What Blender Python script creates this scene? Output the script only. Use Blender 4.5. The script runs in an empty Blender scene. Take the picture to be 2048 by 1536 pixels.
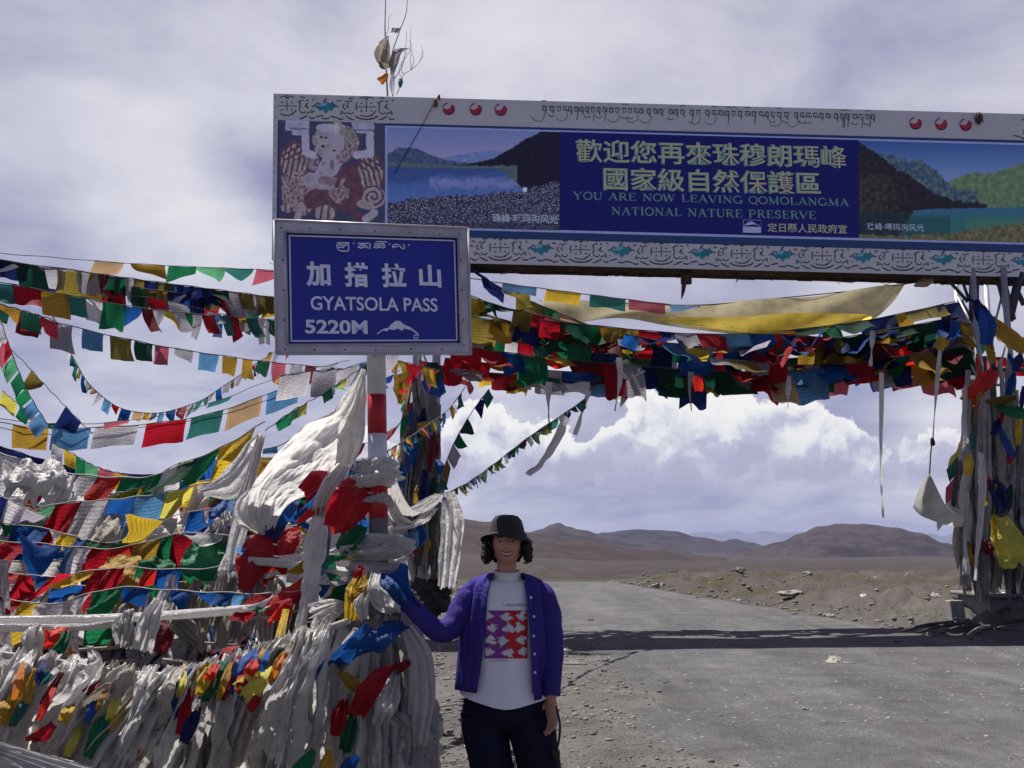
import bpy, bmesh, math, random
from math import sin, cos, pi, radians, sqrt, exp, atan2, asin, floor
from mathutils import Vector, Matrix, Quaternion, noise as mn
from mathutils.bvhtree import BVHTree

SC = bpy.context.scene
COL = SC.collection
R = random.Random(7)

# ------------------------------------------------------------------ camera
F = 2010.0                     # focal length in pixels of a 2048 px wide picture
HORIZON = 1085.0
TH = math.atan((HORIZON - 768) / F)
CAM = Vector((0, 0, 1.55))
cd = bpy.data.cameras.new('camera')
cam = bpy.data.objects.new('camera', cd); COL.objects.link(cam)
cd.sensor_width = 36.0; cd.lens = 36.0 * F / 2048; cd.clip_start = 0.05; cd.clip_end = 90000
cam.location = CAM; cam.rotation_euler = (pi / 2 + TH, 0, 0)
SC.camera = cam
SC.view_settings.view_transform = 'Standard'; SC.view_settings.look = 'None'
SC.view_settings.exposure = 0.6; SC.view_settings.gamma = 1.0; SC.view_settings.use_curve_mapping = False
SC.cycles.volume_bounces = 0; SC.cycles.max_bounces = 7; SC.cycles.transparent_max_bounces = 8
SC.cycles.diffuse_bounces = 3

def ray(px, py):
    x = (px - 1024) / F; y = (768 - py) / F
    return Vector((x, cos(TH) - y * sin(TH), sin(TH) + y * cos(TH)))
def at(px, py, Y):
    d = ray(px, py); return CAM + d * (Y / d.y)
def ground_at(px, py):
    d = ray(px, py); return CAM + d * (-CAM.z / d.z)
def mpp(px, py, Y):            # metres per picture pixel at that depth
    return Y / ray(px, py).y / F

# ------------------------------------------------------------------ sun
SUN_EL, SUN_AZ = radians(65), radians(-42)      # azimuth from +Y towards +X
sunv = Vector((sin(SUN_AZ) * cos(SUN_EL), cos(SUN_AZ) * cos(SUN_EL), sin(SUN_EL)))
sd = bpy.data.lights.new('sun', 'SUN'); sun = bpy.data.objects.new('sun', sd); COL.objects.link(sun)
sd.energy = 5.0; sd.angle = radians(0.5); sd.color = (1.0, 0.95, 0.88)
sun.rotation_euler = (-sunv).to_track_quat('-Z', 'Y').to_euler(); sun.location = sunv * 60

# ------------------------------------------------------------------ node helper
class NT:
    def __init__(s, tree): s.t = tree; s.n = tree.nodes; s.l = tree.links
    def add(s, kind, **kw):
        nd = s.n.new(kind)
        for k, v in kw.items():
            setattr(nd, k, v)
        return nd
    def set(s, sock, v):
        if isinstance(v, bpy.types.NodeSocket): s.l.new(v, sock)
        elif v is not None:
            if isinstance(v, (tuple, list, Vector)) and sock.type == 'RGBA' and len(v) == 3: v = (*v, 1)
            sock.default_value = v
    def math(s, op, a, b=None, c=None, clamp=False):
        nd = s.add('ShaderNodeMath', operation=op, use_clamp=clamp)
        s.set(nd.inputs[0], a)
        if b is not None: s.set(nd.inputs[1], b)
        if c is not None: s.set(nd.inputs[2], c)
        return nd.outputs[0]
    def vec(s, op, a, b=None):
        nd = s.add('ShaderNodeVectorMath', operation=op)
        s.set(nd.inputs[0], a)
        if b is not None:
            if op == 'SCALE': s.set(nd.inputs[3], b)
            else: s.set(nd.inputs[1], b)
        return nd.outputs['Value'] if op in ('DISTANCE', 'DOT_PRODUCT', 'LENGTH') else nd.outputs[0]
    def mix(s, f, a, b, mode='MIX'):
        nd = s.add('ShaderNodeMix', data_type='RGBA', blend_type=mode)
        s.set(nd.inputs[0], f); s.set(nd.inputs[6], a); s.set(nd.inputs[7], b)
        return nd.outputs[2]
    def ramp(s, f, lo, hi, a=0.0, b=1.0, smooth=True):
        nd = s.add('ShaderNodeMapRange', interpolation_type='SMOOTHSTEP' if smooth else 'LINEAR')
        s.set(nd.inputs[0], f); s.set(nd.inputs[1], lo); s.set(nd.inputs[2], hi); s.set(nd.inputs[3], a); s.set(nd.inputs[4], b)
        return nd.outputs[0]
    def noise(s, v, scale, detail=4, rough=0.55, out=0, dist=0.0):
        nd = s.add('ShaderNodeTexNoise')
        s.set(nd.inputs['Vector'], v); s.set(nd.inputs['Scale'], scale); s.set(nd.inputs['Detail'], detail)
        s.set(nd.inputs['Roughness'], rough); s.set(nd.inputs['Distortion'], dist)
        return nd.outputs[out]
    def voro(s, v, scale, feature='F1', out=0, rnd=1.0):
        nd = s.add('ShaderNodeTexVoronoi', feature=feature)
        s.set(nd.inputs['Vector'], v); s.set(nd.inputs['Scale'], scale); s.set(nd.inputs['Randomness'], rnd)
        return nd.outputs[out]

def lin(c):
    c = c / 255.0
    return c / 12.92 if c <= 0.04045 else ((c + 0.055) / 1.055) ** 2.4
def rgb(r, g, b, k=1.0): return (lin(r) * k, lin(g) * k, lin(b) * k)

# ------------------------------------------------------------------ sky: daylight sky with a broken cloud layer and far cumulus
world = bpy.data.worlds.new('World'); SC.world = world; world.use_nodes = True
w = NT(world.node_tree); w.n.clear()
def make_sky():
    out = w.add('ShaderNodeOutputWorld'); bg = w.add('ShaderNodeBackground')
    w.l.new(bg.outputs[0], out.inputs[0])
    sky = w.add('ShaderNodeTexSky'); sky.sky_type = 'NISHITA'; sky.sun_disc = False
    sky.sun_elevation = SUN_EL; sky.sun_rotation = SUN_AZ; sky.altitude = 5000
    d = w.add('ShaderNodeTexCoord').outputs['Generated']
    sep = w.add('ShaderNodeSeparateXYZ'); w.l.new(d, sep.inputs[0])
    x, y, z = sep.outputs
    # cloud sheet: project the direction on a high plane
    zz = w.math('ADD', w.math('MAXIMUM', z, 0.0), 0.22)
    comb = w.add('ShaderNodeCombineXYZ')
    w.set(comb.inputs[0], w.math('DIVIDE', x, zz)); w.set(comb.inputs[1], w.math('DIVIDE', y, zz)); comb.inputs[2].default_value = 3.7
    p = comb.outputs[0]
    n1 = w.noise(p, 1.15, 5, 0.5, dist=0.3)
    n2 = w.noise(d, 7.0, 6, 0.55, dist=0.25)
    n3 = w.noise(p, 3.0, 6, 0.6, dist=0.4)
    def spot(px, py, r0, r1=0.0):
        dd = w.vec('DISTANCE', d, tuple(ray(px, py).normalized()))
        return w.ramp(dd, r0 / F, r1 / F)
    base = w.math('ADD', w.math('MULTIPLY', n1, 0.52), w.math('MULTIPLY', n3, 0.50))
    base = w.math('ADD', base, w.math('MULTIPLY', n2, 0.22))          
    base = w.math('SUBTRACT', base, 0.085)
    def addspot(b, px, py, r, k):
        return w.math('ADD', b, w.math('MULTIPLY', spot(px, py, r), k))
    for s in ((300, 130, 380, 0.03), (600, 250, 200, 0.05), (430, 430, 260, 0.08), (530, 490, 130, 0.07), (250, 430, 260, 0.08),
              (60, 250, 300, -0.05), (490, 345, 130, -0.17), (410, 300, 120, -0.08), (570, 370, 110, -0.22), (300, 10, 250, -0.06), (60, 520, 200, -0.1),
              (640, 20, 160, -0.09), (700, 170, 250, 0.12), (1000, 130, 330, 0.10), (1450, 90, 420, 0.03), (1750, 30, 300, -0.1),
              (1950, 160, 260, 0.05), (270, 780, 260, 0.10), (420, 640, 300, 0.06), (150, 720, 240, -0.04), (700, 800, 200, 0.06),
              (1250, 560, 320, 0.08), (1750, 590, 240, 0.14), (1000, 800, 150, 0.12), (1350, 800, 200, -0.07), (1650, 810, 260, -0.10),
              (1890, 850, 170, 0.14), (1300, 1000, 300, -0.10), (1600, 1000, 320, -0.05), (1330, 1030, 90, 0.07), (1560, 1035, 130, 0.09), (1050, 1010, 150, -0.08)):
        base = addspot(base, *s)
    cov = w.ramp(base, 0.25, 0.79, smooth=False)
    cr = w.add('ShaderNodeValToRGB'); w.set(cr.inputs[0], cov)
    e = cr.color_ramp.elements
    e[0].position = 0.0; e[0].color = (*rgb(124, 129, 178), 1)
    e[1].position = 1.0; e[1].color = (*rgb(238, 236, 240), 1)
    for pos, c in ((0.25, (156, 157, 191)), (0.45, (183, 182, 206)), (0.66, (208, 207, 222)), (0.85, (227, 226, 236))):
        q = e.new(pos); q.color = (*rgb(*c), 1)
    sheet = w.mix(0.10, cr.outputs[0], w.vec('SCALE', sky.outputs[0], 0.10))
    # cumulus towers: union of puffs with billowed edges
    warp = w.vec('SCALE', w.vec('SUBTRACT', w.noise(d, 26, 5, 0.6, out=1), (0.5, 0.5, 0.5)), 0.050)
    warp2 = w.vec('SCALE', w.vec('SUBTRACT', w.noise(d, 75, 3, 0.55, out=1), (0.5, 0.5, 0.5)), 0.016)
    dw = w.vec('ADD', w.vec('ADD', d, warp), warp2)
    up = w.vec('ADD', dw, (-0.006, 0.0, 0.016))
    puffs = [(1415, 832, 78), (1325, 858, 78), (1375, 796, 42), (1440, 800, 34), (1480, 880, 85), (1535, 850, 52), (1600, 892, 78), (1675, 910, 62), (1725, 925, 38),
             (1385, 915, 85), (1285, 920, 75), (1220, 915, 55), (1545, 935, 60), (1640, 935, 60), (1460, 935, 55),
             (955, 880, 72), (905, 925, 60), (1035, 905, 60), (1110, 910, 55), (985, 848, 40), (1160, 915, 40),
             (1850, 930, 55), (1800, 945, 35), (1900, 922, 55), (730, 930, 70)]
    def field(v):
        f = None
        for (px, py, r) in puffs:
            dd = w.vec('DISTANCE', v, tuple(ray(px, py).normalized()))
            g = w.math('SUBTRACT', 1.0, w.math('DIVIDE', dd, 1.12 * r / F))
            if f is None: f = g
            else:
                nd = w.add('ShaderNodeMath', operation='SMOOTH_MAX'); w.set(nd.inputs[0], f); w.set(nd.inputs[1], g); nd.inputs[2].default_value = 0.12
                f = nd.outputs[0]
        return f
    f0 = field(dw)
    zbase = ray(1400, 962).normalized().z
    flat = w.ramp(w.math('ADD', z, w.math('MULTIPLY', n2, 0.012)), zbase - 0.012, zbase + 0.012)
    m = w.math('MULTIPLY', w.ramp(f0, 0.0, 0.09), flat)
    hgt = w.ramp(z, ray(1400, 960).normalized().z, ray(1400, 810).normalized().z, smooth=False)
    nb = w.noise(dw, 15, 4, 0.5); nb2 = w.noise(up, 15, 4, 0.5)
    relief = w.math('SUBTRACT', nb, nb2)
    edge = w.ramp(f0, 0.45, 0.0)
    lit = w.math('ADD', w.math('MULTIPLY', relief, 2.2), w.math('ADD', w.math('MULTIPLY', hgt, 0.62), w.math('MULTIPLY', w.math('MULTIPLY', edge, hgt), 0.5)))
    lit = w.ramp(lit, -0.06, 0.74, smooth=False)
    c2 = w.add('ShaderNodeValToRGB'); w.set(c2.inputs[0], lit)
    e = c2.color_ramp.elements
    e[0].position = 0.0; e[0].color = (*rgb(180, 178, 206), 1); e[1].position = 1.0; e[1].color = (*rgb(252, 250, 248), 1)
    q = e.new(0.35); q.color = (*rgb(196, 195, 218), 1)
    q = e.new(0.68); q.color = (*rgb(236, 238, 242), 1)
    colr = w.mix(m, sheet, c2.outputs[0])
    # unseen sky overhead and behind the camera, cleared and darkened to lower fill light
    clear = w.math('MAXIMUM', w.ramp(w.math('ADD', z, w.math('MULTIPLY', n1, 0.10)), 0.58, 0.80), w.ramp(w.math('ADD', y, w.math('MULTIPLY', n1, 0.2)), 0.30, -0.25, 0, 0.75))
    colr = w.mix(clear, colr, w.vec('MULTIPLY', sky.outputs[0], (0.085, 0.075, 0.085)))
    # nothing below the horizon but dull earth light
    colr = w.mix(w.ramp(z, 0.0, -0.05), colr, (0.05, 0.047, 0.047))
    w.l.new(colr, bg.inputs[0]); bg.inputs[1].default_value = 0.64
make_sky()
world.cycles.sampling_method = 'MANUAL'; world.cycles.sample_map_resolution = 256
# ------------------------------------------------------------------ object helpers
def props(o, label=None, cat=None, group=None, kind=None):
    if label: o['label'] = label
    if cat: o['category'] = cat
    if group: o['group'] = group
    if kind: o['kind'] = kind
    return o
USED = {}
def check_label(l):
    n = len(l.split())
    if not 4 <= n <= 16: print('LABEL LENGTH', n, l)
    USED[l] = USED.get(l, 0) + 1
def empty(name, loc, label=None, cat=None, group=None):
    o = bpy.data.objects.new(name, None); COL.objects.link(o); o.location = loc; o.empty_display_size = 0.1
    o['origin'] = tuple(loc); del o['origin']
    if label: check_label(label)
    return props(o, label, cat, group)
def worigin(o):
    v = Vector((0, 0, 0))
    while o is not None: v += o.location; o = o.parent
    return v
def mesh_obj(name, V, Fc, mats, parent=None, loc=None, uv=None, smooth=True, fmat=None):
    """one mesh object; V are world positions"""
    me = bpy.data.meshes.new(name)
    if parent is not None: o0 = worigin(parent); l = Vector((0, 0, 0))
    else:
        l = Vector(loc) if loc is not None else Vector((0, 0, 0)); o0 = l
    me.from_pydata([(v[0] - o0[0], v[1] - o0[1], v[2] - o0[2]) for v in V], [], Fc)
    if not isinstance(mats, (list, tuple)): mats = [mats]
    for m in mats: me.materials.append(m)
    if smooth: me.polygons.foreach_set('use_smooth', [True] * len(me.polygons))
    if fmat: me.polygons.foreach_set('material_index', fmat)
    if uv:
        lay = me.uv_layers.new(name='UVMap')
        li = [0] * len(me.loops); me.loops.foreach_get('vertex_index', li)
        flat = []
        for i in li: flat += uv[i]
        lay.data.foreach_set('uv', flat)
    me.update()
    o = bpy.data.objects.new(name, me); COL.objects.link(o)
    if parent is not None: o.parent = parent
    else: o.location = l
    return o
class MB:
    """collects geometry of one mesh object"""
    def __init__(s): s.V = []; s.F = []; s.uv = []; s.fm = []; s.cur = 0
    def quadgrid(s, P, nx, ny, wrapx=False, uvf=None):
        b = len(s.V); s.V += P
        row = nx if wrapx else nx + 1
        for j in range(ny + 1):
            for i in range(row): s.uv.append((i / nx, j / ny) if uvf is None else uvf(i / nx, j / ny))
        for j in range(ny):
            for i in range(nx):
                i2 = (i + 1) % row if wrapx else i + 1
                s.F.append((b + j * row + i, b + j * row + i2, b + (j + 1) * row + i2, b + (j + 1) * row + i)); s.fm.append(s.cur)
        return b
    def poly(s, P, uv=None):
        b = len(s.V); s.V += P; s.uv += uv if uv else [(0, 0)] * len(P)
        s.F.append(tuple(range(b, b + len(P)))); s.fm.append(s.cur)
    def box(s, c, ex, ey, ez):
        """c centre, ex ey ez half-axis vectors"""
        c, ex, ey, ez = Vector(c), Vector(ex), Vector(ey), Vector(ez)
        b = len(s.V)
        for sx in (-1, 1):
            for sy in (-1, 1):
                for sz in (-1, 1): s.V.append(c + ex * sx + ey * sy + ez * sz); s.uv.append((0, 0))
        for f in ((0, 1, 3, 2), (4, 6, 7, 5), (0, 4, 5, 1), (2, 3, 7, 6), (0, 2, 6, 4), (1, 5, 7, 3)):
            s.F.append(tuple(b + i for i in f)); s.fm.append(s.cur)
    def tube(s, pts, rad, n=8, cap=True):
        if not isinstance(rad, (list, tuple)): rad = [rad] * len(pts)
        pts = [Vector(p) for p in pts]
        P = []; ref = None
        for i, p in enumerate(pts):
            t = (pts[min(i + 1, len(pts) - 1)] - pts[max(i - 1, 0)])
            t = t.normalized() if t.length > 1e-9 else Vector((0, 0, 1))
            if ref is None:
                ref = Vector((1, 0, 0)) if abs(t.x) < 0.8 else Vector((0, 1, 0))
            a = (ref - t * ref.dot(t)).normalized(); bb = t.cross(a); ref = a
            for k in range(n):
                an = 2 * pi * k / n; P.append(p + (a * cos(an) + bb * sin(an)) * rad[i])
        b = s.quadgrid(P, n, len(pts) - 1, wrapx=True)
        if cap:
            s.F.append(tuple(b + k for k in reversed(range(n)))); s.fm.append(s.cur)
            e = b + (len(pts) - 1) * n
            s.F.append(tuple(e + k for k in range(n))); s.fm.append(s.cur)
    def blob(s, c, r, seed=0, amp=0.25, sub=2, freq=1.4):
        c = Vector(c); r = Vector(r) if not isinstance(r, (int, float)) else Vector((r, r, r))
        bm = bmesh.new(); bmesh.ops.create_icosphere(bm, subdivisions=sub, radius=1)
        b = len(s.V)
        for v in bm.verts:
            k = 1 + amp * mn.noise(v.co * freq + Vector((seed * 3.1, seed * 1.7, seed)))* 2
            s.V.append(c + Vector((v.co.x * r.x, v.co.y * r.y, v.co.z * r.z)) * k); s.uv.append((v.co.x, v.co.y))
        for f in bm.faces: s.F.append(tuple(b + v.index for v in f.verts)); s.fm.append(s.cur)
        bm.free()
    def build(s, name, mats, parent=None, loc=None, smooth=True):
        return mesh_obj(name, s.V, s.F, mats, parent, loc, uv=s.uv, smooth=smooth, fmat=s.fm if isinstance(mats, (list, tuple)) and len(mats) > 1 else None)

def spline(pts, n):
    """Catmull-Rom through pts, n+1 samples evenly spread over length"""
    pts = [Vector(p) for p in pts]
    if len(pts) == 2: return [pts[0].lerp(pts[1], i / n) for i in range(n + 1)]
    q = [pts[0] * 2 - pts[1]] + pts + [pts[-1] * 2 - pts[-2]]
    D = []
    for i in range(1, len(q) - 2):
        for k in range(16):
            t = k / 16; a, b, c, d = q[i - 1], q[i], q[i + 1], q[i + 2]
            D.append(0.5 * ((2 * b) + (c - a) * t + (2 * a - 5 * b + 4 * c - d) * t * t + (3 * b - a - 3 * c + d) * t ** 3))
    D.append(pts[-1])
    L = [0]
    for i in range(1, len(D)): L.append(L[-1] + (D[i] - D[i - 1]).length)
    out = []; k = 0
    for i in range(n + 1):
        s = L[-1] * i / n
        while k < len(L) - 2 and L[k + 1] < s: k += 1
        seg = L[k + 1] - L[k]
        out.append(D[k].lerp(D[k + 1], (s - L[k]) / seg if seg > 1e-9 else 0))
    return out
def interp(vals, t):
    if not isinstance(vals, (list, tuple)): return vals
    x = t * (len(vals) - 1); i = min(int(x), len(vals) - 2); f = x - i
    f = f * f * (3 - 2 * f)
    return vals[i] * (1 - f) + vals[i + 1] * f
ORD = ('first second third fourth fifth sixth seventh eighth ninth tenth eleventh twelfth thirteenth fourteenth fifteenth sixteenth seventeenth '
       'eighteenth nineteenth twentieth').split()
ORD += ['twenty-' + o for o in ORD[:9]] + ['thirtieth'] + ['thirty-' + o for o in ORD[:9]] + ['fortieth'] + ['forty-' + o for o in ORD[:9]] + ['fiftieth'] + ['fifty-' + o for o in ORD[:9]] + ['sixtieth']

# ------------------------------------------------------------------ materials
MAT = {}
def mat_base(name):
    m = bpy.data.materials.new(name); m.use_nodes = True
    t = NT(m.node_tree); b = t.n['Principled BSDF']; o = t.n['Material Output']
    return m, t, b, o
def plain(name, col, rough=0.6, metal=0.0, var=0.12, scale=6.0, bump=0.0, bscale=40.0, spec=0.4):
    if name in MAT: return MAT[name]
    m, t, b, o = mat_base(name)
    co = t.add('ShaderNodeTexCoord').outputs['Object']
    n = t.noise(co, scale, 6, 0.6)
    f = t.ramp(n, 0.25, 0.75, 1 - var, 1 + var, smooth=False)
    c = t.vec('SCALE', (col[0], col[1], col[2]), f); t.l.new(c, b.inputs['Base Color'])
    b.inputs['Roughness'].default_value = rough; b.inputs['Metallic'].default_value = metal; b.inputs['Specular IOR Level'].default_value = spec
    if bump:
        bp = t.add('ShaderNodeBump'); bp.inputs['Strength'].default_value = bump; bp.inputs['Distance'].default_value = 0.02
        t.l.new(t.noise(co, bscale, 5, 0.6), bp.inputs['Height']); t.l.new(bp.outputs[0], b.inputs['Normal'])
    MAT[name] = m; return m
def cloth(name, col, trans=0.35, rough=0.75, fade=0.22, prt=0.25, bump=0.35, bs=45.0, dirt=0.0, dirtcol=(0.16, 0.13, 0.11), spec=0.3, streak=False):
    if name in MAT: return MAT[name]
    m, t, b, o = mat_base(name)
    tc = t.add('ShaderNodeTexCoord'); co, uv = tc.outputs['Object'], tc.outputs['UV']
    oi = t.add('ShaderNodeObjectInfo').outputs['Random']
    off = t.vec('ADD', co, t.vec('SCALE', (37.0, 11.0, 23.0), oi))
    n = t.noise(off, 3.5, 5, 0.6)
    f = t.math('MULTIPLY', t.ramp(n, 0.3, 0.7, 1 - fade, 1 + fade * 0.5, smooth=False), t.ramp(oi, 0, 1, 0.82, 1.15, smooth=False))
    c = t.vec('SCALE', tuple(col), f)
    if prt:
        sp = t.add('ShaderNodeSeparateXYZ'); t.l.new(uv, sp.inputs[0])
        rows = t.math('SINE', t.math('MULTIPLY', sp.outputs[1], 70.0))
        cb = t.add('ShaderNodeCombineXYZ'); t.set(cb.inputs[0], t.math('MULTIPLY', sp.outputs[0], 60.0)); t.set(cb.inputs[1], t.math('FLOOR', t.math('MULTIPLY', sp.outputs[1], 11.14))); t.set(cb.inputs[2], t.math('MULTIPLY', oi, 50.0))
        ch = t.noise(cb.outputs[0], 1.0, 2, 0.6)
        ins = t.math('MULTIPLY', t.ramp(t.math('ABSOLUTE', t.math('SUBTRACT', sp.outputs[0], 0.5)), 0.43, 0.41), t.ramp(t.math('ABSOLUTE', t.math('SUBTRACT', sp.outputs[1], 0.5)), 0.45, 0.43))
        ink = t.math('MULTIPLY', t.math('MULTIPLY', t.ramp(rows, 0.0, 0.5), t.ramp(ch, 0.42, 0.55)), t.math('MULTIPLY', ins, prt))
        c = t.mix(ink, c, t.vec('SCALE', c, 0.35))
    if dirt:
        dn = t.noise(off, 1.6, 6, 0.65)
        c = t.mix(t.math('MULTIPLY', t.ramp(dn, 0.40, 0.72), dirt), c, dirtcol)
        mq = t.add('ShaderNodeMapping'); mq.inputs['Scale'].default_value = (16, 1.6, 1); t.l.new(t.vec('ADD', uv, t.vec('SCALE', (3.0, 7.0, 0.0), oi)), mq.inputs['Vector'])
        c = t.mix(t.ramp(t.noise(mq.outputs[0], 2.2, 6, 0.7, dist=0.8), 0.50, 0.70, 0, 0.35 + dirt * 0.4), c, tuple(v * 0.8 for v in dirtcol))
    b.inputs['Roughness'].default_value = rough; b.inputs['Specular IOR Level'].default_value = spec
    t.l.new(c, b.inputs['Base Color'])
    bp = t.add('ShaderNodeBump'); bp.inputs['Strength'].default_value = bump; bp.inputs['Distance'].default_value = 0.02
    if streak:
        mp = t.add('ShaderNodeMapping'); mp.inputs['Scale'].default_value = (9, 2.2, 1); t.l.new(uv, mp.inputs['Vector'])
        wp = t.vec('ADD', off, t.vec('SCALE', t.noise(off, 9.0, 3, 0.6, out=1), 0.06))
        hv = t.math('ADD', t.math('MULTIPLY', t.noise(mp.outputs[0], 3.0, 4, 0.6, dist=0.6), 0.6), t.math('ADD', t.math('MULTIPLY', t.voro(wp, bs * 0.8), 0.8), t.math('MULTIPLY', t.voro(wp, bs * 2.1), 0.35)))
    else: hv = t.noise(off, bs, 4, 0.6)
    t.l.new(hv, bp.inputs['Height']); t.l.new(bp.outputs[0], b.inputs['Normal'])
    if trans:
        tr = t.add('ShaderNodeBsdfTranslucent'); t.l.new(c, tr.inputs[0]); t.l.new(bp.outputs[0], tr.inputs[1])
        mx = t.add('ShaderNodeMixShader'); mx.inputs[0].default_value = trans
        t.l.new(b.outputs[0], mx.inputs[1]); t.l.new(tr.outputs[0], mx.inputs[2]); t.l.new(mx.outputs[0], o.inputs[0])
    MAT[name] = m; return m
FC = {  # dyed cotton of the prayer flags
 'blue': (0.012, 0.085, 0.33), 'navy': (0.012, 0.022, 0.12), 'sky': (0.10, 0.26, 0.50), 'white': (0.66, 0.64, 0.68), 'grey': (0.36, 0.34, 0.40),
 'red': (0.42, 0.010, 0.022), 'maroon': (0.15, 0.010, 0.022), 'pink': (0.50, 0.11, 0.16), 'scarlet': (0.62, 0.028, 0.020),
 'green': (0.012, 0.16, 0.065), 'dkgreen': (0.010, 0.060, 0.036), 'teal': (0.030, 0.16, 0.145), 'ltgreen': (0.09, 0.32, 0.16),
 'yellow': (0.62, 0.42, 0.035), 'gold': (0.46, 0.27, 0.035), 'olive': (0.20, 0.155, 0.03), 'lemon': (0.62, 0.56, 0.09), 'orange': (0.60, 0.20, 0.03), 'tan': (0.45, 0.30, 0.17),
}
COLNAME = {'sky': 'pale blue', 'navy': 'navy blue', 'dkgreen': 'dark green', 'ltgreen': 'light green', 'lemon': 'lemon yellow', 'tan': 'tan', 'scarlet': 'scarlet', 'maroon': 'dark red', 'gold': 'golden', 'olive': 'olive'}
def cname(c): return COLNAME.get(c, c)
def fcl(c): return cloth('flag_' + c, FC[c], trans=0.55, prt=0.8 if c not in ('navy', 'dkgreen', 'maroon') else 0.35)
SCARF = {
 'white': dict(col=(0.70, 0.685, 0.68), trans=0.40, rough=0.36, fade=0.18, dirt=0.30, dirtcol=(0.34, 0.31, 0.31)),
 'gray': dict(col=(0.55, 0.53, 0.54), trans=0.34, rough=0.45, fade=0.3, dirt=0.7, dirtcol=(0.20, 0.18, 0.18)),
 'beige': dict(col=(0.50, 0.45, 0.38), trans=0.32, rough=0.55, fade=0.3, dirt=0.7, dirtcol=(0.21, 0.17, 0.14)),
 'dark': dict(col=(0.20, 0.18, 0.17), trans=0.15, rough=0.7, fade=0.4, dirt=0.8, dirtcol=(0.06, 0.05, 0.05)),
 'gauze': dict(col=(0.75, 0.735, 0.72), trans=0.52, rough=0.22, fade=0.12, dirt=0.15, dirtcol=(0.5, 0.47, 0.45)),
}
def sm(k): return cloth('scarf_' + k, prt=0, bump=0.6, bs=26.0, spec=0.6, streak=True, **SCARF[k])
def cm(c):   # coloured loose cloth
    return cloth('cloth_' + c, FC[c], trans=0.33, rough=0.6, prt=0.0, fade=0.25, bump=0.5, bs=28, streak=True, spec=0.35)
M_rope = plain('rope_fibre', (0.10, 0.09, 0.09), 0.9)
M_ropew = plain('pale_rope_fibre', (0.45, 0.43, 0.42), 0.8)
M_rope_dark = plain('dark_cord', (0.03, 0.03, 0.035), 0.8)
M_wood = plain('weathered_wood', (0.33, 0.28, 0.24), 0.85, var=0.35, scale=9, bump=0.5, bscale=60)
M_steel = plain('galvanised_steel', (0.42, 0.42, 0.46), 0.45, 0.3, var=0.2, scale=12)
M_darksteel = plain('dark_steel', (0.06, 0.055, 0.075), 0.6, 0.2, var=0.4, scale=9)
M_rust = plain('rusty_metal', (0.085, 0.05, 0.04), 0.9, var=0.5, scale=14, bump=0.3)
M_white = plain('white_paint', (0.74, 0.73, 0.76), 0.5, var=0.07, scale=2.2, spec=0.35)
# ------------------------------------------------------------------ ground
def ss(a, b, x):
    t = (x - a) / (b - a); t = 0 if t < 0 else 1 if t > 1 else t
    return t * t * (3 - 2 * t)
YP = [(40, 1163), (60, 1160), (150, 1150), (500, 1134), (1500, 1120), (4000, 1106), (12000, 1094), (30000, 1087.5)]
def yprof(d):
    for (a, ya), (b, yb) in zip(YP, YP[1:]):
        if d <= b:
            f = (math.log(d) - math.log(a)) / (math.log(b) - math.log(a)); return ya + (yb - ya) * f
    return YP[-1][1]
TOE = [(12.5, 12.0), (15.0, 8.3), (17.0, 7.05), (19.5, 6.9), (23, 6.55), (27, 6.0), (32, 5.3), (37, 4.6), (44, 4.0)]   # (y, x) toe of the bank beside the road
def toe_x(y):
    if y < TOE[0][0]: return 12.0 + (12.5 - y) * 2.0
    for (a, xa), (b, xb) in zip(TOE, TOE[1:]):
        if y <= b: return xa + (xb - xa) * (y - a) / (b - a)
    return 4.0
def gz(x, y):
    """ground height"""
    d = sqrt(x * x + y * y)
    if y < -5 or d < 1: base = 0.0
    else: base = 0.0
    yd = y if y > 1 else d
    n = mn.noise(Vector((x * 0.35, y * 0.35, 2.0))) * 0.025 + mn.noise(Vector((x * 1.3, y * 1.3, 5.0))) * 0.010
    if d > 40 and y > 0:
        yy = yprof(max(40, yd))
        ang = x / max(yd, 1)
        und = mn.fractal(Vector((ang * 9, math.log(yd) * 3.3, 1.0)), 0.8, 2.1, 5) * 3.2 * ss(45, 200, yd)
        left = ss(0.10, -0.08, ang) * 16 * ss(120, 900, yd)
        base = CAM.z - (yy - HORIZON - left + und) * yd / F
        if base > 400: base = 400
    # bank on the right of the road
    t = x - toe_x(y)
    if -1 < t < 30 and 10 < y < 70:
        lump = mn.fractal(Vector((x * 1.1, y * 0.7, 9.0)), 0.7, 2.0, 4)
        hgt = 0.40 * ss(0, 2.8, t + lump * 0.5) + 0.20 * lump * ss(0, 1.2, t)
        base += hgt * ss(12, 18, y) * ss(52, 40, y)
    # low rise the left gate post stands on
    if y > 12 and x < 0:
        lump = mn.fractal(Vector((x * 0.9, y * 0.7, 4.0)), 0.7, 2.0, 3)
        base += (0.35 + 0.2 * lump) * ss(0.2, -2.0, x + 1.0 + (y - 19) * 0.05) * ss(15, 19, y) * ss(60, 42, y)
    return base + n
angs = []
a = -180.0
while a < 180:
    angs.append(a)
    a += 0.16 if -34 <= a < 34 else 4.0
radii = [0.0 + 0.9]
while radii[-1] < 30000:
    r = radii[-1]; radii.append(r * (1.022 if r < 60 else 1.05 if r < 400 else 1.09))
m, t, b, o = mat_base('gravel_and_steppe')
co = t.add('ShaderNodeTexCoord').outputs['Object']
dist = t.vec('LENGTH', co)
g1 = t.noise(co, 0.6, 6, 0.62); g2 = t.noise(co, 9.0, 5, 0.65); g3 = t.voro(co, 34.0); g3c = t.voro(co, 34.0, out=1)
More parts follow.
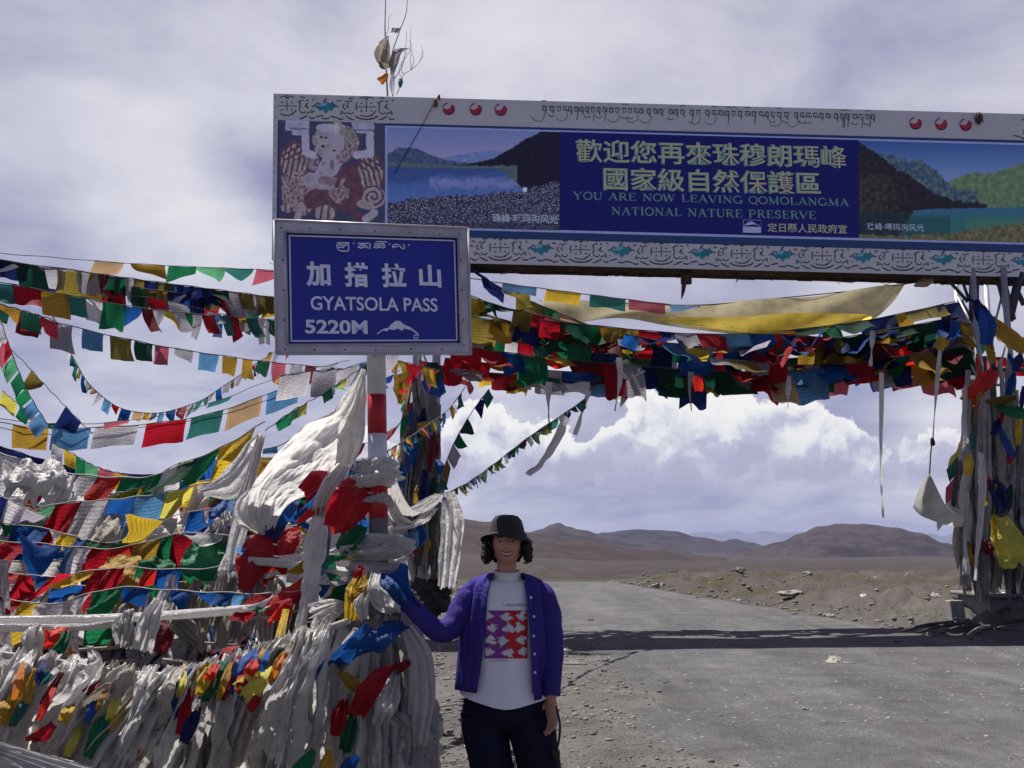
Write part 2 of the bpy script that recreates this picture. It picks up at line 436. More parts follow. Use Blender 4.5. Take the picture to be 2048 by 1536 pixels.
near = t.mix(t.ramp(g1, 0.35, 0.65), (0.085, 0.079, 0.078), (0.122, 0.115, 0.113))
spk = t.add('ShaderNodeSeparateColor'); t.l.new(g3c, spk.inputs[0])
near = t.mix(t.math('MULTIPLY', t.ramp(g3, 0.34, 0.10), 0.8), near, t.mix(spk.outputs[0], (0.04, 0.038, 0.04), (0.38, 0.36, 0.35)))
near = t.mix(t.ramp(g2, 0.45, 0.75, 0, 0.5), near, (0.085, 0.075, 0.07))
sc1 = t.noise(t.vec('MULTIPLY', co, (0.012, 0.0035, 1)), 1.0, 8, 0.68, dist=0.8)
sc2 = t.noise(t.vec('MULTIPLY', co, (0.16, 0.05, 1)), 1.0, 6, 0.62)
far = t.mix(t.ramp(sc1, 0.35, 0.62), (0.056, 0.043, 0.038), (0.035, 0.032, 0.023))
far = t.mix(t.ramp(sc2, 0.52, 0.62, 0, 0.8), far, (0.090, 0.073, 0.071))
far = t.mix(t.ramp(sc2, 0.47, 0.36, 0, 0.75), far, (0.065, 0.055, 0.045))
grn = t.mix(t.ramp(g2, 0.4, 0.6), (0.056, 0.055, 0.026), (0.063, 0.052, 0.037))
mid = t.mix(t.ramp(t.noise(co, 0.35, 5, 0.6), 0.46, 0.60), t.vec('MULTIPLY', near, (0.72, 0.67, 0.64)), grn)
near = t.vec('SCALE', near, t.ramp(t.noise(co, 1.9, 6, 0.7, dist=0.4), 0.32, 0.68, 0.75, 1.28, smooth=False))
c = t.mix(t.ramp(dist, 17, 30), near, mid)
c = t.mix(t.ramp(dist, 45, 120), c, t.vec('MULTIPLY', far, (0.80, 0.77, 0.84)))
t.l.new(c, b.inputs['Base Color']); b.inputs['Roughness'].default_value = 0.95; b.inputs['Specular IOR Level'].default_value = 0.15
bp = t.add('ShaderNodeBump'); bp.inputs['Strength'].default_value = 1.0; bp.inputs['Distance'].default_value = 0.035
t.l.new(t.math('ADD', t.math('MULTIPLY', t.ramp(g3, 0.0, 0.45, 1, 0), 0.6), t.math('MULTIPLY', g2, 0.9)), bp.inputs['Height']); t.l.new(bp.outputs[0], b.inputs['Normal'])
M_ground = m
mb = MB(); P = []
for r in radii:
    for a in angs:
        x = r * sin(radians(a)); y = r * cos(radians(a)); P.append(Vector((x, y, gz(x, y))))
mb.quadgrid(P, len(angs), len(radii) - 1, wrapx=True)
ctr = len(mb.V); mb.V.append(Vector((0, 0, 0))); mb.uv.append((0, 0))
for i in range(len(angs)): mb.F.append((ctr, (i + 1) % len(angs), i)); mb.fm.append(0)
props(mb.build('ground', M_ground), kind='structure')

# ------------------------------------------------------------------ road: a sheet of packed grey gravel
m, t, b, o = mat_base('packed_gravel')
co = t.add('ShaderNodeTexCoord').outputs['Object']
g1 = t.noise(t.vec('MULTIPLY', co, (0.9, 0.16, 1)), 0.8, 6, 0.6); g2 = t.noise(co, 7.0, 6, 0.68); g3 = t.voro(co, 46.0); g3c = t.voro(co, 46.0, out=1); g4 = t.noise(co, 55.0, 4, 0.7)
c = t.mix(t.ramp(g1, 0.36, 0.64), (0.076, 0.077, 0.083), (0.114, 0.113, 0.119))
near_road = t.mix(g2, (0.072, 0.066, 0.064), (0.128, 0.119, 0.114))
g5 = t.voro(co, 15.0); g5c = t.voro(co, 15.0, out=1); sp5 = t.add('ShaderNodeSeparateColor'); t.l.new(g5c, sp5.inputs[0])
c = t.mix(t.math('MULTIPLY', t.ramp(g5, 0.36, 0.16), t.ramp(sp5.outputs[1], 0.45, 0.75)), c, t.mix(sp5.outputs[0], (0.05, 0.048, 0.05), (0.26, 0.25, 0.25)))
spk = t.add('ShaderNodeSeparateColor'); t.l.new(g3c, spk.inputs[0])
c = t.mix(t.math('MULTIPLY', t.ramp(g3, 0.30, 0.10), t.ramp(spk.outputs[1], 0.2, 0.6)), c, t.mix(spk.outputs[0], (0.07, 0.07, 0.075), (0.40, 0.39, 0.39)))
c = t.mix(t.ramp(g2, 0.50, 0.78, 0, 0.55), c, (0.085, 0.083, 0.09))
c = t.mix(t.ramp(g4, 0.54, 0.72, 0, 0.6), c, (0.27, 0.26, 0.26))
rut = t.noise(t.vec('MULTIPLY', co, (2.6, 0.22, 1)), 1.0, 5, 0.6)
c = t.mix(t.ramp(rut, 0.52, 0.62, 0, 0.35), c, (0.155, 0.146, 0.142))
c = t.mix(t.ramp(t.noise(co, 0.55, 6, 0.66, dist=0.6), 0.47, 0.62, 0, 0.75), c, near_road)
blot = t.noise(co, 1.7, 6, 0.7, dist=0.5)
c = t.vec('SCALE', c, t.ramp(blot, 0.32, 0.68, 0.72, 1.30, smooth=False))
wear = t.noise(t.vec('MULTIPLY', co, (1.6, 0.10, 1)), 1.0, 4, 0.5)
c = t.mix(t.ramp(wear, 0.56, 0.70, 0, 0.45), c, (0.085, 0.088, 0.098))
t.l.new(c, b.inputs['Base Color']); b.inputs['Roughness'].default_value = 0.9; b.inputs['Specular IOR Level'].default_value = 0.2
bp = t.add('ShaderNodeBump'); bp.inputs['Strength'].default_value = 0.95; bp.inputs['Distance'].default_value = 0.028
t.l.new(t.math('ADD', t.math('MULTIPLY', t.ramp(g3, 0.0, 0.45, 1, 0), 0.5), t.math('ADD', g2, t.math('MULTIPLY', g4, 0.6))), bp.inputs['Height']); t.l.new(bp.outputs[0], b.inputs['Normal'])
M_road = m
mb = MB(); P = []; ny = 420; nx = 44
ys = [-12 + 59 * (i / ny) ** 1.25 for i in range(ny + 1)]
for y in ys:
    w1 = mn.noise(Vector((y * 0.5, 0, 3))) * 0.6 + mn.noise(Vector((y * 2.0, 0, 8))) * 0.28 + mn.noise(Vector((y * 6.0, 0, 8))) * 0.12
    w2 = mn.noise(Vector((y * 0.6, 7, 3))) * 0.3 + mn.noise(Vector((y * 2.4, 5, 8))) * 0.1
    xl = (1.15 + max(0, 8 - y) * 0.05 if y < 14 else 1.15 - (y - 14) * 0.10) + w1
    if y > 20: xl = 0.55 - (y - 20) * 0.02 + w1
    xr = min(toe_x(y) - 0.15 + w2, 16)
    for i in range(nx + 1):
        x = xl + (xr - xl) * i / nx
        P.append(Vector((x, y, gz(x, y) + (0.012 if 0 < i < nx else -0.01))))
mb.quadgrid(P, nx, ny)
props(mb.build('gravel_road', M_road), kind='structure')

# ------------------------------------------------------------------ hills
def hill_mat(name, c1, c2, sc=0.004):
    m, t, b, o = mat_base(name)
    co = t.add('ShaderNodeTexCoord').outputs['Object']
    n = t.noise(t.vec('MULTIPLY', co, (1, 1, 4.0)), sc, 8, 0.65, dist=0.6); n2 = t.noise(co, sc * 7, 6, 0.65)
    c = t.mix(t.ramp(n, 0.42, 0.58), tuple(v * 0.75 for v in c1), tuple(v * 1.3 for v in c2))
    c = t.mix(t.ramp(n2, 0.48, 0.62, 0, 0.65), c, tuple(v * 0.5 for v in c1))
    t.l.new(c, b.inputs['Base Color']); b.inputs['Roughness'].default_value = 1.0; b.inputs['Specular IOR Level'].default_value = 0.05
    return m
def hill(label_name, pts, D, th, mat, nz=0.10, seed=0, drop=70):
    mb = MB(); P = []
    x0, x1 = pts[0][0], pts[-1][0]; nx = int((x1 - x0) / 3.2); ny = 44
    for j in range(ny + 1):
        s = -1 + 2 * j / ny
        d = D * (1 + th * s)
        for i in range(nx + 1):
            px = x0 + (x1 - x0) * i / nx
            for (a, ya), (bq, yb) in zip(pts, pts[1:]):
                if px <= bq: f = (px - a) / (bq - a); f = f * f * (3 - 2 * f); py = ya + (yb - ya) * f; break
            q = at(px, HORIZON, d)
            zr = CAM.z + (HORIZON - py) * D / F
            zb = CAM.z - (yprof(D) - HORIZON) * D / F - drop * D / 4000.0
            k = (0.5 + 0.5 * cos(pi * s)) ** 0.85
            er = mn.ridged_multi_fractal(Vector((px * 0.010 + seed, s * 2.2, seed * 1.3)), 0.9, 2.1, 5, 1.0, 2.0) * 0.5
            nse = mn.fractal(Vector((px * 0.02 + seed * 3, s * 3, seed)), 0.8, 2.1, 5)
            z = zb + (zr - zb) * (k * (1 - nz * er * (1 - k * 0.6)) + nz * 0.22 * nse * k)
            P.append(Vector((q.x, q.y, z)))
    mb.quadgrid(P, nx, ny)
    return props(mb.build(label_name, mat), kind='structure')
Hp = hill_mat('purple_brown_slope', (0.031, 0.024, 0.028), (0.043, 0.033, 0.035), 0.006)
Hb = hill_mat('brown_slope', (0.052, 0.039, 0.036), (0.043, 0.034, 0.030), 0.012)
Hd = hill_mat('dark_slope', (0.028, 0.023, 0.029), (0.037, 0.030, 0.034), 0.004)
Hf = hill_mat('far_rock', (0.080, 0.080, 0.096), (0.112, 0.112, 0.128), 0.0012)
hill('hill', [(-400, 1120), (100, 1010), (560, 1000), (760, 1010), (900, 1033), (980, 1042), (1060, 1064), (1160, 1078), (1300, 1098), (1450, 1114)], 1700, 0.38, Hb, 0.10, 1, 40)
hill('hill', [(900, 1100), (980, 1072), (1050, 1064), (1085, 1056), (1102, 1049), (1117, 1046), (1135, 1053), (1160, 1058), (1215, 1070), (1300, 1085), (1380, 1100)], 3600, 0.25, Hp, 0.10, 2)
hill('hill', [(1090, 1100), (1160, 1080), (1205, 1064), (1250, 1059), (1310, 1058), (1350, 1062), (1400, 1073), (1450, 1082), (1520, 1092), (1620, 1104)], 4300, 0.22, Hd, 0.10, 3)
hill('hill', [(1400, 1100), (1440, 1082), (1470, 1077), (1500, 1083), (1560, 1100)], 5200, 0.12, Hd, 0.1, 4)
hill('hill', [(1440, 1112), (1500, 1096), (1560, 1082), (1600, 1068), (1640, 1052), (1680, 1046), (1730, 1047), (1790, 1052), (1840, 1064), (1890, 1084), (1930, 1098), (1990, 1106), (2100, 1112)], 2700, 0.22, Hp, 0.12, 5)
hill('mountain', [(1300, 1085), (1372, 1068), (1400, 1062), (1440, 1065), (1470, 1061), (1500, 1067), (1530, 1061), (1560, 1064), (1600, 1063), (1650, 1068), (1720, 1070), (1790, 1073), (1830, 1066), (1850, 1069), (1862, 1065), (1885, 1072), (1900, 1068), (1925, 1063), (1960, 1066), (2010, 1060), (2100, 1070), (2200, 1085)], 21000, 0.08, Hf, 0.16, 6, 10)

# ------------------------------------------------------------------ loose gravel and stones
M_stone = plain('grey_stone', (0.150, 0.139, 0.131), 0.9, var=0.4, scale=20, bump=0.5, bscale=90)
M_stone2 = plain('pale_stone', (0.264, 0.248, 0.232), 0.9, var=0.3, scale=20, bump=0.5, bscale=90)
ico = bmesh.new(); bmesh.ops.create_icosphere(ico, subdivisions=1, radius=1)
IV = [v.co.copy() for v in ico.verts]; IF = [tuple(v.index for v in f.verts) for f in ico.faces]; ico.free()
mb = MB(); R.seed(3)
def pebble(x, y, s, pale=0.3):
    b0 = len(mb.V); rot = Matrix.Rotation(R.random() * 6.28, 3, 'Z'); z = gz(x, y)
    sx, sy, sz = s * R.uniform(.7, 1.3), s * R.uniform(.7, 1.3), s * R.uniform(.35, .75)
    for v in IV:
        k = R.uniform(0.75, 1.2); q = rot @ Vector((v.x * sx, v.y * sy, v.z * sz)) * k
        mb.V.append(Vector((x, y, z + sz * 0.25)) + q); mb.uv.append((0, 0))
    mb.cur = 1 if R.random() < pale else 0
    for f in IF: mb.F.append(tuple(b0 + i for i in f)); mb.fm.append(mb.cur)
n = 0
while n < 11000:
    d = 3.6 + 20 * R.random() ** 1.7; px = R.uniform(780, 2100); q = at(px, HORIZON, d)
    x = q.x
    dens = 0.55 + 0.45 * ss(0.45, 0.6, 0.5 + 0.5 * mn.noise(Vector((x * 1.2, d * 0.5, 6))))
    if x < 0.9 - 0.05 * d: dens = 1
    if R.random() > dens: continue
    pebble(x, d, (0.006 + 0.016 * R.random() ** 3) * (1 if d < 9 else 1.5)); n += 1
n = 0
while n < 1000:            # rubble on the bank
    y = R.uniform(14, 44); x = toe_x(y) + R.uniform(-0.4, 1) ** 2 * 6 * (1 if R.random() < .9 else -0.1)
    pebble(x, y, 0.018 + 0.08 * R.random() ** 4, 0.1); n += 1
for _ in range(420):
    d = 3.8 + 12 * R.random() ** 1.5; q = at(R.uniform(780, 2100), HORIZON, d); pebble(q.x, d, 0.016 + 0.022 * R.random() ** 2)
for _ in range(420):
    y = R.uniform(17, 40); x = -R.uniform(0.3, 5); pebble(x, y, 0.03 + 0.10 * R.random() ** 3)
props(mb.build('gravel', [M_stone, M_stone2]), kind='stuff')
mb = None
stones = [(897, 1472, 11, 'fist-sized grey stone on the dark gravel left of the trousered legs'), (938, 1518, 6, 'small flat pale stone near the lower picture edge beside the trousers'),
    (1212, 1322, 5, 'small light stone on the gravel just right of the purple sleeve'), (1208, 1342, 5, 'angular light stone behind the pebble right of the purple cardigan'),
    (1330, 1369, 5, 'small dark stone alone in the near middle of the gravel road'), (1316, 1374, 3.5, 'tiny grey stone touching a bigger dark stone on the road'),
    (1610, 1420, 5.5, 'rounded pale stone in the foreground road right of the middle'), (1398, 1461, 5, 'thin flat grey stone lying on the near gravel'), (1675, 1368, 4, 'small round stone on the road below the white rag'),
    (852, 1322, 7, 'reddish grey stone behind the hip of the purple cardigan'), (1795, 1288, 6, 'dark stone at the near edge of the arch shadow on the road'), (1480, 1170, 8, 'dark boulder standing on the rubbly road bank'),
    (1615, 1176, 8, 'pale boulder on the grassy bank beyond the road'), (1755, 1181, 8, 'whitish flat boulder on the green bank right of the road'), (1582, 1206, 14, 'long whitish slab stone on the rubble bank'), (1432, 1152, 7, 'small brown boulder on the horizon of the bank'),
    (1182, 1243, 5, 'dark stone sticking up from the far road beside the arch shadow'), (1315, 1176, 9, 'light stone at the toe of the bank where the road ends'), (1700, 1345, 4, 'little grey stone left behind on the smooth right lane')]
for i, (px, py, r, lab) in enumerate(stones):
    g = ground_at(px, py); k = mpp(px, py, g.y); mbs = MB()
    g.z = gz(g.x, g.y)
    mbs.blob((g.x, g.y, g.z + r * k * 0.4), (r * k * (1.9 if 'slab' in lab else 1.2), r * k, r * k * (0.4 if 'flat' in lab or 'slab' in lab else 0.75)), seed=i, amp=0.32, sub=3, freq=1.7)
    s = mbs.build('stone', M_stone2 if any(q in lab for q in ('pale', 'light', 'whit')) else M_stone, loc=g, smooth=False)
    check_label(lab); props(s, lab, 'stone', 'stones on the ground')

# ------------------------------------------------------------------ haze
def haze(dens):
    m = bpy.data.materials.new('thin_air'); m.use_nodes = True
    t = NT(m.node_tree); t.n.clear()
    o = t.add('ShaderNodeOutputMaterial'); v = t.add('ShaderNodeVolumePrincipled')
    v.inputs['Color'].default_value = (0.50, 0.55, 0.85, 1); v.inputs['Density'].default_value = dens; v.inputs['Anisotropy'].default_value = 0.1
    t.l.new(v.outputs[0], o.inputs['Volume'])
    zs = [v.co.z + o_.location.z for o_ in COL.objects if o_.type == 'MESH' and o_.get('kind') == 'structure' for v in o_.data.vertices]
    z0, z1 = min(zs) - 1.0, max(max(zs), 13.0) + 2.0
    mb = MB(); mb.box((0, 0, (z0 + z1) / 2), (30500, 0, 0), (0, 30500, 0), (0, 0, (z1 - z0) / 2)); print('HAZE', z0, z1)
    h = mb.build('haze', m, smooth=False); props(h, kind='stuff')
haze(5.0e-5)
# ------------------------------------------------------------------ planes that pictures and lettering lie on
class Plane:
    def __init__(s, O, Rv, Uv, k):
        s.O = O; s.R = Rv.normalized(); s.N = s.R.cross(Uv).normalized(); s.U = s.N.cross(s.R).normalized()
        if s.N.dot(CAM - O) < 0: s.N = -s.N
        s.k = k                                   # metres per picture pixel
    def hit(s, px, py, off=0.0):
        d = ray(px, py); o = s.O + s.N * off
        return CAM + d * ((o - CAM).dot(s.N) / d.dot(s.N))
    def ab(s, px, py):
        q = s.hit(px, py) - s.O; return q.dot(s.R), q.dot(s.U)
    def pt(s, a, b, off=0.0): return s.O + s.R * a + s.U * b + s.N * off
def text_mesh(body, bold=0.0, extrude=0.0):
    cu = bpy.data.curves.new('t', 'FONT'); cu.body = body; cu.size = 1.0; cu.offset = bold; cu.extrude = extrude
    cu.resolution_u = 4
    ob = bpy.data.objects.new('t', cu); COL.objects.link(ob)
    dg = bpy.context.evaluated_depsgraph_get(); dg.update()
    me = bpy.data.meshes.new_from_object(ob.evaluated_get(dg))
    V = [v.co.copy() for v in me.vertices]; Fc = [tuple(p.vertices) for p in me.polygons]
    bpy.data.objects.remove(ob); bpy.data.curves.remove(cu); bpy.data.meshes.remove(me)
    return V, Fc
def lettering(pl, body, L, Rr, hpx, mat, parent, off=0.004, bold=0.0, name='lettering', glyphs=None):
    """text fitted between picture points L and Rr (mid height of the line), hpx tall"""
    V, Fc = glyphs if glyphs else text_mesh(body, bold)
    x0 = min(v.x for v in V); x1 = max(v.x for v in V); y0 = min(v.y for v in V); y1 = max(v.y for v in V)
    A = pl.hit(*L, off); B = pl.hit(*Rr, off); ex = B - A; up = pl.N.cross(ex.normalized())
    if up.z < 0: up = -up
    h = hpx * pl.k
    W = [A + ex * ((v.x - x0) / (x1 - x0)) + up * (h * ((v.y - y0) / (y1 - y0) - 0.5)) for v in V]
    return mesh_obj(name, W, Fc, mat, parent, smooth=False)
def strokes(pl, lines, mat, parent, off=0.004, name='ornament', wpx=2.0):
    """flat ribbons along picture polylines; a line may carry its own width as (pts, w)"""
    mb = MB()
    for ln in lines:
        wd = wpx
        if isinstance(ln, tuple): ln, wd = ln
        q = [pl.ab(*p) for p in ln]; n = len(q); hw = wd * pl.k / 2
        P = []
        for i in range(n):
            a, bb = q[max(i - 1, 0)], q[min(i + 1, n - 1)]
            tx, ty = bb[0] - a[0], bb[1] - a[1]; l = sqrt(tx * tx + ty * ty) or 1
            nx_, ny_ = -ty / l, tx / l
            tap = 0.55 if i in (0, n - 1) and n > 3 else 1
            P += [pl.pt(q[i][0] + nx_ * hw * tap, q[i][1] + ny_ * hw * tap, off), pl.pt(q[i][0] - nx_ * hw * tap, q[i][1] - ny_ * hw * tap, off)]
        b = len(mb.V); mb.V += P; mb.uv += [(0, 0)] * len(P)
        for i in range(n - 1): mb.F.append((b + 2 * i, b + 2 * i + 1, b + 2 * i + 3, b + 2 * i + 2)); mb.fm.append(0)
    return mb.build(name, mat, parent, smooth=False)
def arc(cx, cy, rx, ry, a0, a1, n=10):
    return [(cx + rx * cos(radians(a0 + (a1 - a0) * i / n)), cy - ry * sin(radians(a0 + (a1 - a0) * i / n))) for i in range(n + 1)]
# serif capitals drawn from thick and thin strokes: glyph -> (width, [(polyline, thickness)])
TK, TN = 0.155, 0.065
def srf(x, y, w=0.30): return ([(x - w / 2, y), (x + w / 2, y)], 0.055)
def cv(cx, cy, rx, ry, a0, a1, n=12): return [(cx + rx * cos(radians(a0 + (a1 - a0) * i / n)), cy + ry * sin(radians(a0 + (a1 - a0) * i / n))) for i in range(n + 1)]
SG = {
 'Y': (0.95, [([(.08, 1), (.45, .45)], TK), ([(.86, 1), (.48, .45)], TN), ([(.47, .5), (.47, 0)], TK), srf(.1, .98), srf(.84, .98, .26), srf(.47, .02)]),
 'O': (0.95, [(cv(.47, .5, .40, .48, 60, 300), .12), (cv(.47, .5, .40, .48, -60, 60), .12)]),
 'U': (0.92, [([(.18, 1), (.18, .3)] + cv(.47, .3, .29, .28, 180, 270, 6), TK), (cv(.47, .3, .29, .28, 270, 360, 6) + [(.76, 1)], TN), srf(.18, .98), srf(.76, .98, .26)]),
 'A': (0.95, [([(.12, 0), (.47, 1)], TN), ([(.45, 1), (.80, 0)], TK), ([(.25, .35), (.68, .35)], TN), srf(.13, .02, .26), srf(.80, .02)]),
 'R': (0.92, [([(.2, 0), (.2, 1)], TK), ([(.2, .97), (.45, .97)] + cv(.45, .74, .24, .23, 90, -90, 10) + [(.2, .51)], .1), ([(.42, .5), (.80, 0)], TK), srf(.2, .02), srf(.14, .98, .2), srf(.85, .02, .2)]),
 'E': (0.82, [([(.2, 0), (.2, 1)], TK), ([(.1, .97), (.70, .97), (.72, .75)], TN), ([(.2, .51), (.55, .51)], TN), ([(.55, .62), (.55, .40)], .05), ([(.1, .03), (.72, .03), (.76, .27)], TN)]),
 'N': (1.0, [([(.18, 0), (.18, 1)], TN), ([(.16, 1), (.80, 0)], TK), ([(.80, 0), (.80, 1)], TN), srf(.16, .02, .26), srf(.12, .98, .2), srf(.80, .98, .26)]),
 'W': (1.25, [([(.08, 1), (.34, 0)], TK), ([(.34, 0), (.62, 1)], TN), ([(.60, 1), (.86, 0)], TK), ([(.86, 0), (1.13, 1)], TN), srf(.1, .98, .26), srf(.6, .98, .2), srf(1.13, .98, .22)]),
 'L': (0.80, [([(.2, 0), (.2, 1)], TK), ([(.1, .03), (.70, .03), (.74, .28)], TN), srf(.2, .98)]),
 'V': (0.92, [([(.08, 1), (.45, 0)], TK), ([(.45, 0), (.82, 1)], TN), srf(.1, .98), srf(.82, .98, .24)]),
 'I': (0.45, [([(.22, 0), (.22, 1)], TK), srf(.22, .02), srf(.22, .98)]),
 'G': (0.98, [(cv(.48, .5, .40, .48, 55, 330, 18), .12), ([(.82, .02), (.82, .40)], TK), srf(.80, .40), ([(.78, .95), (.78, .70)], .05)]),
 'Q': (0.95, [(cv(.47, .5, .40, .48, 0, 360, 22), .12), ([(.45, .12), (.9, -.16)], .11)]),
 'M': (1.15, [([(.18, 0), (.18, 1)], TN), ([(.16, 1), (.55, .05)], TK), ([(.55, .05), (.93, 1)], TN), ([(.93, 0), (.93, 1)], TK), srf(.17, .02, .24), srf(.93, .02), srf(.13, .98, .2), srf(.97, .98, .2)]),
 'T': (0.88, [([(.44, 0), (.44, 1)], TK), ([(.08, .74), (.1, .97), (.78, .97), (.80, .74)], TN), srf(.44, .02)]),
 'P': (0.86, [([(.2, 0), (.2, 1)], TK), ([(.2, .97), (.45, .97)] + cv(.45, .72, .26, .25, 90, -90, 10) + [(.2, .47)], .1), srf(.2, .02), srf(.14, .98, .2)]),
 'S': (0.76, [(cv(.38, .74, .24, .23, 30, 250, 10) + cv(.38, .26, .26, .23, 70, -150, 10), .12), ([(.62, .97), (.62, .72)], .05), ([(.11, .03), (.11, .28)], .05)]),
}
def serif(body):
    V, Fc = [], []; x = 0
    for ch in body:
        if ch == ' ': x += 0.55; continue
        wd, ls = SG[ch]
        for pts, th in ls:
            n = len(pts); b = len(V)
            for i in range(n):
                a, c = pts[max(i - 1, 0)], pts[min(i + 1, n - 1)]
                tx, ty = c[0] - a[0], c[1] - a[1]; l = sqrt(tx * tx + ty * ty) or 1
                V.append(Vector((x + pts[i][0] - ty / l * th / 2, pts[i][1] + tx / l * th / 2, 0))); V.append(Vector((x + pts[i][0] + ty / l * th / 2, pts[i][1] - tx / l * th / 2, 0)))
            for i in range(n - 1): Fc.append((b + 2 * i, b + 2 * i + 1, b + 2 * i + 3, b + 2 * i + 2))
        x += wd + 0.04
    return V, Fc
# ------------------------------------------------------------------ road arch with the long painted board
gTL, gTR = at(549, 187, 18.3), at(2048, 228, 19.36)
gMid = at(549, 360, 18.3)
BP = Plane(gTL, gTR - gTL, gTL - gMid, mpp(1200, 370, 18.8))
arch = empty('road_arch', (at(1420, 1200, 19).x, 19.0, 0), 'tall steel road arch carrying a long white and blue painted board over the gravel road', 'arch')
# board: a shallow box
mb = MB()
GL, GR, GT0, GT1, GB0, GB1 = 547, 2330, 187, 235.6, 516.5, 561
c = [BP.hit(GL, GT0), BP.hit(GR, GT1), BP.hit(GR, GB1), BP.hit(543.5, GB0)]
DEP = 0.5
bk = [p - BP.N * DEP for p in c]
mb.poly(c); mb.poly(bk[::-1])
for i in range(4): mb.poly([c[i], bk[i], bk[(i + 1) % 4], c[(i + 1) % 4]])
board = mb.build('board', [M_white], arch, smooth=False)
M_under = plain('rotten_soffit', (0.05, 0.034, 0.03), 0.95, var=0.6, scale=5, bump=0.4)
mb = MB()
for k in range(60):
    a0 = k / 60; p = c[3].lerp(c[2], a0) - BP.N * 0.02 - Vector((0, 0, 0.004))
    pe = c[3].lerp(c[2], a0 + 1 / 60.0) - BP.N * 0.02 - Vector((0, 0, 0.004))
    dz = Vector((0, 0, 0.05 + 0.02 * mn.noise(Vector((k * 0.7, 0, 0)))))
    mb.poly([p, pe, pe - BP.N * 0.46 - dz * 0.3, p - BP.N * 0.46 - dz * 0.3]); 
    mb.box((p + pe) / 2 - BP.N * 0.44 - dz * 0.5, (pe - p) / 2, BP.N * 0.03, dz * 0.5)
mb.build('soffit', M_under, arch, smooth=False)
mb = MB(); R.seed(21)
for k in range(130):   # frayed reed and wire ends under the board
    a0 = R.random(); p = c[3].lerp(c[2], a0) - BP.N * R.uniform(0.1, 0.45)
    mb.tube([p, p + Vector((R.uniform(-.12, .12), 0, -R.uniform(.03, .09))), p + Vector((R.uniform(-.25, .25), 0, -R.uniform(.02, .15)))], 0.006, 4)
props(mb.build('frayed_reed', plain('dry_reed', (0.16, 0.09, 0.06), 0.9), arch), kind='stuff')
# picture surfaces -------------------------------------------------------------
M_bblue = plain('board_blue', rgb(14, 18, 104, 1.75), 0.45, var=0.08, scale=1.5)
M_bnavy = plain('board_navy', rgb(18, 36, 84, 2.1), 0.5, var=0.12, scale=2)
M_bteal = plain('board_teal_line', rgb(34, 56, 98, 2.1), 0.5, var=0.1)
M_bline = plain('board_pale_line', rgb(150, 160, 200, 2.2), 0.5)
def pic_mat():
    m, t, b, o = mat_base('printed_picture')
    a = t.add('ShaderNodeVertexColor', layer_name='Col'); t.l.new(a.outputs[0], b.inputs['Base Color'])
    b.inputs['Roughness'].default_value = 0.5; b.inputs['Specular IOR Level'].default_value = 0.3
    return m
M_pic = pic_mat()
def sheet(pl, corners, off, mat, name, parent):
    mb = MB(); mb.poly([pl.hit(*p, off) for p in corners]); return mb.build(name, mat, parent, smooth=False)
def picture(pl, corners, nx, ny, fn, off, name, parent):
    """printed picture: corners TL TR BR BL in picture px, colour fn(px,py)"""
    (ax, ay), (bx, by), (cx, cy), (dx, dy) = corners
    V, Cc = [], []
    for j in range(ny + 1):
        v = j / ny
        for i in range(nx + 1):
            u = i / nx
            px = (ax * (1 - u) + bx * u) * (1 - v) + (dx * (1 - u) + cx * u) * v; py = (ay * (1 - u) + by * u) * (1 - v) + (dy * (1 - u) + cy * u) * v
            V.append(pl.hit(px, py, off)); Cc.append(fn(px, py, u, v))
    Fc = [(j * (nx + 1) + i, j * (nx + 1) + i + 1, (j + 1) * (nx + 1) + i + 1, (j + 1) * (nx + 1) + i) for j in range(ny) for i in range(nx)]
    o = mesh_obj(name, V, Fc, M_pic, parent, smooth=False)
    ca = o.data.color_attributes.new('Col', 'FLOAT_COLOR', 'POINT')
    fl = []
    for q in Cc:
        gq = 0.3 * q[0] + 0.5 * q[1] + 0.2 * q[2]; q = [c_ * 0.82 + gq * 0.18 + 9 for c_ in q]
        fl += [lin(max(0, min(255, q[0]))) * KP, lin(max(0, min(255, q[1]))) * KP, lin(max(0, min(255, q[2]))) * KP, 1]
    ca.data.foreach_set('color', fl)
    return o
KP = 2.75
def L3(a, b, t): t = max(0, min(1, t)); return tuple(a[i] + (b[i] - a[i]) * t for i in range(3))
def nz(x, y, s, oct=4, z=0): return mn.fractal(Vector((x * s, y * s, z)), 0.8, 2.0, oct)
panel = [(556, 238), (GR - 8, 283), (GR - 8, 510), (556, 464)]
sheet(BP, [(556, 240), (778, 247), (778, 470), (553, 464)], 0.004, M_bnavy, 'picture_ground', arch)
sheet(BP, [(778, 246.5), (GR - 8, 288), (GR - 8, 513), (778, 471)], 0.004, M_bteal, 'picture_border', arch)
sheet(BP, [(770, 251), (2076, 287), (2076, 490), (770, 456)], 0.008, M_bline, 'picture_frame', arch)
txtp = sheet(BP, [(1119, 263.5), (1718, 280), (1718, 476), (1119, 460)], 0.012, M_bblue, 'text_panel', arch)
def pw(pts, x):
    if x <= pts[0][0]: return pts[0][1]
    for (a, ya), (b, yb) in zip(pts, pts[1:]):
        if x <= b: return ya + (yb - ya) * (x - a) / (b - a)
    return pts[-1][1]
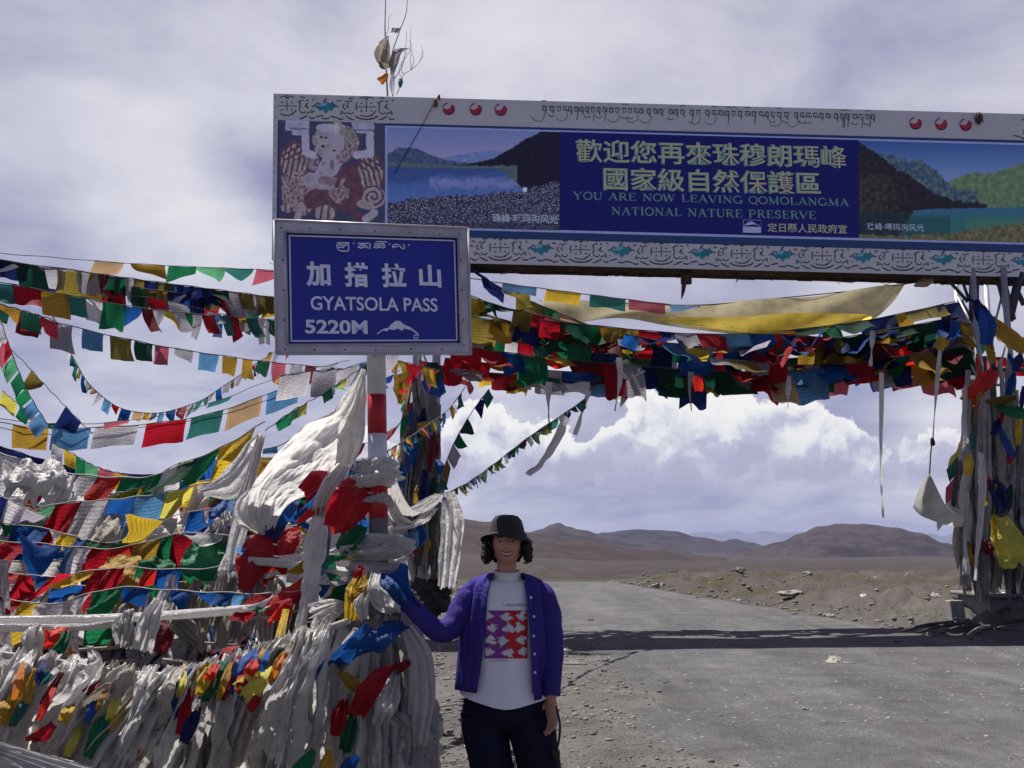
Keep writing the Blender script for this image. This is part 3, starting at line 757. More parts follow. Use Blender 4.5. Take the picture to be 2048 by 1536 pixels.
def lake(px, py, u, v):
    n = nz(px, py, 0.09); nf = 0.55 * nz(px, py, 0.13, 4, 4)
    c = L3((92, 112, 165), (128, 128, 168), (py - 255) / 55)
    yf = pw([(860, 322), (900, 314), (935, 305), (960, 303), (985, 300), (1010, 306), (1040, 318)], px) + n * 3
    if py > yf: c = L3((70, 92, 150), (130, 145, 190), 0.4 + nf * 0.7)
    yl = pw([(776, 308), (795, 297), (812, 294), (835, 298), (860, 309), (890, 320), (930, 326)], px) + n * 2
    if py > yl: c = L3((36, 52, 96), (92, 108, 130), 0.35 + nf * 0.8)
    yr = pw([(930, 330), (985, 318), (1020, 298), (1055, 276), (1085, 262), (1120, 250)], px) + n * 2
    if py > yr: c = L3((16, 12, 34), (30, 24, 46), 0.4 + nf)
    ysh = pw([(772, 322), (850, 328), (940, 332), (1120, 331)], px)
    if py > ysh + n * 3 and px < 1035: c = L3((58, 76, 92), (88, 102, 92), 0.5 + nf)
    wl = pw([(772, 333), (900, 337), (1000, 337), (1040, 346)], px)
    lim = pw([(990, 337), (1010, 352), (1035, 375), (1050, 380)], px)
    if py > wl and px < 1000 + (py - 337) * 1.15:
        c = L3((44, 76, 140), (66, 98, 165), (py - 340) / 60 + n * 0.3)
        ref = pw([(772, 364), (815, 368), (850, 356), (890, 345), (920, 352), (960, 350), (1000, 340)], px)
        if py < ref + n * 4: c = L3(c, (40, 62, 120), 0.6)
        if 350 < py < 385 and px > 860: c = L3(c, (140, 140, 185), 0.55 * ss(0, 1, 1 - abs(py - 366) / 18 + n * 0.5))
    yb = pw([(772, 408), (830, 395), (900, 392), (980, 388), (1040, 382), (1075, 372), (1120, 362)], px) + n * 6
    if py > yb:
        s = nz(px, py, 0.42, 3, 9) + 0.5 * nz(px, py, 0.9, 2, 2)
        c = L3((22, 22, 46), (44, 46, 72), 0.5 + n)
        if s > 0.10: c = L3(c, (150, 146, 165), min(1, (s - 0.10) * 2.4) * (1 if py < 445 else 0.6))
    if (px - 1050) ** 2 + (py - 379) ** 2 < 22: c = (200, 196, 205)
    return c
picture(BP, [(775, 254.5), (1119, 264), (1119, 461), (775, 452)], 230, 132, lake, 0.012, 'lake_picture', arch)
def valley(px, py, u, v):
    n = nz(px, py, 0.08); nf = 0.6 * nz(px, py, 0.12, 4, 4)
    c = L3((42, 78, 142), (98, 128, 176), (py - 285) / 70)
    yr = pw([(1880, 372), (1920, 352), (1950, 344), (1980, 348), (2010, 338), (2048, 322), (2080, 310)], px) + n * 4
    if py > yr: c = L3((66, 98, 70), (104, 128, 80), 0.5 + nf + n * 0.5)
    yd = pw([(1717, 290), (1745, 305), (1790, 312), (1820, 322), (1835, 314), (1850, 328), (1875, 345), (1895, 366), (1915, 383), (1950, 380), (1955, 384)], px) + n * 7
    if py > yd and px < 1955: c = L3((40, 62, 88), (92, 120, 108), 0.35 + nf * 1.3)
    yk = pw([(1717, 284), (1760, 312), (1790, 335), (1830, 360), (1870, 388), (1915, 402), (1975, 410)], px) + n * 6
    if py > yk and px < 1975: c = L3((20, 20, 32), (48, 40, 40), 0.4 + nf)
    if py > 350 + n * 8 and px < 1790 - (py - 350) * 0.1 + n * 40 and py > yk: c = L3((34, 30, 34), (66, 52, 48), 0.45 + nf * 1.6)
    wl = pw([(1717, 425), (1790, 425), (1860, 418), (2080, 414)], px)
    if py > wl and px > 1830 - (py - 418) * 0.6:
        c = L3((40, 92, 128), (36, 100, 92), (py - 418) / 22 + n * 0.4)
        if px > 1930: c = L3(c, (70, 116, 80), 0.5 * ss(0, 20, py - 428))
        if px < 1900: c = L3(c, (22, 66, 74), 0.7 * ss(424, 440, py))
    elif py > wl: c = L3((16, 30, 44), (38, 54, 50), 0.4 + nf)
    yb = pw([(1717, 470), (1830, 470), (1890, 468), (1940, 460), (2000, 452), (2080, 440)], px) + n * 6
    if py > yb: c = L3((62, 62, 44), (122, 112, 64), 0.5 + nf * 1.2)
    return c
picture(BP, [(1718, 281), (2072, 291), (2072, 486), (1718, 476)], 230, 128, valley, 0.012, 'valley_picture', arch)
# carved guardian beast printed at the left end (plain stand-in for a temple carving)
def cap(p, a, b, r):
    ax, ay = a; bx, by = b; dx, dy = bx - ax, by - ay; t = max(0, min(1, ((p[0] - ax) * dx + (p[1] - ay) * dy) / (dx * dx + dy * dy + 1e-9)))
    return sqrt((p[0] - ax - dx * t) ** 2 + (p[1] - ay - dy * t) ** 2) - r
def ell(p, c, rx, ry): return (sqrt(((p[0] - c[0]) / rx) ** 2 + ((p[1] - c[1]) / ry) ** 2) - 1) * min(rx, ry)
def beast(px, py, u, v):
    x = (px - 550) / 0.1693; y = (py - 190) / 0.1693 - (px - 556) * 0.02 / .1693
    q = (x + nz(x, y, 0.012) * 9, y + nz(x, y, 0.012, 3, 5) * 9)
    x, y = q
    nf = 0.8 * nz(x, y, 0.012, 4, 2); n2 = nz(x, y, 0.030, 3, 3)
    cream = L3((118, 106, 108), (172, 162, 160), 0.5 + nf * 0.8); pale = L3((142, 138, 158), (160, 156, 172), 0.5 + nf); mar = L3((52, 22, 40), (84, 36, 48), 0.5 + nf * 1.4)
    spk = L3(mar, cream, 0.72 + n2 * 1.1)
    c = (18, 32, 70)
    # wings with feather ribs
    for (cx, cy, rx, ry, k) in ((235, 790, 165, 225, 1), (1120, 900, 150, 225, -1)):
        d = ell(q, (cx, cy), rx, ry)
        if d < 22: c = mar
        if d < 0:
            rib = sin((x - cx + k * (y - cy) * 0.25) * 0.105 + (0 if y > cy - 40 else 1.2)); sc = sin((y - cy) * 0.09 + (x - cx) * 0.05 * k)
            c = cream if (rib > -0.25 and (y > cy - 30 or sc > -0.3)) else mar
    if cap(q, (120, 980), (140, 1330), 46) < 0: c = spk
    if ell(q, (150, 1330), 80, 60) < 0: c = cream if sin(x * 0.09) > -0.4 else mar
    # mane
    if ell(q, (715, 545), 275, 225) < 0: c = L3((96, 84, 92), (168, 160, 160), 0.5 + n2 * 1.3)
    if ell(q, (860, 490), 110, 130) < 0: c = L3((84, 82, 68), (142, 138, 118), 0.5 + n2 * 1.3)
    # haunches, dark belly, legs
    if ell(q, (320, 1150), 165, 270) < 0: c = spk
    if ell(q, (600, 1230), 260, 150) < 0: c = mar
    if ell(q, (860, 1130), 190, 230) < 0: c = mar
    if ell(q, (760, 1140), 120, 130) < 0: c = spk
    if cap(q, (900, 880), (880, 1000), 90) < 0: c = mar
    if cap(q, (850, 1260), (1000, 1440), 60) < 0: c = mar
    if cap(q, (300, 1300), (265, 1440), 40) < 0: c = cream
    if ell(q, (590, 1380), 125, 90) < 0: c = cream if sin(x * 0.075 + y * 0.01) > -0.5 else mar
    if cap(q, (1070, 1450), (1170, 1370), 45) < 0: c = pale
    # tail spiral
    dx, dy = x - 1160, y - 1180; r = sqrt(dx * dx + dy * dy); an = atan2(dy, dx)
    if r < 140: c = cream if sin(r * 0.10 + an) > -0.35 else mar
    if cap(q, (1010, 1270), (1120, 1290), 45) < 0: c = cream
    # torso, belt, head
    if cap(q, (720, 690), (590, 930), 120) < 0: c = pale if abs(nf) < 0.28 else cream
    if cap(q, (470, 760), (440, 830), 55) < 0: c = spk
    if ell(q, (675, 810), 26, 60) < 0: c = (108, 80, 96)
    for k in range(3):
        if abs(ell(q, (570, 860 + k * 40), 210, 120)) < 9 and y > 900: c = mar if k != 1 else cream
    if cap(q, (420, 1000), (560, 1010), 90) < 0: c = pale if n2 > -0.2 else cream
    if abs(ell(q, (590, 960), 205, 130)) < 22 and y > 970: c = cream
    if cap(q, (560, 1000), (680, 1000), 50) < 0: c = L3(mar, cream, 0.6)
    if cap(q, (800, 720), (920, 620), 75) < 0: c = spk
    if cap(q, (800, 860), (730, 1060), 26) < 0: c = mar
    if ell(q, (700, 545), 120, 145) < 0: c = pale
    if ell(q, (560, 560), 110, 130) < 0: c = L3(cream, pale, 0.3 + nf)
    c = L3(c, (118, 98, 106), 0.30)
    for e in ((465, 600), (565, 595), (545, 490), (600, 495), (700, 640)):
        if ell(q, e, 17, 15) < 0: c = (38, 24, 44)
    if ell(q, (600, 375), 115, 48) < 0: c = pale
    if cap(q, (740, 310), (740, 400), 42) < 0: c = cream
    # raised arms holding blocks
    for pts in ([(355, 440), (365, 670), (450, 700)], [(1120, 440), (1125, 670), (960, 690)]):
        for a, b in zip(pts, pts[1:]):
            if cap(q, a, b, 46) < 0: c = pale
    if (120 < x < 405 and 290 < y < 420) or (910 < x < 1172 and 290 < y < 395) or (200 < x < 400 and 410 < y < 470) or (960 < x < 1160 and 390 < y < 430): c = L3((128, 126, 150), (150, 148, 168), 0.5 + nf)
    if abs(y - 395) < 7 and ((180 < x < 405) or (915 < x < 1165)): c = (78, 72, 96)
    return c
picture(BP, [(558, 240), (770, 247), (770, 449), (557, 442)], 170, 162, beast, 0.012, 'beast_picture', arch)
# ornament bands -----------------------------------------------------------------
M_orn = plain('ornament_dark', (0.045, 0.04, 0.06), 0.6)
M_turq = plain('turquoise', rgb(28, 112, 122, 2.0), 0.4, var=0.2)
M_turql = plain('pale_turquoise', rgb(120, 150, 178, 1.9), 0.4)
M_red = plain('moon_red', rgb(140, 28, 52, 2.2), 0.45)
def medallion(cx, cy):
    s = []
    s += [arc(cx, cy, 25, 20, 55, 125, 6), arc(cx, cy, 21, 18, 150, 205, 6), arc(cx, cy, 26, 21, -25, 28, 6), arc(cx, cy, 21, 18, 290, 335, 5), arc(cx, cy, 24, 19, 235, 300, 6)]
    s += [([(cx - 19, cy), (cx + 20, cy)], 1.4), ([(cx, cy - 12), (cx, cy + 10)], 1.4)]
    for dx, dy in ((-10, -7), (10, -7), (-10, 8), (10, 8)): s.append(([(cx + dx - 1.8, cy + dy), (cx + dx + 1.8, cy + dy)], 2.6))
    s.append(([(cx - 3, cy - 16), (cx + 4, cy - 16)], 2.6))
    for k in (-1, 1):
        s += [arc(cx + k * 31, cy - 6, 6, 6, 60, 200, 6), arc(cx + k * 32, cy + 9, 6, 5, 180, 350, 6), arc(cx + k * 43, cy - 1, 4, 5, 90, 300, 6), ([(cx + k * 26, cy - 18), (cx + k * 36, cy - 17)], 2.0), ([(cx + k * 38, cy - 12), (cx + k * 43, cy - 10)], 2.2),
              ([(cx + k * 36, cy + 2), (cx + k * 40, cy - 4)], 2.2), ([(cx + k * 48, cy + 8), (cx + k * 52, cy + 11)], 2.0), arc(cx + k * 46, cy + 16, 6, 4, 0, 180, 5), ([(cx + k * 50, cy - 14), (cx + k * 55, cy - 11)], 1.8)]
    s += [(arc(cx, cy + 12, 26, 13, 205, 335, 9), 2.6)]
    for k, a0 in ((-1, 1), (1, 1)): s += [([(cx + k * 24, cy + 26), (cx + k * 30, cy + 25), (cx + k * 37, cy + 21), (cx + k * 42, cy + 19)], 2.6), (arc(cx + k * 51, cy + 21, 6, 4, 190, 330, 5), 2.6), ([(cx + k * 58, cy + 22), (cx + k * 66, cy + 20), (cx + k * 72, cy + 19)], 2.4)]
    return s
def gem_lines(cx, cy):
    return [([(cx - 27, cy), (cx - 20, cy - 3), (cx - 16, cy - 8)], 2.2), (arc(cx - 8, cy - 8, 6, 4, 180, 330, 5), 2.2), ([(cx - 4, cy - 9), (cx - 1, cy - 14), (cx + 3, cy - 16)], 2.2), (arc(cx + 10, cy - 10, 5, 5, 200, 370, 5), 2.2),
            ([(cx + 15, cy - 6), (cx + 20, cy - 2), (cx + 26, cy)], 2.2), (arc(cx, cy + 21, 8, 3, 190, 350, 6), 2.4), ([(cx + 22, cy - 12), (cx + 27, cy - 11)], 1.6), ([(cx - 24, cy + 8), (cx - 21, cy + 11)], 1.6)]
def band(centres, gems, name):
    ls = []
    for one in [medallion(*q) for q in centres] + [gem_lines(*q) for q in gems]:
        ls = one
        ls = [l for l in ls if min(p[0] for p in (l[0] if isinstance(l, tuple) else l)) > 554 and not (800 < max(p[0] for p in (l[0] if isinstance(l, tuple) else l)) < 900)]
        if ls: strokes(BP, ls, M_orn, arch, 0.006, 'carved_ornament')
    for cx, cy in gems:
        out = [(-23, 0), (-14, -3), (-9, -6), (-3, -8), (0, -13), (5, -7), (12, -5), (22, -1), (15, 3), (13, 8), (7, 6), (1, 14), (-6, 6), (-12, 8), (-15, 4)]
        mb = MB(); mb.poly([BP.hit(cx + a, cy + b2, 0.008) for a, b2 in out]); g = mb.build('gem', M_turq, arch, smooth=False)
        mb = MB(); mb.poly([BP.hit(cx + a, cy + b2, 0.012) for a, b2 in [(-17, -1), (-9, -5), (-2, -7), (0, -11), (3, -5), (-2, -1)]]); mb.build('gem_face', M_turql, g, smooth=False)
cs = [(1000.5 + 161.0 * i, 495.5 + 4.05 * i) for i in range(-1, 9)]
band(cs, [(1082 + 161.0 * i, 497.5 + 4.05 * i) for i in range(-1, 8)], 'lower')
band([(574, 212), (733, 214)], [(651, 213.5)], 'upper')
band([(2098, 252), (2256, 256)], [(2176, 254)], 'upper')
for cx, cy in ((897, 216), (951, 217), (1001, 218), (1831, 245), (1882, 246.5), (1931, 248)):
    def moon(dx, dy, r):
        P = [(cx + dx + r * cos(radians(a)), cy + dy - r * sin(radians(a))) for a in range(-265, 40, 12)]
        I = [(cx + dx - 3.5 + r * 0.78 * cos(radians(a)), cy + dy - 6.5 - r * 0.78 * sin(radians(a))) for a in range(5, -175, -14)]
        return P + I
    mb = MB(); mb.poly([BP.hit(a, b2, 0.006) for a, b2 in moon(0.6, 1.8, 12.2)]); f = mb.build('moon', M_orn, arch, smooth=False)
    mb = MB(); mb.poly([BP.hit(a, b2, 0.010) for a, b2 in moon(0, 0, 11.5)]); mb.build('moon_face', M_red, f, smooth=False)
# lettering ------------------------------------------------------------------------
M_lgrn = plain('letter_green', rgb(98, 134, 122, 2.4), 0.5); M_lbei = plain('letter_beige', rgb(158, 158, 128, 2.3), 0.5); M_lwht = plain('letter_white', rgb(170, 180, 196, 2.2), 0.5)
def two(body, L, Rr, h, bold, name='lettering'):
    o = lettering(BP, body, L, Rr, h, M_lgrn, txtp, 0.016, bold + 0.012)
    lettering(BP, body, (L[0] + 2.2, L[1] - 0.4), (Rr[0] + 1.2, Rr[1] - 0.4), h - 2.5, M_lbei, txtp, 0.020, bold - 0.008)
two('歡迎您再來珠穆朗瑪峰', (1150, 301), (1692, 315), 50, 0.010)
two('國家級自然保護區', (1206, 357), (1640, 367), 50, 0.010)
lettering(BP, '', (1145, 392), (1698, 406), 19.5, M_lgrn, txtp, 0.016, glyphs=serif('YOU ARE NOW LEAVING QOMOLANGMA'))
lettering(BP, '', (1223, 421.5), (1632, 430.5), 18, M_lgrn, txtp, 0.016, glyphs=serif('NATIONAL NATURE PRESERVE'))
lettering(BP, '定日縣人民政府宣', (1535, 454.5), (1694, 458.5), 19, M_lbei, txtp, 0.016, 0.012)
lettering(BP, '珠峰·嘎玛沟风光', (1734, 452.5), (1848, 455.5), 15, M_lwht, arch, 0.016, 0.006)
lettering(BP, '珠峰·嘎玛沟风光', (985, 435.5), (1116, 439), 18, M_lwht, arch, 0.016, 0.014)
# little emblem with a snow peak
lg = sheet(BP, [(1486, 453), (1522, 454), (1522, 466), (1486, 465)], 0.016, plain('emblem_white', rgb(160, 160, 190, 2.3), 0.5), 'emblem', txtp)
mb = MB(); mb.poly([BP.hit(*p, 0.016) for p in [(1487, 451), (1494, 446), (1502, 442), (1511, 447), (1519, 451), (1520, 453), (1513, 449), (1505, 449), (1497, 450)]]); mb.build('emblem', plain('emblem_white', (0, 0, 0)), txtp, smooth=False)
strokes(BP, [[(1486, 440), (1522, 441), (1522, 452)], [(1486, 440), (1486, 452)]], M_bline, txtp, 0.016, 'emblem', 0.8)
# flowing Tibetan line along the top of the board
M_lgd = plain('script_green', rgb(44, 56, 58, 2.2), 0.5)
def tib_line():
    ls = []; R.seed(11); x = 1084; y0 = 213
    ls += [([(1060, 231), (1066, 238), (1074, 243), (1083, 242), (1088, 236), (1089, 226)], 1.3), (arc(1088, 206, 6, 5, 150, 20, 6), 1.5)]
    while x < 1742:
        y = y0 + (x - 1084) * 0.0265; kind = R.choice('ahtoshcvwbpl')
        w_ = R.uniform(8, 12)
        ls.append(([(x, y), (x + 2, y - 1), (x + w_ * .8, y)], 2.2))
        if kind in 'ahv': ls += [([(x + w_ * .7, y), (x + w_ * .7, y + 8), (x + w_ * .65, y + 14)], 2.0), (arc(x + w_ * .35, y + 5, 3, 3.5, 90, 330, 7), 1.8)]
        elif kind in 'tp': ls += [([(x + 2, y), (x + 2, y + 7), (x + 5, y + 10), (x + w_ * .8, y + 3), (x + w_ * .8, y + 12)], 1.9)]
        elif kind in 'os': ls += [(arc(x + 4, y + 5, 3.5, 3.5, 80, 400, 8), 1.8), ([(x + w_ * .9, y), (x + w_ * .9, y + 9)], 1.9)]
        elif kind in 'cw': ls += [(arc(x + 3, y + 4, 2.6, 3, 120, 380, 7), 1.7), (arc(x + 8, y + 5, 2.6, 3, 120, 380, 7), 1.7)]
        elif kind in 'bl': ls += [([(x + 1, y), (x + 2, y + 9), (x + 7, y + 7), (x + 7, y)], 1.9)]
        if R.random() < 0.16:   # long swash below
            ls.append(([(x + 6, y + 10), (x + 9, y + 17), (x + 6, y + 24), (x - 3, y + 28), (x - 12, y + 25), (x - 15, y + 20)], 1.2))
        elif R.random() < 0.22: ls.append((arc(x + 4, y + 16, 6, 4, 160, 350, 7), 1.5))
        elif R.random() < 0.25: ls.append(([(x + 7, y + 10), (x + 6.5, y + 19), (x + 5, y + 26)], 1.4))
        if R.random() < 0.2: ls.append((arc(x + 5, y - 5, 6, 4, 150, 15, 6), 1.4))
        if R.random() < 0.3: ls.append(([(x + w_, y), (x + w_ + 1.5, y + 1)], 2.0)); w_ += 2
        if R.random() < 0.10: w_ += 5
        x += w_ + 2
    for xx in (1690, 1697, 1741): ls.append(([(xx, y0 + 16), (xx - 0.5, y0 + 26), (xx - 1.5, y0 + 42)], 1.8))
    return ls
strokes(BP, tib_line(), M_lgd, arch, 0.006, 'script')
for k in range(14):   # rivets along the left edge of the board
    mb = MB(); mb.blob(BP.hit(551 - k * 0.25, 196 + k * 18.5, 0.004), 0.012, sub=1, amp=0); mb.build('rivet', M_darksteel, board)
# posts: each a braced steel frame
def P3(px, py, Y): return at(px, py, Y)
def post(px0, px1, Y, name):
    mb = MB()
    ztop = at(px0, 548, Y).z
    X0, X1 = at(px0, HORIZON, Y).x, at(px1, HORIZON, Y).x
    legs = [(X0, Y - 0.25), (X1, Y - 0.25), (X0, Y + 0.5), (X1, Y + 0.5)]
    for x, y in legs: mb.tube([(x, y, gz(x, y) - 0.2), (x, y, ztop * 0.5), (x, y, ztop + 0.05)], 0.062 if y < Y else 0.05, 10)
    for k in range(6):
        z0 = 0.6 + (ztop - 0.9) * k / 6; z1 = 0.6 + (ztop - 0.9) * (k + 1) / 6
        mb.tube([(legs[0][0], legs[0][1], z0), (legs[1][0], legs[1][1], z0)], 0.03, 6)
        mb.tube([(legs[0][0], legs[0][1], z0), (legs[2][0], legs[2][1], z1)], 0.025, 6); mb.tube([(legs[1][0], legs[1][1], z1), (legs[3][0], legs[3][1], z0)], 0.025, 6)
        mb.tube([(legs[2][0], legs[2][1], z1), (legs[3][0], legs[3][1], z0)], 0.025, 6)
    return mb.build('post', M_steel, arch)
post(828, 868, 18.75, 'l'); post(1972, 2036, 19.55, 'r')
mb = MB()
for a, b2, r in [((1893, 556), (1936, 604), .035), ((1948, 552), (1948, 640), .10), ((2000, 552), (2022, 640), .10), ((2040, 548), (2018, 640), .09), ((1924, 560), (1938, 600), .03), ((1985, 738), (2060, 740), .05), ((2020, 552), (2048, 610), .05)]:
    mb = MB(); mb.tube([at(*a, 19.4), at(*b2, 19.35)], r, 8); mb.build('brace', M_darksteel, arch)
mb = MB()
for k, (x0, x1) in enumerate(((1352, 1384), (1478, 1480))):
    pass
top = BP.hit(1372, 546, -0.2)
mb.box(top + Vector((0, 0, -0.10)), (0.10, 0, 0), (0, 0.05, 0), (0, 0, 0.12)); mb.tube([top + Vector((-0.04, 0, -0.2)), top + Vector((-0.07, 0, -0.38)), top + Vector((-0.1, 0, -0.52))], [0.05, 0.035, 0.008], 7)
q = BP.hit(1474, 548, -0.2); mb.tube([q, q + Vector((0.02, 0, -0.1)), q + Vector((-0.03, 0, -0.17))], [0.03, 0.02, 0.006], 6)
mb.build('hanging_bracket', M_rust, arch)
mb = MB()   # guy wire lying over the face of the board
mb.tube([BP.hit(872, 200, 0.05), BP.hit(838, 262, 0.03), BP.hit(790, 345, 0.02)], 0.007, 4)
wire = mb.build('wire', M_rope_dark, arch)
mb = MB(); mb.blob(BP.hit(871, 206, 0.05), (0.04, 0.03, 0.09), 3, 0.3); mb.blob(BP.hit(878, 194, 0.02), (0.03, 0.03, 0.05), 4, 0.3); mb.build('wire_knot', plain('dry_reed', (0, 0, 0)), wire)
mb = MB(); mb.blob(BP.hit(1957, 236, 0.05), (0.07, 0.05, 0.10), 8, 0.5, 3, 2.5); mb.build('wire_knot', M_rust, wire)
# ------------------------------------------------------------------ pass sign on its red and white pole
sl, sr = at(552, 574, 4.42), at(938, 581, 4.72)
Rv = (sr - sl).normalized(); Uv = (Vector((0, 0, 1)) - Rv * Rv.z)
tb = at(757, 1000, 4.62)
SP = Plane((sl + sr) / 2, sr - sl, Uv, mpp(745, 577, 4.57) )
sign = empty('road_sign', (tb.x, tb.y + 0.05, 0), 'blue mountain pass altitude sign in silver frame on red and white banded pole', 'road sign')
M_alu = plain('dull_aluminium', (0.46, 0.44, 0.50), 0.45, 0.25, var=0.25, scale=9)
M_sblue = plain('sign_blue', rgb(14, 22, 118, 1.75), 0.35, var=0.10, scale=3.0, spec=0.5)
M_swhite = plain('sign_white', rgb(180, 182, 200, 1.7), 0.5, var=0.1, scale=20)
M_bolt = plain('bolt_head', (0.10, 0.09, 0.11), 0.5, 0.4)
M_pw = plain('pole_white', (0.62, 0.60, 0.62), 0.4, var=0.14, scale=14); M_pr = plain('pole_red', (0.40, 0.012, 0.020), 0.4, var=0.2, scale=12); M_pg = plain('pole_bare', (0.14, 0.13, 0.13), 0.6, var=0.3, scale=14)
OC = [(548, 440), (936, 456), (942, 708), (553, 708)]; IC = [(570, 463), (916, 474), (922, 688), (575, 690)]
def rect_on(pl, cs, off): return [pl.hit(*p, off) for p in cs]
mb = MB()
o1, o0 = rect_on(SP, OC, 0.022), rect_on(SP, OC, -0.012)
i1, i0 = rect_on(SP, IC, 0.022), rect_on(SP, IC, 0.002)
for k in range(4):
    k2 = (k + 1) % 4
    mb.poly([o1[k], o1[k2], i1[k2], i1[k]]); mb.poly([o0[k], o0[k2], o1[k2], o1[k]]); mb.poly([i1[k], i1[k2], i0[k2], i0[k]])
mb.poly(o0)
frame = mb.build('frame', M_alu, sign, smooth=False)
mb = MB()   # raised outer and inner lips of the frame
for cs, grow in ((OC, 0.0), (IC, 0.0)):
    q = rect_on(SP, cs, 0.024)
    for k in range(4): mb.tube([q[k], q[(k + 1) % 4]], 0.006, 6)
mb.build('lip', plain('frame_edge', (0.46, 0.43, 0.48), 0.4, 0.2, var=0.2), frame)
panelb = sheet(SP, IC, 0.004, M_sblue, 'panel', sign)
# white line
LO = [(577.5, 469.5), (910, 480), (915.5, 681.5), (581.5, 683.5)]; LI = [(580.5, 472.5), (907.2, 482.8), (912.4, 678.8), (584.2, 680.6)]
mb = MB(); a, b2 = rect_on(SP, LO, 0.007), rect_on(SP, LI, 0.007)
for k in range(4): mb.poly([a[k], a[(k + 1) % 4], b2[(k + 1) % 4], b2[k]])
mb.build('border_line', M_swhite, panelb, smooth=False)
for px, py in [(620, 457), (680, 459), (750, 462), (820, 465), (880, 468), (566, 520), (567, 580), (568, 640), (571, 698), (629, 699), (690, 699), (752, 699), (822, 698), (884, 698), (928, 690), (926, 640), (924, 580), (922, 520), (919, 468), (563, 455)]:
    q = SP.hit(px, py, 0.024); mb = MB(); mb.blob(q, 0.0045, sub=1, amp=0); mb.build('bolt', M_bolt, frame)
lettering(SP, '加', (612, 547.5), (661, 548.5), 50, M_swhite, panelb, 0.008, 0.035)
lettering(SP, '措', (689, 549), (737, 550), 50, M_swhite, panelb, 0.008, 0.035)
lettering(SP, '拉', (763, 550), (812, 551), 50, M_swhite, panelb, 0.008, 0.035)
lettering(SP, '山', (838, 551.5), (882, 552.5), 47, M_swhite, panelb, 0.008, 0.035)
lettering(SP, 'GYATSOLA PASS', (621, 606), (875, 610), 28, M_swhite, panelb, 0.008, 0.018)
lettering(SP, '5220M', (610, 653), (735, 654.5), 28, M_swhite, panelb, 0.008, 0.030)
def P_(l, s=0.0928, ox=650, oy=470): return [(ox + x * s, oy + y * s) for x, y in l]
tib = [P_([(250, 180), (520, 180)]), P_([(260, 200), (245, 250), (280, 285), (340, 270), (390, 285), (395, 240), (330, 215), (265, 235)]), P_([(395, 285), (410, 240), (470, 205), (500, 225), (500, 350), (400, 360), (310, 345), (250, 300)]),
       P_([(595, 190), (625, 190)]), P_([(700, 195), (880, 195), (930, 180)]), P_([(720, 265), (780, 225), (860, 235), (915, 285), (960, 300), (965, 200), (920, 190)]), P_([(720, 245), (700, 270), (760, 288), (830, 275), (880, 250)]),
       P_([(1080, 155), (1180, 150), (1250, 165), (1300, 150), (1335, 180)]), P_([(1050, 200), (1150, 195), (1280, 205)]), P_([(1060, 240), (1040, 275), (1100, 290), (1160, 270), (1180, 215), (1180, 270), (1230, 290), (1290, 270), (1280, 240), (1200, 232)]), P_([(1060, 245), (1130, 235), (1170, 250)]),
       P_([(1365, 208), (1395, 208)]), P_([(1450, 290), (1445, 240), (1500, 210), (1570, 215), (1600, 250), (1640, 290), (1700, 310), (1700, 220), (1660, 215)]), P_([(1460, 285), (1500, 260), (1560, 260)]), P_([(1785, 225), (1815, 225)])]
strokes(SP, tib, M_swhite, panelb, 0.008, 'script', 2.6)
mb = MB()
for poly in ([(753, 667), (768, 657), (776, 656), (783, 648), (792, 641), (800, 642), (808, 649), (822, 655), (838, 668), (838, 671), (822, 660), (808, 657), (804, 662), (796, 657), (786, 660), (778, 658), (774, 663), (766, 660), (757, 667)],):
    mb.poly([SP.hit(*p, 0.008) for p in poly])
mb.build('peak_emblem', M_swhite, panelb, smooth=False)
strokes(SP, [([(754, 669), (762, 663), (766, 661)], 1.4), (arc(831, 675, 4.2, 4.6, 0, 360, 12), 1.5), ([(829, 676), (833, 675)], 1.4), ([(826, 672), (834, 671)], 1.2)], M_swhite, panelb, 0.008, 'peak_emblem', 1.4)
# pole
def polec(py): return at(752.5 + (py - 710) * 0.0135, py, SP.O.y + 0.055)
pk = mpp(755, 850, 4.6)
def polebit(y0, y1, m, nm='pole', extra=0.0):
    mb = MB(); mb.tube([polec(y0), polec((y0 + y1) / 2), polec(y1)], 19.2 * pk + extra, 24, cap=True); return mb.build(nm, m, sign)
polebit(460, 790, M_pw); polebit(790, 868, M_pr); polebit(868, 972, M_pw); polebit(972, 1036, M_pr); polebit(1036, 1240, M_pg)
b0 = polec(1240); mb = MB(); mb.tube([b0, (b0.x + 0.01, b0.y, 0.3), (b0.x + 0.012, b0.y, -0.2)], 19.2 * pk, 20); mb.build('pole', M_pg, sign)
mb = MB()
for py in (520, 640):
    c0 = polec(py); mb.box(c0 - SP.N * 0.0 + SP.N * 0.035, SP.R * 0.16, SP.N * 0.008, SP.U * 0.02)
mb.build('bracket', M_alu, sign, smooth=False)
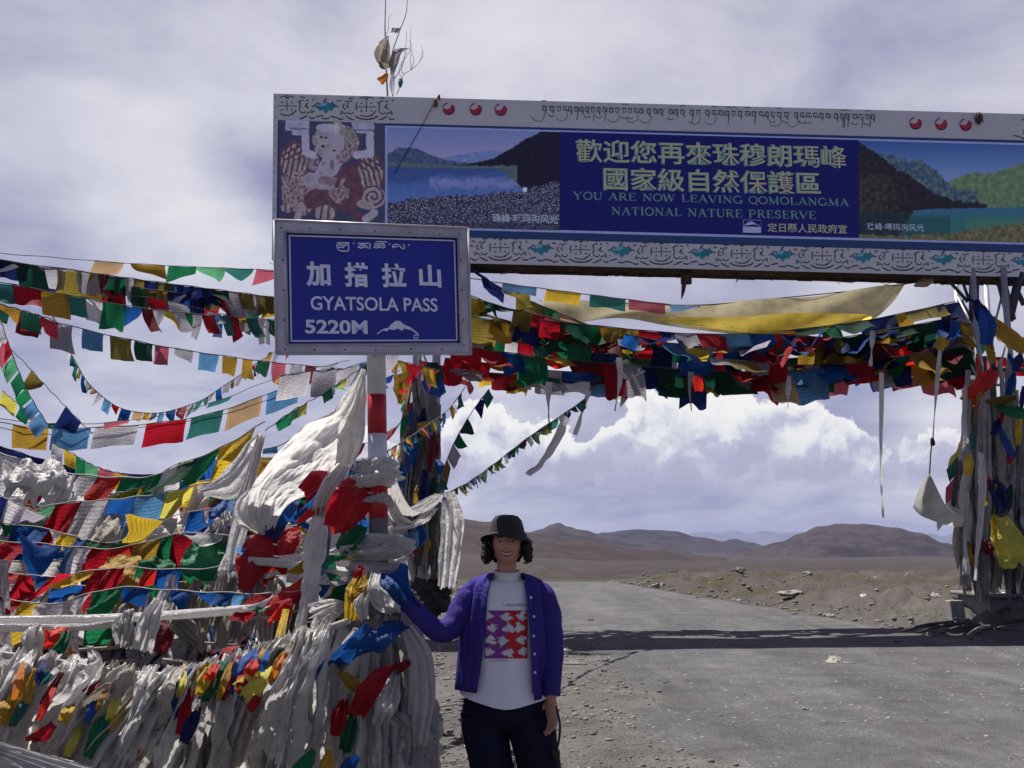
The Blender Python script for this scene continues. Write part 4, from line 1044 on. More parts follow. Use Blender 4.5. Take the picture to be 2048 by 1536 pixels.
# ------------------------------------------------------------------ prayer flag strings
def flag_geom(mb, a, b2, drop, wave, seed, nx=7, ny=6, lift=0.0, corner=0.0, twist=0.0):
    """cloth hung from rope points a..b2; drop = vector of its side; corner folds a bottom corner away, lift blows the hem out"""
    a, b2, drop = Vector(a), Vector(b2), Vector(drop)
    ex = b2 - a; nrm = ex.cross(drop)
    nrm = nrm.normalized() if nrm.length > 1e-9 else Vector((0, 1, 0))
    h = drop.length; P = []
    ph = seed * 1.7
    for j in range(ny + 1):
        v = j / ny
        for i in range(nx + 1):
            u = i / nx
            k = 1.0
            if corner > 0: k = 1 - corner * u
            elif corner < 0: k = 1 + corner * (1 - u)
            p = a + ex * u + drop * (v * k)
            p += nrm * (wave * h * v * (sin(u * 5.2 + ph + v * 1.6) + 0.55 * sin(u * 9.0 - ph * 2 + v * 3)))
            p += nrm * (lift * h * v * v) + ex.normalized() * (h * twist * v * (0.4 + 0.6 * v))
            p += Vector((0, 0, h * 0.10 * v * mn.noise(Vector((u * 2 + seed, v * 1.3, seed * 0.37)))))
            sg = sin(pi * u) * 0.03 * h * (1 - v); p -= Vector((0, 0, sg))
            P.append(p)
    mb.quadgrid(P, nx, ny)
SEQ = ['blue', 'white', 'red', 'green', 'yellow']
NFLAG = [0]
def flag_string(label, pts, colors, fw, fh, gap=0.1, ropepx=2.0, slant=0.0, jit=0.2, start=0.0, end=1.0, group='prayer flag strings', rope_mat=None, wave=0.07, skip=0.0, seed=1, corner=0.25, lift=0.5, tw=0.0, name='prayer_flag_string', cat='flag string', double=False, ybias=0.0):
    """pts (px,py,depth); fw, fh flag width and height in picture px; slant leans the flags sideways (px per px)"""
    rr = random.Random(seed * 977 + 13)
    W = [at(*p) for p in pts]; N = 240
    S = spline(W, N)
    root = empty(name, S[0], label, cat, group)
    mb = MB(); k0 = mpp(pts[0][0], pts[0][1], pts[0][2])
    rp = [q + Vector((0, 0, 0.004 * sin(i * 0.9))) for i, q in enumerate(S[::4])]
    mb.tube(rp, ropepx * 0.5 * mpp(pts[1][0], pts[1][1], pts[1][2]), 5)
    if double: mb.tube([q + Vector((0, 0.02, -0.035 - 0.02 * sin(i * 0.2))) for i, q in enumerate(rp)], ropepx * 0.45 * mpp(pts[1][0], pts[1][1], pts[1][2]), 5)
    mb.build('rope', rope_mat or M_rope, root)
    L = [0]
    for i in range(N): L.append(L[-1] + (S[i + 1] - S[i]).length)
    def pos(s):
        s = max(0, min(L[-1], s)); lo = int(s / L[-1] * N); lo = min(lo, N - 1)
        while lo > 0 and L[lo] > s: lo -= 1
        while lo < N - 1 and L[lo + 1] < s: lo += 1
        return S[lo].lerp(S[lo + 1], (s - L[lo]) / max(1e-9, L[lo + 1] - L[lo]))
    s = L[-1] * start; i = 0; cnt = 0
    while s < L[-1] * end and cnt < 100:
        p = pos(s); kk = (p - CAM).length / F
        wd = fw * kk * rr.uniform(1 - jit, 1 + jit); h = fh * kk * rr.uniform(1 - jit * 1.3, 1 + jit)
        c = colors[i % len(colors)]; i += 1
        if c and rr.random() >= skip:
            if s + wd > L[-1] * end + wd * 0.3: break
            a, b2 = pos(s), pos(s + wd * 0.97)
            mb = MB()
            sl_ = slant + rr.uniform(-0.12, 0.12)
            dr = Vector((sl_ * h, (rr.uniform(-0.25, 0.25) + ybias) * h, -h))
            co = 0
            r_ = rr.random()
            if r_ < corner: co = rr.uniform(0.5, 1.0) * rr.choice((-1, 1))
            elif r_ < corner * 1.8: co = rr.uniform(0.1, 0.4) * rr.choice((-1, 1))
            flag_geom(mb, a, b2, dr, wave * rr.uniform(0.5, 1.8), rr.uniform(0, 50), lift=rr.uniform(-1, 1) * lift, corner=co, twist=tw * rr.uniform(-1, 1))
            mb.build('prayer_flag', fcl(c), root); cnt += 1
        s += wd * (1 + gap * rr.uniform(0.3, 1.7))
    NFLAG[0] += cnt
    return root
def cs(t): # colour shorthand
    M = dict(b='blue', n='navy', s='sky', w='white', g='grey', r='red', m='maroon', p='pink', c='scarlet', e='green', d='dkgreen', t='teal', l='ltgreen', y='yellow', o='gold', v='olive', k='orange', a='tan', j='lemon')
    return [M.get(ch) for ch in t]
# --- strings in the open sky on the left, from the far left to the arch post
flag_string('thin topmost flag string in the sky, orange green pink and white flags blown flat', [(-30, 504, 11), (70, 512, 12), (300, 529, 14), (545, 540, 17), (700, 548, 18.4)], cs('.aoeltppgs.w'), 88, 30, 0.16, 1.6, -0.1, start=0.16, corner=0.8, lift=0.8, seed=1)
flag_string('crowded dark flag string just below the topmost sky string, navy olive and maroon', [(-30, 516, 8.5), (70, 530, 9), (180, 545, 9.5), (300, 562, 11), (440, 580, 12.5), (560, 596, 14)], cs('nndgvgvmdewvnvbn'), 62, 44, -0.35, 3.0, 0.1, seed=2, corner=0.1)
flag_string('shorter flags hanging doubled under the crowded dark string, dark green and gold', [(90, 545, 9.6), (200, 562, 10), (310, 580, 11), (430, 592, 12.5), (560, 604, 14)], cs('nvrmdevonb'), 58, 40, -0.3, 2.0, 0.1, seed=3, corner=0.15)
flag_string('sagging flag string with a teal flag, deep blue fold and dark red swag', [(-20, 563, 8.6), (45, 572, 8.8), (105, 584, 9), (190, 600, 9.4), (285, 616, 10), (400, 628, 11.5), (560, 640, 14)], cs('trotwebmwywegrs'), 52, 42, -0.12, 2.2, 0.15, seed=4)
flag_string('white scrappy string of torn flags between the teal and dark sky strings', [(90, 568, 9.8), (180, 582, 10), (250, 590, 10.4), (330, 600, 11), (430, 625, 12), (560, 655, 14)], cs('gr.rw.wgg.'), 62, 28, 0.1, 1.6, 0.2, seed=5, corner=0.4)
flag_string('long flag string slanting across the sky with gold and dark green curved flags', [(-20, 604, 8.2), (60, 630, 8.6), (140, 652, 9), (240, 675, 9.5), (340, 695, 10.2), (450, 712, 11), (560, 726, 12), (720, 740, 14)], cs('dmgsvdpgsoodpgm'), 46, 38, 0.25, 2.4, -0.05, jit=0.3, seed=6, corner=0.05, lift=0.2)
flag_string('thick string of large olive and pink flags at the left picture edge', [(-60, 590, 7.6), (0, 608, 7.8), (50, 622, 8), (105, 640, 8.3), (125, 655, 8.5)], cs('kodmg'), 52, 36, 0.0, 2.4, 0.1, seed=7)
flag_string('drooping garland of tiny flags making a deep curve against the sky', [(105, 630, 12), (150, 722, 12.4), (185, 775, 12.8), (240, 815, 13), (310, 826, 13.2), (390, 806, 13.4), (450, 770, 13.6), (520, 722, 14), (600, 672, 15)], cs('gsbpwttvbgagsrbao'), 15, 24, 0.15, 1.6, -0.25, jit=0.35, seed=8, corner=0.5)
flag_string('steep string of white red green and sky blue flags at the left edge', [(-5, 620, 6.5), (18, 690, 6.5), (45, 760, 6.6), (72, 812, 6.7), (108, 866, 6.8)], cs('wwrleesswrd'), 27, 20, 0.1, 1.8, -0.9, seed=9, corner=0.1)
flag_string('sparse diagonal cord with a pink, an olive and a navy triangle flag', [(-10, 672, 7), (40, 716, 7.1), (90, 770, 7.2), (140, 822, 7.3), (185, 868, 7.4)], cs('p.v.n.t.'), 42, 42, 0.1, 1.6, -0.5, seed=10, corner=1.0)
flag_string('short string of yellow green and pink flags low at the left edge', [(5, 782, 6.8), (45, 815, 6.9), (80, 842, 7), (112, 862, 7.1)], cs('jepdr'), 30, 20, 0.1, 1.5, -0.3, seed=11, corner=0.2)
flag_string('big clean flags on a taut double cord, gold blue white crimson and teal', [(-20, 842, 7.6), (60, 853, 8), (150, 856, 8.4), (270, 850, 8.8), (380, 836, 9.2), (470, 812, 9.6), (560, 778, 10), (640, 752, 10.4), (735, 722, 11)], cs('oswrtas..g'), 84, 43, 0.09, 2.0, -0.12, jit=0.06, start=0.055, seed=12, corner=0.0, lift=0.15, wave=0.04, double=True)
flag_string('wind torn green and pink scraps knotted on a cord above the big clean flags', [(-20, 836, 7.9), (80, 846, 8.2), (200, 846, 8.5), (330, 830, 9), (440, 800, 9.4), (560, 754, 10), (700, 720, 11)], cs('.e.p..t.o.g.p.'), 55, 16, 0.4, 1.6, -0.1, seed=13, corner=0.7)
flag_string('long dark blue cloth string sagging behind the white cloths at far left', [(-30, 882, 8.0), (40, 905, 8.2), (110, 926, 8.4), (190, 942, 8.6), (300, 950, 8.8), (420, 945, 9)], cs('nnnnnntt'), 80, 22, -0.05, 2.0, 0.0, seed=14, corner=0.0)
flag_string('short garland of white yellow green and pink flags dipping below the blue string', [(105, 886, 7.4), (150, 910, 7.5), (185, 930, 7.6), (215, 940, 7.7), (262, 952, 7.8)], cs('wyelpo'), 25, 30, 0.0, 1.6, -0.1, seed=15, corner=0.1)
flag_string('blue edged string running from the low flags up behind the sign pole', [(420, 928, 8.2), (500, 905, 8.4), (560, 890, 8.6), (620, 852, 9), (700, 800, 9.5), (800, 740, 11)], cs('bs.ssbb.sb'), 56, 16, 0.2, 2.2, 0.0, seed=16, corner=0.6)
flag_string('grey and blue flags strung between the white plastic and the sign pole', [(560, 752, 8.6), (640, 740, 8.8), (700, 735, 9), (800, 700, 10)], cs('wggb'), 58, 46, 0.05, 1.8, -0.1, seed=17, corner=0.1)
flag_string('yellow and green bag flags lifted towards the sign pole by wind', [(530, 862, 5.9), (580, 825, 5.8), (640, 790, 5.6), (735, 728, 5.2)], cs('.elj.'), 34, 20, -0.1, 2.0, 0.2, seed=18, corner=0.2)
# --- dense strings under the arch
def under(lab, a, m1, m2, b2, cols, fw, fh, **k):
    flag_string(lab, [(a[0], a[1], 19.3 + a[2] * 0.4), (m1[0], m1[1], 20.0 + a[2] * 0.4), (m2[0], m2[1], 20.3 + a[2] * 0.4), (b2[0], b2[1], 20.2 + a[2] * 0.4)], cols, fw * 0.86, fh * 0.88, ybias=-0.45, **k)
under('highest string under the arch, translucent blue yellow green and red flags', (880, 548, -.6), (1085, 577, 0), (1365, 612, 0), (1400, 612, 0), cs('sytp'), 84, 26, gap=0.17, jit=0.05, start=0.238, slant=-0.1, seed=31, corner=0.15, wave=0.03, lift=0.2, ropepx=2.2)
under('navy and olive flags falling steeply from the sign corner under the arch', (930, 528, -1.2), (1010, 580, 0), (1110, 622, 0), (1230, 672, 0), cs('nnvveavmrda'), 60, 48, gap=-0.22, wave=0.13, jit=0.34, lift=0.9, slant=0.24, seed=32, ropepx=2.6)
under('yellow and blue flags close beside the sign frame under the arch', (900, 575, -2.2), (1000, 612, 0), (1100, 635, 0), (1300, 690, 0), cs('byedvrcemgoln'), 64, 50, gap=-0.22, wave=0.13, jit=0.34, lift=0.9, slant=-0.12, seed=33)
under('flag string climbing to the right post with indigo and violet flags', (1080, 640, -.5), (1420, 668, 0), (1700, 645, 0), (1935, 598, 0), cs('rdeoyrngrsbcdednovnnggbrn'), 66, 46, gap=-0.22, wave=0.13, jit=0.34, lift=0.9, slant=0.12, seed=34, corner=0.1)
under('dark middle string under the arch with gold and deep green flags', (880, 622, -.9), (1200, 672, 0), (1550, 690, 0), (1940, 630, 0), cs('dvondrmbtaebrnmdovnoddnvovmm'), 68, 52, gap=-0.22, wave=0.13, jit=0.34, lift=0.9, slant=-0.24, seed=35, corner=0.1)
under('grey white and red string across the arch under the dark middle one', (890, 660, -.3), (1180, 695, 0), (1560, 718, 0), (1945, 655, 0), cs('rgewrtcbnedgrmbngddoonrcgovv'), 64, 52, gap=-0.22, wave=0.13, jit=0.34, lift=0.9, slant=0.00, seed=36, corner=0.15)
under('string with scarlet and green flags halfway down under the arch', (900, 690, -1.4), (1190, 724, 0), (1560, 742, 0), (1945, 690, 0), cs('rrbeymrgndcdrmasbrneodrrbd'), 68, 50, gap=-0.22, wave=0.13, jit=0.34, lift=0.9, slant=0.24, seed=37, corner=0.1)
under('lower string under the arch with crimson cloth beside the sign', (890, 716, -.8), (1150, 744, 0), (1500, 752, 0), (1945, 722, 0), cs('rroygbdweynvdrtrpsgnovretbn'), 66, 50, gap=-0.22, wave=0.13, jit=0.34, lift=0.9, slant=-0.12, seed=38, corner=0.1)
under('lowest string under the arch with pale green pink and sky blue flags', (880, 738, -.5), (1180, 758, 0), (1500, 744, 0), (1950, 760, 0), cs("rrmpgws.vv.d.aet.ppgwsssgoar.g"), 68, 34, gap=-0.10, wave=0.13, jit=0.34, slant=0.05, seed=39, corner=0.2, lift=0.4)
under('dark red and gold string hanging right beside the left arch post', (830, 718, -1.5), (900, 735, 0), (1000, 748, 0), (1100, 752, 0), cs('mrroyrrmg'), 54, 40, gap=-0.10, wave=0.13, jit=0.34, lift=0.9, slant=-0.24, seed=40)
under('blue and green string right of the right arch post', (1900, 640, -.4), (1960, 652, 0), (2020, 676, 0), (2120, 700, 0), cs('bodyoevgrdw'), 54, 48, gap=-0.10, wave=0.13, jit=0.34, lift=0.9, slant=0.00, seed=41)
under('red and dark string behind the pipes of the right arch post', (1880, 704, .6), (1960, 712, 0), (2020, 716, 0), (2120, 720, 0), cs('mdgprrwd'), 50, 48, gap=-0.10, wave=0.13, jit=0.34, lift=0.9, slant=0.24, seed=42)
under('green yellow and blue flag string low on the right picture edge', (1930, 770, -.8), (1990, 800, 0), (2030, 820, 0), (2120, 850, 0), cs('vvejyrbn'), 46, 30, gap=-0.10, wave=0.13, jit=0.34, lift=0.9, slant=-0.12, seed=43)
under('torn string of brown and green rags tangled high beside the sign', (900, 600, -1.6), (1010, 640, 0), (1150, 668, 0), (1360, 700, 0), cs('ovmdogrvdnbr'), 56, 40, gap=-0.1, wave=0.2, jit=0.5, lift=1.2, corner=0.6, seed=44)
under('tangled blue and yellow rag string in the middle of the arch flags', (1250, 668, -.9), (1430, 700, 0), (1600, 690, 0), (1800, 660, 0), cs('bnsyobgrbm'), 54, 44, gap=0.0, wave=0.2, jit=0.5, lift=1.2, corner=0.7, seed=45)
under('string of grey printed flags among dark ones near the right post', (1420, 716, -.7), (1600, 730, 0), (1780, 716, 0), (1940, 680, 0), cs('gvgrmgndogr'), 60, 44, gap=-0.1, wave=0.16, jit=0.4, lift=1.0, corner=0.4, seed=46)
under('faded scrap string just over the lowest flags under the arch', (900, 738, -1.0), (1200, 762, 0), (1420, 748, 0), (1640, 746, 0), cs('g.rwt.mgb.ogr.s'), 56, 36, gap=0.05, wave=0.2, jit=0.5, lift=1.2, corner=0.7, seed=47)
under('dark purple and red layered string left of the right post', (1560, 668, -.4), (1700, 676, 0), (1820, 668, 0), (1950, 636, 0), cs('nmrnvdmnrb'), 60, 50, gap=-0.3, wave=0.12, jit=0.3, lift=0.8, seed=48)
# --- garlands near the left post
flag_string('black looking flag garland rising from white scarf to the arch flags', [(872, 994, 8), (930, 968, 10), (985, 930, 12), (1060, 872, 14.5), (1135, 822, 16.5), (1180, 790, 17.8)], cs('wndtdmgddvdt'), 40, 18, 0.0, 2.4, 0.4, seed=51, corner=0.8)
flag_string('small flag chain hanging in a curve right of the left arch post', [(978, 778, 17.5), (950, 815, 17.2), (915, 872, 17), (890, 930, 17), (872, 990, 17)], cs('tn.degvtaobnv'), 30, 26, 0.0, 1.8, 0.5, seed=52, corner=0.7)
flag_string('flag chain crossing between the left arch post and the sign pole', [(940, 760, 17.5), (900, 815, 16), (855, 850, 14), (810, 880, 12), (770, 905, 9)], cs('p.t.o.b.sy.b.'), 36, 26, 0.1, 1.8, 0.2, seed=53, corner=0.6)
flag_string('red yellow and green flags fluttering just right of the sign pole', [(772, 712, 12), (800, 722, 12.5), (835, 730, 13), (880, 742, 14)], cs('royr'), 44, 40, -0.1, 1.8, 0.1, seed=54, corner=0.5)
flag_string('small red and green flags on a cord below the red band of the pole', [(772, 878, 9), (800, 846, 9.5), (815, 800, 10), (822, 760, 10.5)], cs('eprl'), 30, 32, 0.0, 1.5, -0.4, seed=55, corner=0.7)
flag_string('thin chain of bright flags left of the right arch post', [(1925, 880, 18.8), (1914, 930, 18.7), (1905, 985, 18.6), (1898, 1040, 18.6)], cs('jtpw'), 40, 26, -0.05, 1.5, -0.9, seed=56, corner=0.8)
# --- strings over the scarf heap at left
flag_string('front string of large white green and yellow flags over the scarf heap', [(-40, 892, 6.4), (40, 918, 6.4), (150, 948, 6.3), (290, 954, 6.2), (360, 930, 6.1), (455, 888, 6.0), (530, 842, 5.9)], cs('ywwwbwceewdeyygwrr'), 48, 68, -0.12, 3.0, -0.35, seed=61, corner=0.1, rope_mat=M_ropew, wave=0.12)
flag_string('second string over the heap with a big red flag and green flags', [(-40, 1050, 5.9), (40, 1030, 5.9), (120, 1006, 5.9), (210, 1000, 5.9), (330, 985, 6), (470, 950, 6.1)], cs('bwlrwbsjwewybcy'), 52, 78, -0.1, 2.6, -0.3, seed=62, corner=0.1, rope_mat=M_ropew, wave=0.13)
flag_string('middle string over the heap with sky blue gold and green flags', [(-40, 1120, 5.6), (60, 1122, 5.6), (180, 1116, 5.6), (330, 1100, 5.6), (450, 1078, 5.7), (600, 1050, 5.8)], cs('rwwsbwcdyeecerswb'), 52, 74, -0.12, 2.8, -0.3, seed=63, corner=0.1, rope_mat=M_ropew, wave=0.12)
flag_string('string of lemon and white printed flags in the middle of the heap', [(170, 1010, 6.2), (240, 985, 6.2), (330, 965, 6.2), (430, 960, 6.3)], cs('jjywbyny'), 46, 64, -0.1, 2.0, -0.45, seed=64, corner=0.05, rope_mat=M_ropew, wave=0.12)
flag_string('tangled red and blue flag string in front of the tall white plastic sheet', [(420, 1030, 5.7), (500, 1000, 5.6), (590, 965, 5.4), (660, 935, 5.2), (735, 915, 4.9)], cs('bwbnrbrr'), 52, 76, -0.15, 2.5, -0.4, seed=65, corner=0.15, rope_mat=M_ropew, wave=0.15)
flag_string('short string of green and red flags low beside the tasselled scarf', [(330, 1090, 5.5), (430, 1062, 5.5), (520, 1050, 5.4), (640, 1075, 5.2)], cs('eerberw'), 54, 80, -0.1, 2.2, -0.4, seed=66, corner=0.15, rope_mat=M_ropew, wave=0.14)
flag_string('far left edge string of blue white and red flags over the heap', [(-60, 960, 5.8), (-10, 985, 5.8), (40, 1010, 5.8), (110, 1040, 5.9)], cs('bnwg'), 44, 70, -0.1, 2.2, -0.3, seed=67, corner=0.2, rope_mat=M_ropew, wave=0.12)
flag_string('crowded flag string with yellow and blue cloths deep in the heap', [(-40, 1010, 6.6), (120, 985, 6.6), (300, 990, 6.5), (480, 985, 6.4), (640, 960, 6.2)], cs('ybrweybweyrbewyrb'), 44, 66, 0.0, 2.4, -0.35, seed=68, corner=0.4, rope_mat=M_ropew, wave=0.2, lift=1.0, jit=0.4)
flag_string('low flag string of red blue and white cloths behind the white roll', [(-40, 1165, 5.3), (120, 1172, 5.3), (300, 1165, 5.3), (480, 1160, 5.2), (640, 1140, 5.1)], cs('rw.bg.ew.yg.rwb.eg.r'), 40, 52, 0.15, 2.2, -0.35, seed=69, corner=0.5, rope_mat=M_ropew, wave=0.2, lift=1.1, jit=0.45)
flag_string('flag string of wind curled red white and green cloths by the pole', [(540, 1000, 5.5), (600, 985, 5.3), (660, 970, 5.1), (735, 960, 4.85)], cs('wrebwyr'), 46, 64, -0.1, 2.2, -0.3, seed=70, corner=0.5, rope_mat=M_ropew, wave=0.22, lift=1.2, jit=0.4)
rh = random.Random(4)
for i, (y0, y1, y2, d, lab) in enumerate([(935, 975, 905, 6.9, 'rearmost string of bright flags along the top of the heap'), (972, 1012, 960, 6.35, 'string of bright flags just behind the lemon flags'), (1040, 1062, 1010, 5.75, 'string of mixed bright flags across the heap middle'), (1085, 1098, 1072, 5.45, 'string of small bright flags over the gold cloth'), (1140, 1150, 1120, 5.2, 'string of small bright flags hanging to the white roll'), (1190, 1192, 1170, 5.0, 'lowest string of small bright flags behind the white roll')]):
    cols = [rh.choice(['blue', 'white', 'red', 'green', 'yellow', 'red', 'blue', 'green', 'gold', 'white', 'scarlet', 'sky', None, None]) for _ in range(23)]
    flag_string(lab, [(-50, y0 + rh.uniform(-22, 22), d), (90, y1 + rh.uniform(-16, 16), d), (230, y1 + rh.uniform(-22, 22), d - .05), (380, (y1 + y2) / 2 + rh.uniform(-22, 22), d - .1), (560, y2 + rh.uniform(-16, 24), d - .2), (735, y2 - 20, d - .5)], cols, rh.uniform(34, 42), rh.uniform(46, 60), -0.05, 2.0, -0.35, seed=80 + i, corner=0.45, rope_mat=M_ropew, wave=0.2, lift=1.1, jit=0.45, ybias=-0.35)
print('FLAGS', NFLAG[0])
# ------------------------------------------------------------------ scarves and loose cloth
def ribbon(mb, path, width, pleats, full, seed, seg=30, m=14, side=None, rag=0.0, twist=0.0, crumple=0.3):
    """gathered strip of cloth: path world points, width m (list along it), full = pleat depth as a share of the width"""
    S = spline(path, seg); P = []
    sd = Vector(seed * q % 17.0 for q in (1.37, 2.11, 0.73))
    kinds = random.Random(int(seed * 1000))
    phs = [kinds.uniform(0, 6.28) for _ in range(4)]
    for j, c in enumerate(S):
        t = j / seg
        T = S[min(j + 1, seg)] - S[max(j - 1, 0)]
        T = T.normalized() if T.length > 1e-9 else Vector((0, 0, -1))
        s0 = Vector(side) if side is not None else Vector((1, 0.15, 0))
        s0 = s0 - T * s0.dot(T)
        s0 = s0.normalized() if s0.length > 1e-6 else T.orthogonal().normalized()
        N = T.cross(s0)
        tw = twist * t + 0.25 * mn.noise(Vector((t * 3, seed, 1)))
        A = s0 * cos(tw) + N * sin(tw); B = N * cos(tw) - s0 * sin(tw)
        w_ = interp(width, t); f_ = interp(full, t)
        for i in range(m + 1):
            u = -1 + 2 * i / m
            x = u + 0.10 * mn.noise(Vector((u * 2.3, t * 4, 3)) + sd)
            f1_ = pleats * pi * u * 0.5 + phs[0] + 1.1 * mn.noise(Vector((t * 2.2, u, 7)) + sd)
            dpt = asin(sin(f1_) * 0.985) * 0.42 + 0.4 * sin(pleats * 0.61 * pi * u + phs[1] + t * 2)
            cr = crumple * (0.5 - 1.5 * abs(mn.noise(Vector((u * 2.2 + t * 2, t * 5, 11)) + sd)) - 0.7 * abs(mn.noise(Vector((u * 6 + t * 5, t * 8 - u * 2, 4)) + sd)))
            rg = rag * w_ * mn.noise(Vector((u * 5, 0, 1)) + sd) * max(0, t - 0.9) * 10 if rag else 0
            P.append(c + A * (x * w_ / 2) + B * (w_ * 0.5 * f_ * (dpt + cr) + w_ * 0.10 * f_ * (1 - u * u)) + T * rg)
    mb.quadgrid(P, m, seg)
SCN = [0]
def scarf(label, pts, wpx, mat, name='scarf', cat='scarf', group=None, pleats=7, full=0.55, seed=None, seg=30, m=14, twist=0.0, rag=0.3, side=None, crumple=0.35, knot=0.0):
    SCN[0] += 1
    seed = seed if seed is not None else SCN[0] * 1.618
    path = [at(*p) for p in pts]
    k = mpp(pts[len(pts) // 2][0], pts[len(pts) // 2][1], pts[len(pts) // 2][2])
    wm = [q * k for q in wpx] if isinstance(wpx, (list, tuple)) else wpx * k
    mb = MB(); ribbon(mb, path, wm, pleats, full, seed, seg, m, side, rag, twist, crumple)
    if knot: mb.blob(path[0], knot * k, seed, 0.35, 3, 2.2)
    check_label(label)
    o = mb.build(name, mat, loc=path[0]); return props(o, label, cat, group)
R.seed(5)
# ---- heap: ground-level tangle of old cloth under and behind the hanging scarves (a mass)
def heap_z(x, y):
    fx = ss(-0.75, -1.7, x + 0.10 * (y - 6)) 
    fy = ss(4.7, 8.2, y) * ss(15, 11, y)
    n = mn.fractal(Vector((x * 1.3, y * 1.3, 1)), 0.8, 2.0, 4)
    return fx * (0.15 + 1.45 * fy + 0.15 * n * (0.4 + fy))
m_, t_, b_, o_ = mat_base('trampled_cloth')
co_ = t_.add('ShaderNodeTexCoord').outputs['Object']
wv = t_.vec('ADD', co_, t_.vec('SCALE', t_.noise(co_, 2.2, 4, 0.6, out=1), 0.55))
v1 = t_.voro(t_.vec('MULTIPLY', wv, (2.2, 2.2, 5.0)), 2.6, out=1); sp_ = t_.add('ShaderNodeSeparateColor'); t_.l.new(v1, sp_.inputs[0])
crm = t_.add('ShaderNodeValToRGB'); t_.l.new(sp_.outputs[0], crm.inputs[0]); crm.color_ramp.interpolation = 'CONSTANT'
cols = [(0.0, (0.14, 0.12, 0.11)), (0.22, (0.055, 0.05, 0.055)), (0.42, (0.24, 0.215, 0.20)), (0.58, (0.10, 0.085, 0.075)), (0.68, (0.34, 0.32, 0.31)), (0.82, (0.05, 0.055, 0.11)), (0.87, (0.19, 0.02, 0.025)), (0.91, (0.03, 0.09, 0.06)), (0.94, (0.30, 0.28, 0.27))]
crm.color_ramp.elements[0].color = (*cols[0][1], 1); crm.color_ramp.elements[1].position = cols[-1][0]; crm.color_ramp.elements[1].color = (*cols[-1][1], 1)
for p_, c_ in cols[1:-1]: crm.color_ramp.elements.new(p_).color = (*c_, 1)
st = t_.noise(t_.vec('MULTIPLY', wv, (14, 14, 4)), 3.0, 5, 0.65)
t_.l.new(t_.vec('SCALE', crm.outputs[0], t_.ramp(st, 0.3, 0.7, 0.55, 1.25, smooth=False)), b_.inputs['Base Color']); b_.inputs['Roughness'].default_value = 0.8
bp_ = t_.add('ShaderNodeBump'); bp_.inputs['Strength'].default_value = 1.0; bp_.inputs['Distance'].default_value = 0.06
t_.l.new(t_.math('ADD', st, t_.noise(wv, 9, 4, 0.6)), bp_.inputs['Height']); t_.l.new(bp_.outputs[0], b_.inputs['Normal'])
M_heap = m_
mb = MB(); P = []; nx, ny = 150, 120
for j in range(ny + 1):
    y = 4.2 + 10.5 * j / ny
    for i in range(nx + 1):
        x = -7.5 + 7.2 * i / nx
        z = heap_z(x, y); P.append(Vector((x, y, gz(x, y) - 0.03 + z)))
mb.quadgrid(P, nx, ny)
HM = [M_heap, sm('dark'), sm('beige'), sm('gray'), sm('white'), cm('navy'), cm('maroon'), cm('green'), cm('blue'), cm('gold'), M_wood]
for k in range(620):     # trampled strips lying down the slopes of the mass
    y = R.uniform(4.6, 10.5); x = R.uniform(-1.3 - 0.52 * (y - 3.4) * R.random() * 1.6, -0.8 - 0.03 * y)
    if x < -7: continue
    def hp(px_, py_): return Vector((px_, py_, gz(px_, py_) + heap_z(px_, py_) + 0.03))
    a0 = R.uniform(-2.6, -0.6); l_ = R.uniform(0.25, 0.8)
    pth = [hp(x, y) + Vector((0, 0, R.uniform(0.0, 0.16)))]
    for s_ in (0.33, 0.66, 1.0):
        xx, yy = x + cos(a0) * l_ * s_, y + sin(a0) * l_ * s_
        pth.append(hp(xx, yy) + Vector((0, 0, R.uniform(-0.02, 0.06))))
    mb.cur = R.choices(range(1, 10), weights=[5, 6, 7, 5, 0.8, 1.0, 0.5, 0.9, 0.6])[0]
    w_ = R.uniform(0.05, 0.16)
    ribbon(mb, pth, [w_ * 0.4, w_, w_ * 1.1, w_ * 0.6], R.uniform(4, 8), 0.6, R.random() * 90, 12, 6, crumple=0.5)
mb.cur = 10
for k in range(70):
    y = R.uniform(5, 9.5); x = R.uniform(-4.4, -0.9); a0 = R.uniform(-0.5, 0.6); l_ = R.uniform(0.25, 0.8)
    p0 = Vector((x, y, gz(x, y) + heap_z(x, y) + R.uniform(0.02, 0.16)))
    d_ = Vector((cos(a0) * l_, sin(a0) * l_ * 0.4, R.uniform(-0.12, 0.2) * l_))
    mb.tube([p0, p0 + d_ * 0.5 + Vector((0, 0, R.uniform(-.03, .03))), p0 + d_], [0.010, 0.012, 0.006], 5)
props(mb.build('tangled_cloth', HM), kind='stuff')

# ---- poles and sticks in the heap
def stick(label, pts, r, name='stick', mat=None):
    W = spline([at(*p) for p in pts], 10); k = mpp(*pts[0])
    W = [q + Vector((0, 0, 0.012 * mn.noise(Vector((i * 0.7, pts[0][0], 0))))) for i, q in enumerate(W)]
    mb = MB(); mb.tube(W, [r * k * (1.15 - 0.4 * i / 10) for i in range(11)], 7); check_label(label)
    props(mb.build(name, mat or M_wood, loc=W[0]), label, 'stick', 'sticks in the scarf heap')
stick('pale bent stick lying across the heap below the white roll', [(15, 1276, 5.2), (90, 1268, 5.2), (190, 1258, 5.3), (330, 1262, 5.4)], 5.5)
stick('long thin weathered stick sloping up to the right in the heap', [(90, 1320, 5.0), (170, 1300, 5.1), (260, 1290, 5.2), (400, 1252, 5.4)], 3.6)
stick('peeled pale stick pointing left from the yellow scarf', [(462, 1240, 4.9), (520, 1236, 4.9), (600, 1222, 4.85)], 4.2)
stick('brown stick standing slanted behind the white roll of cloth', [(30, 1190, 5.6), (70, 1210, 5.5), (110, 1165, 5.7)], 4)
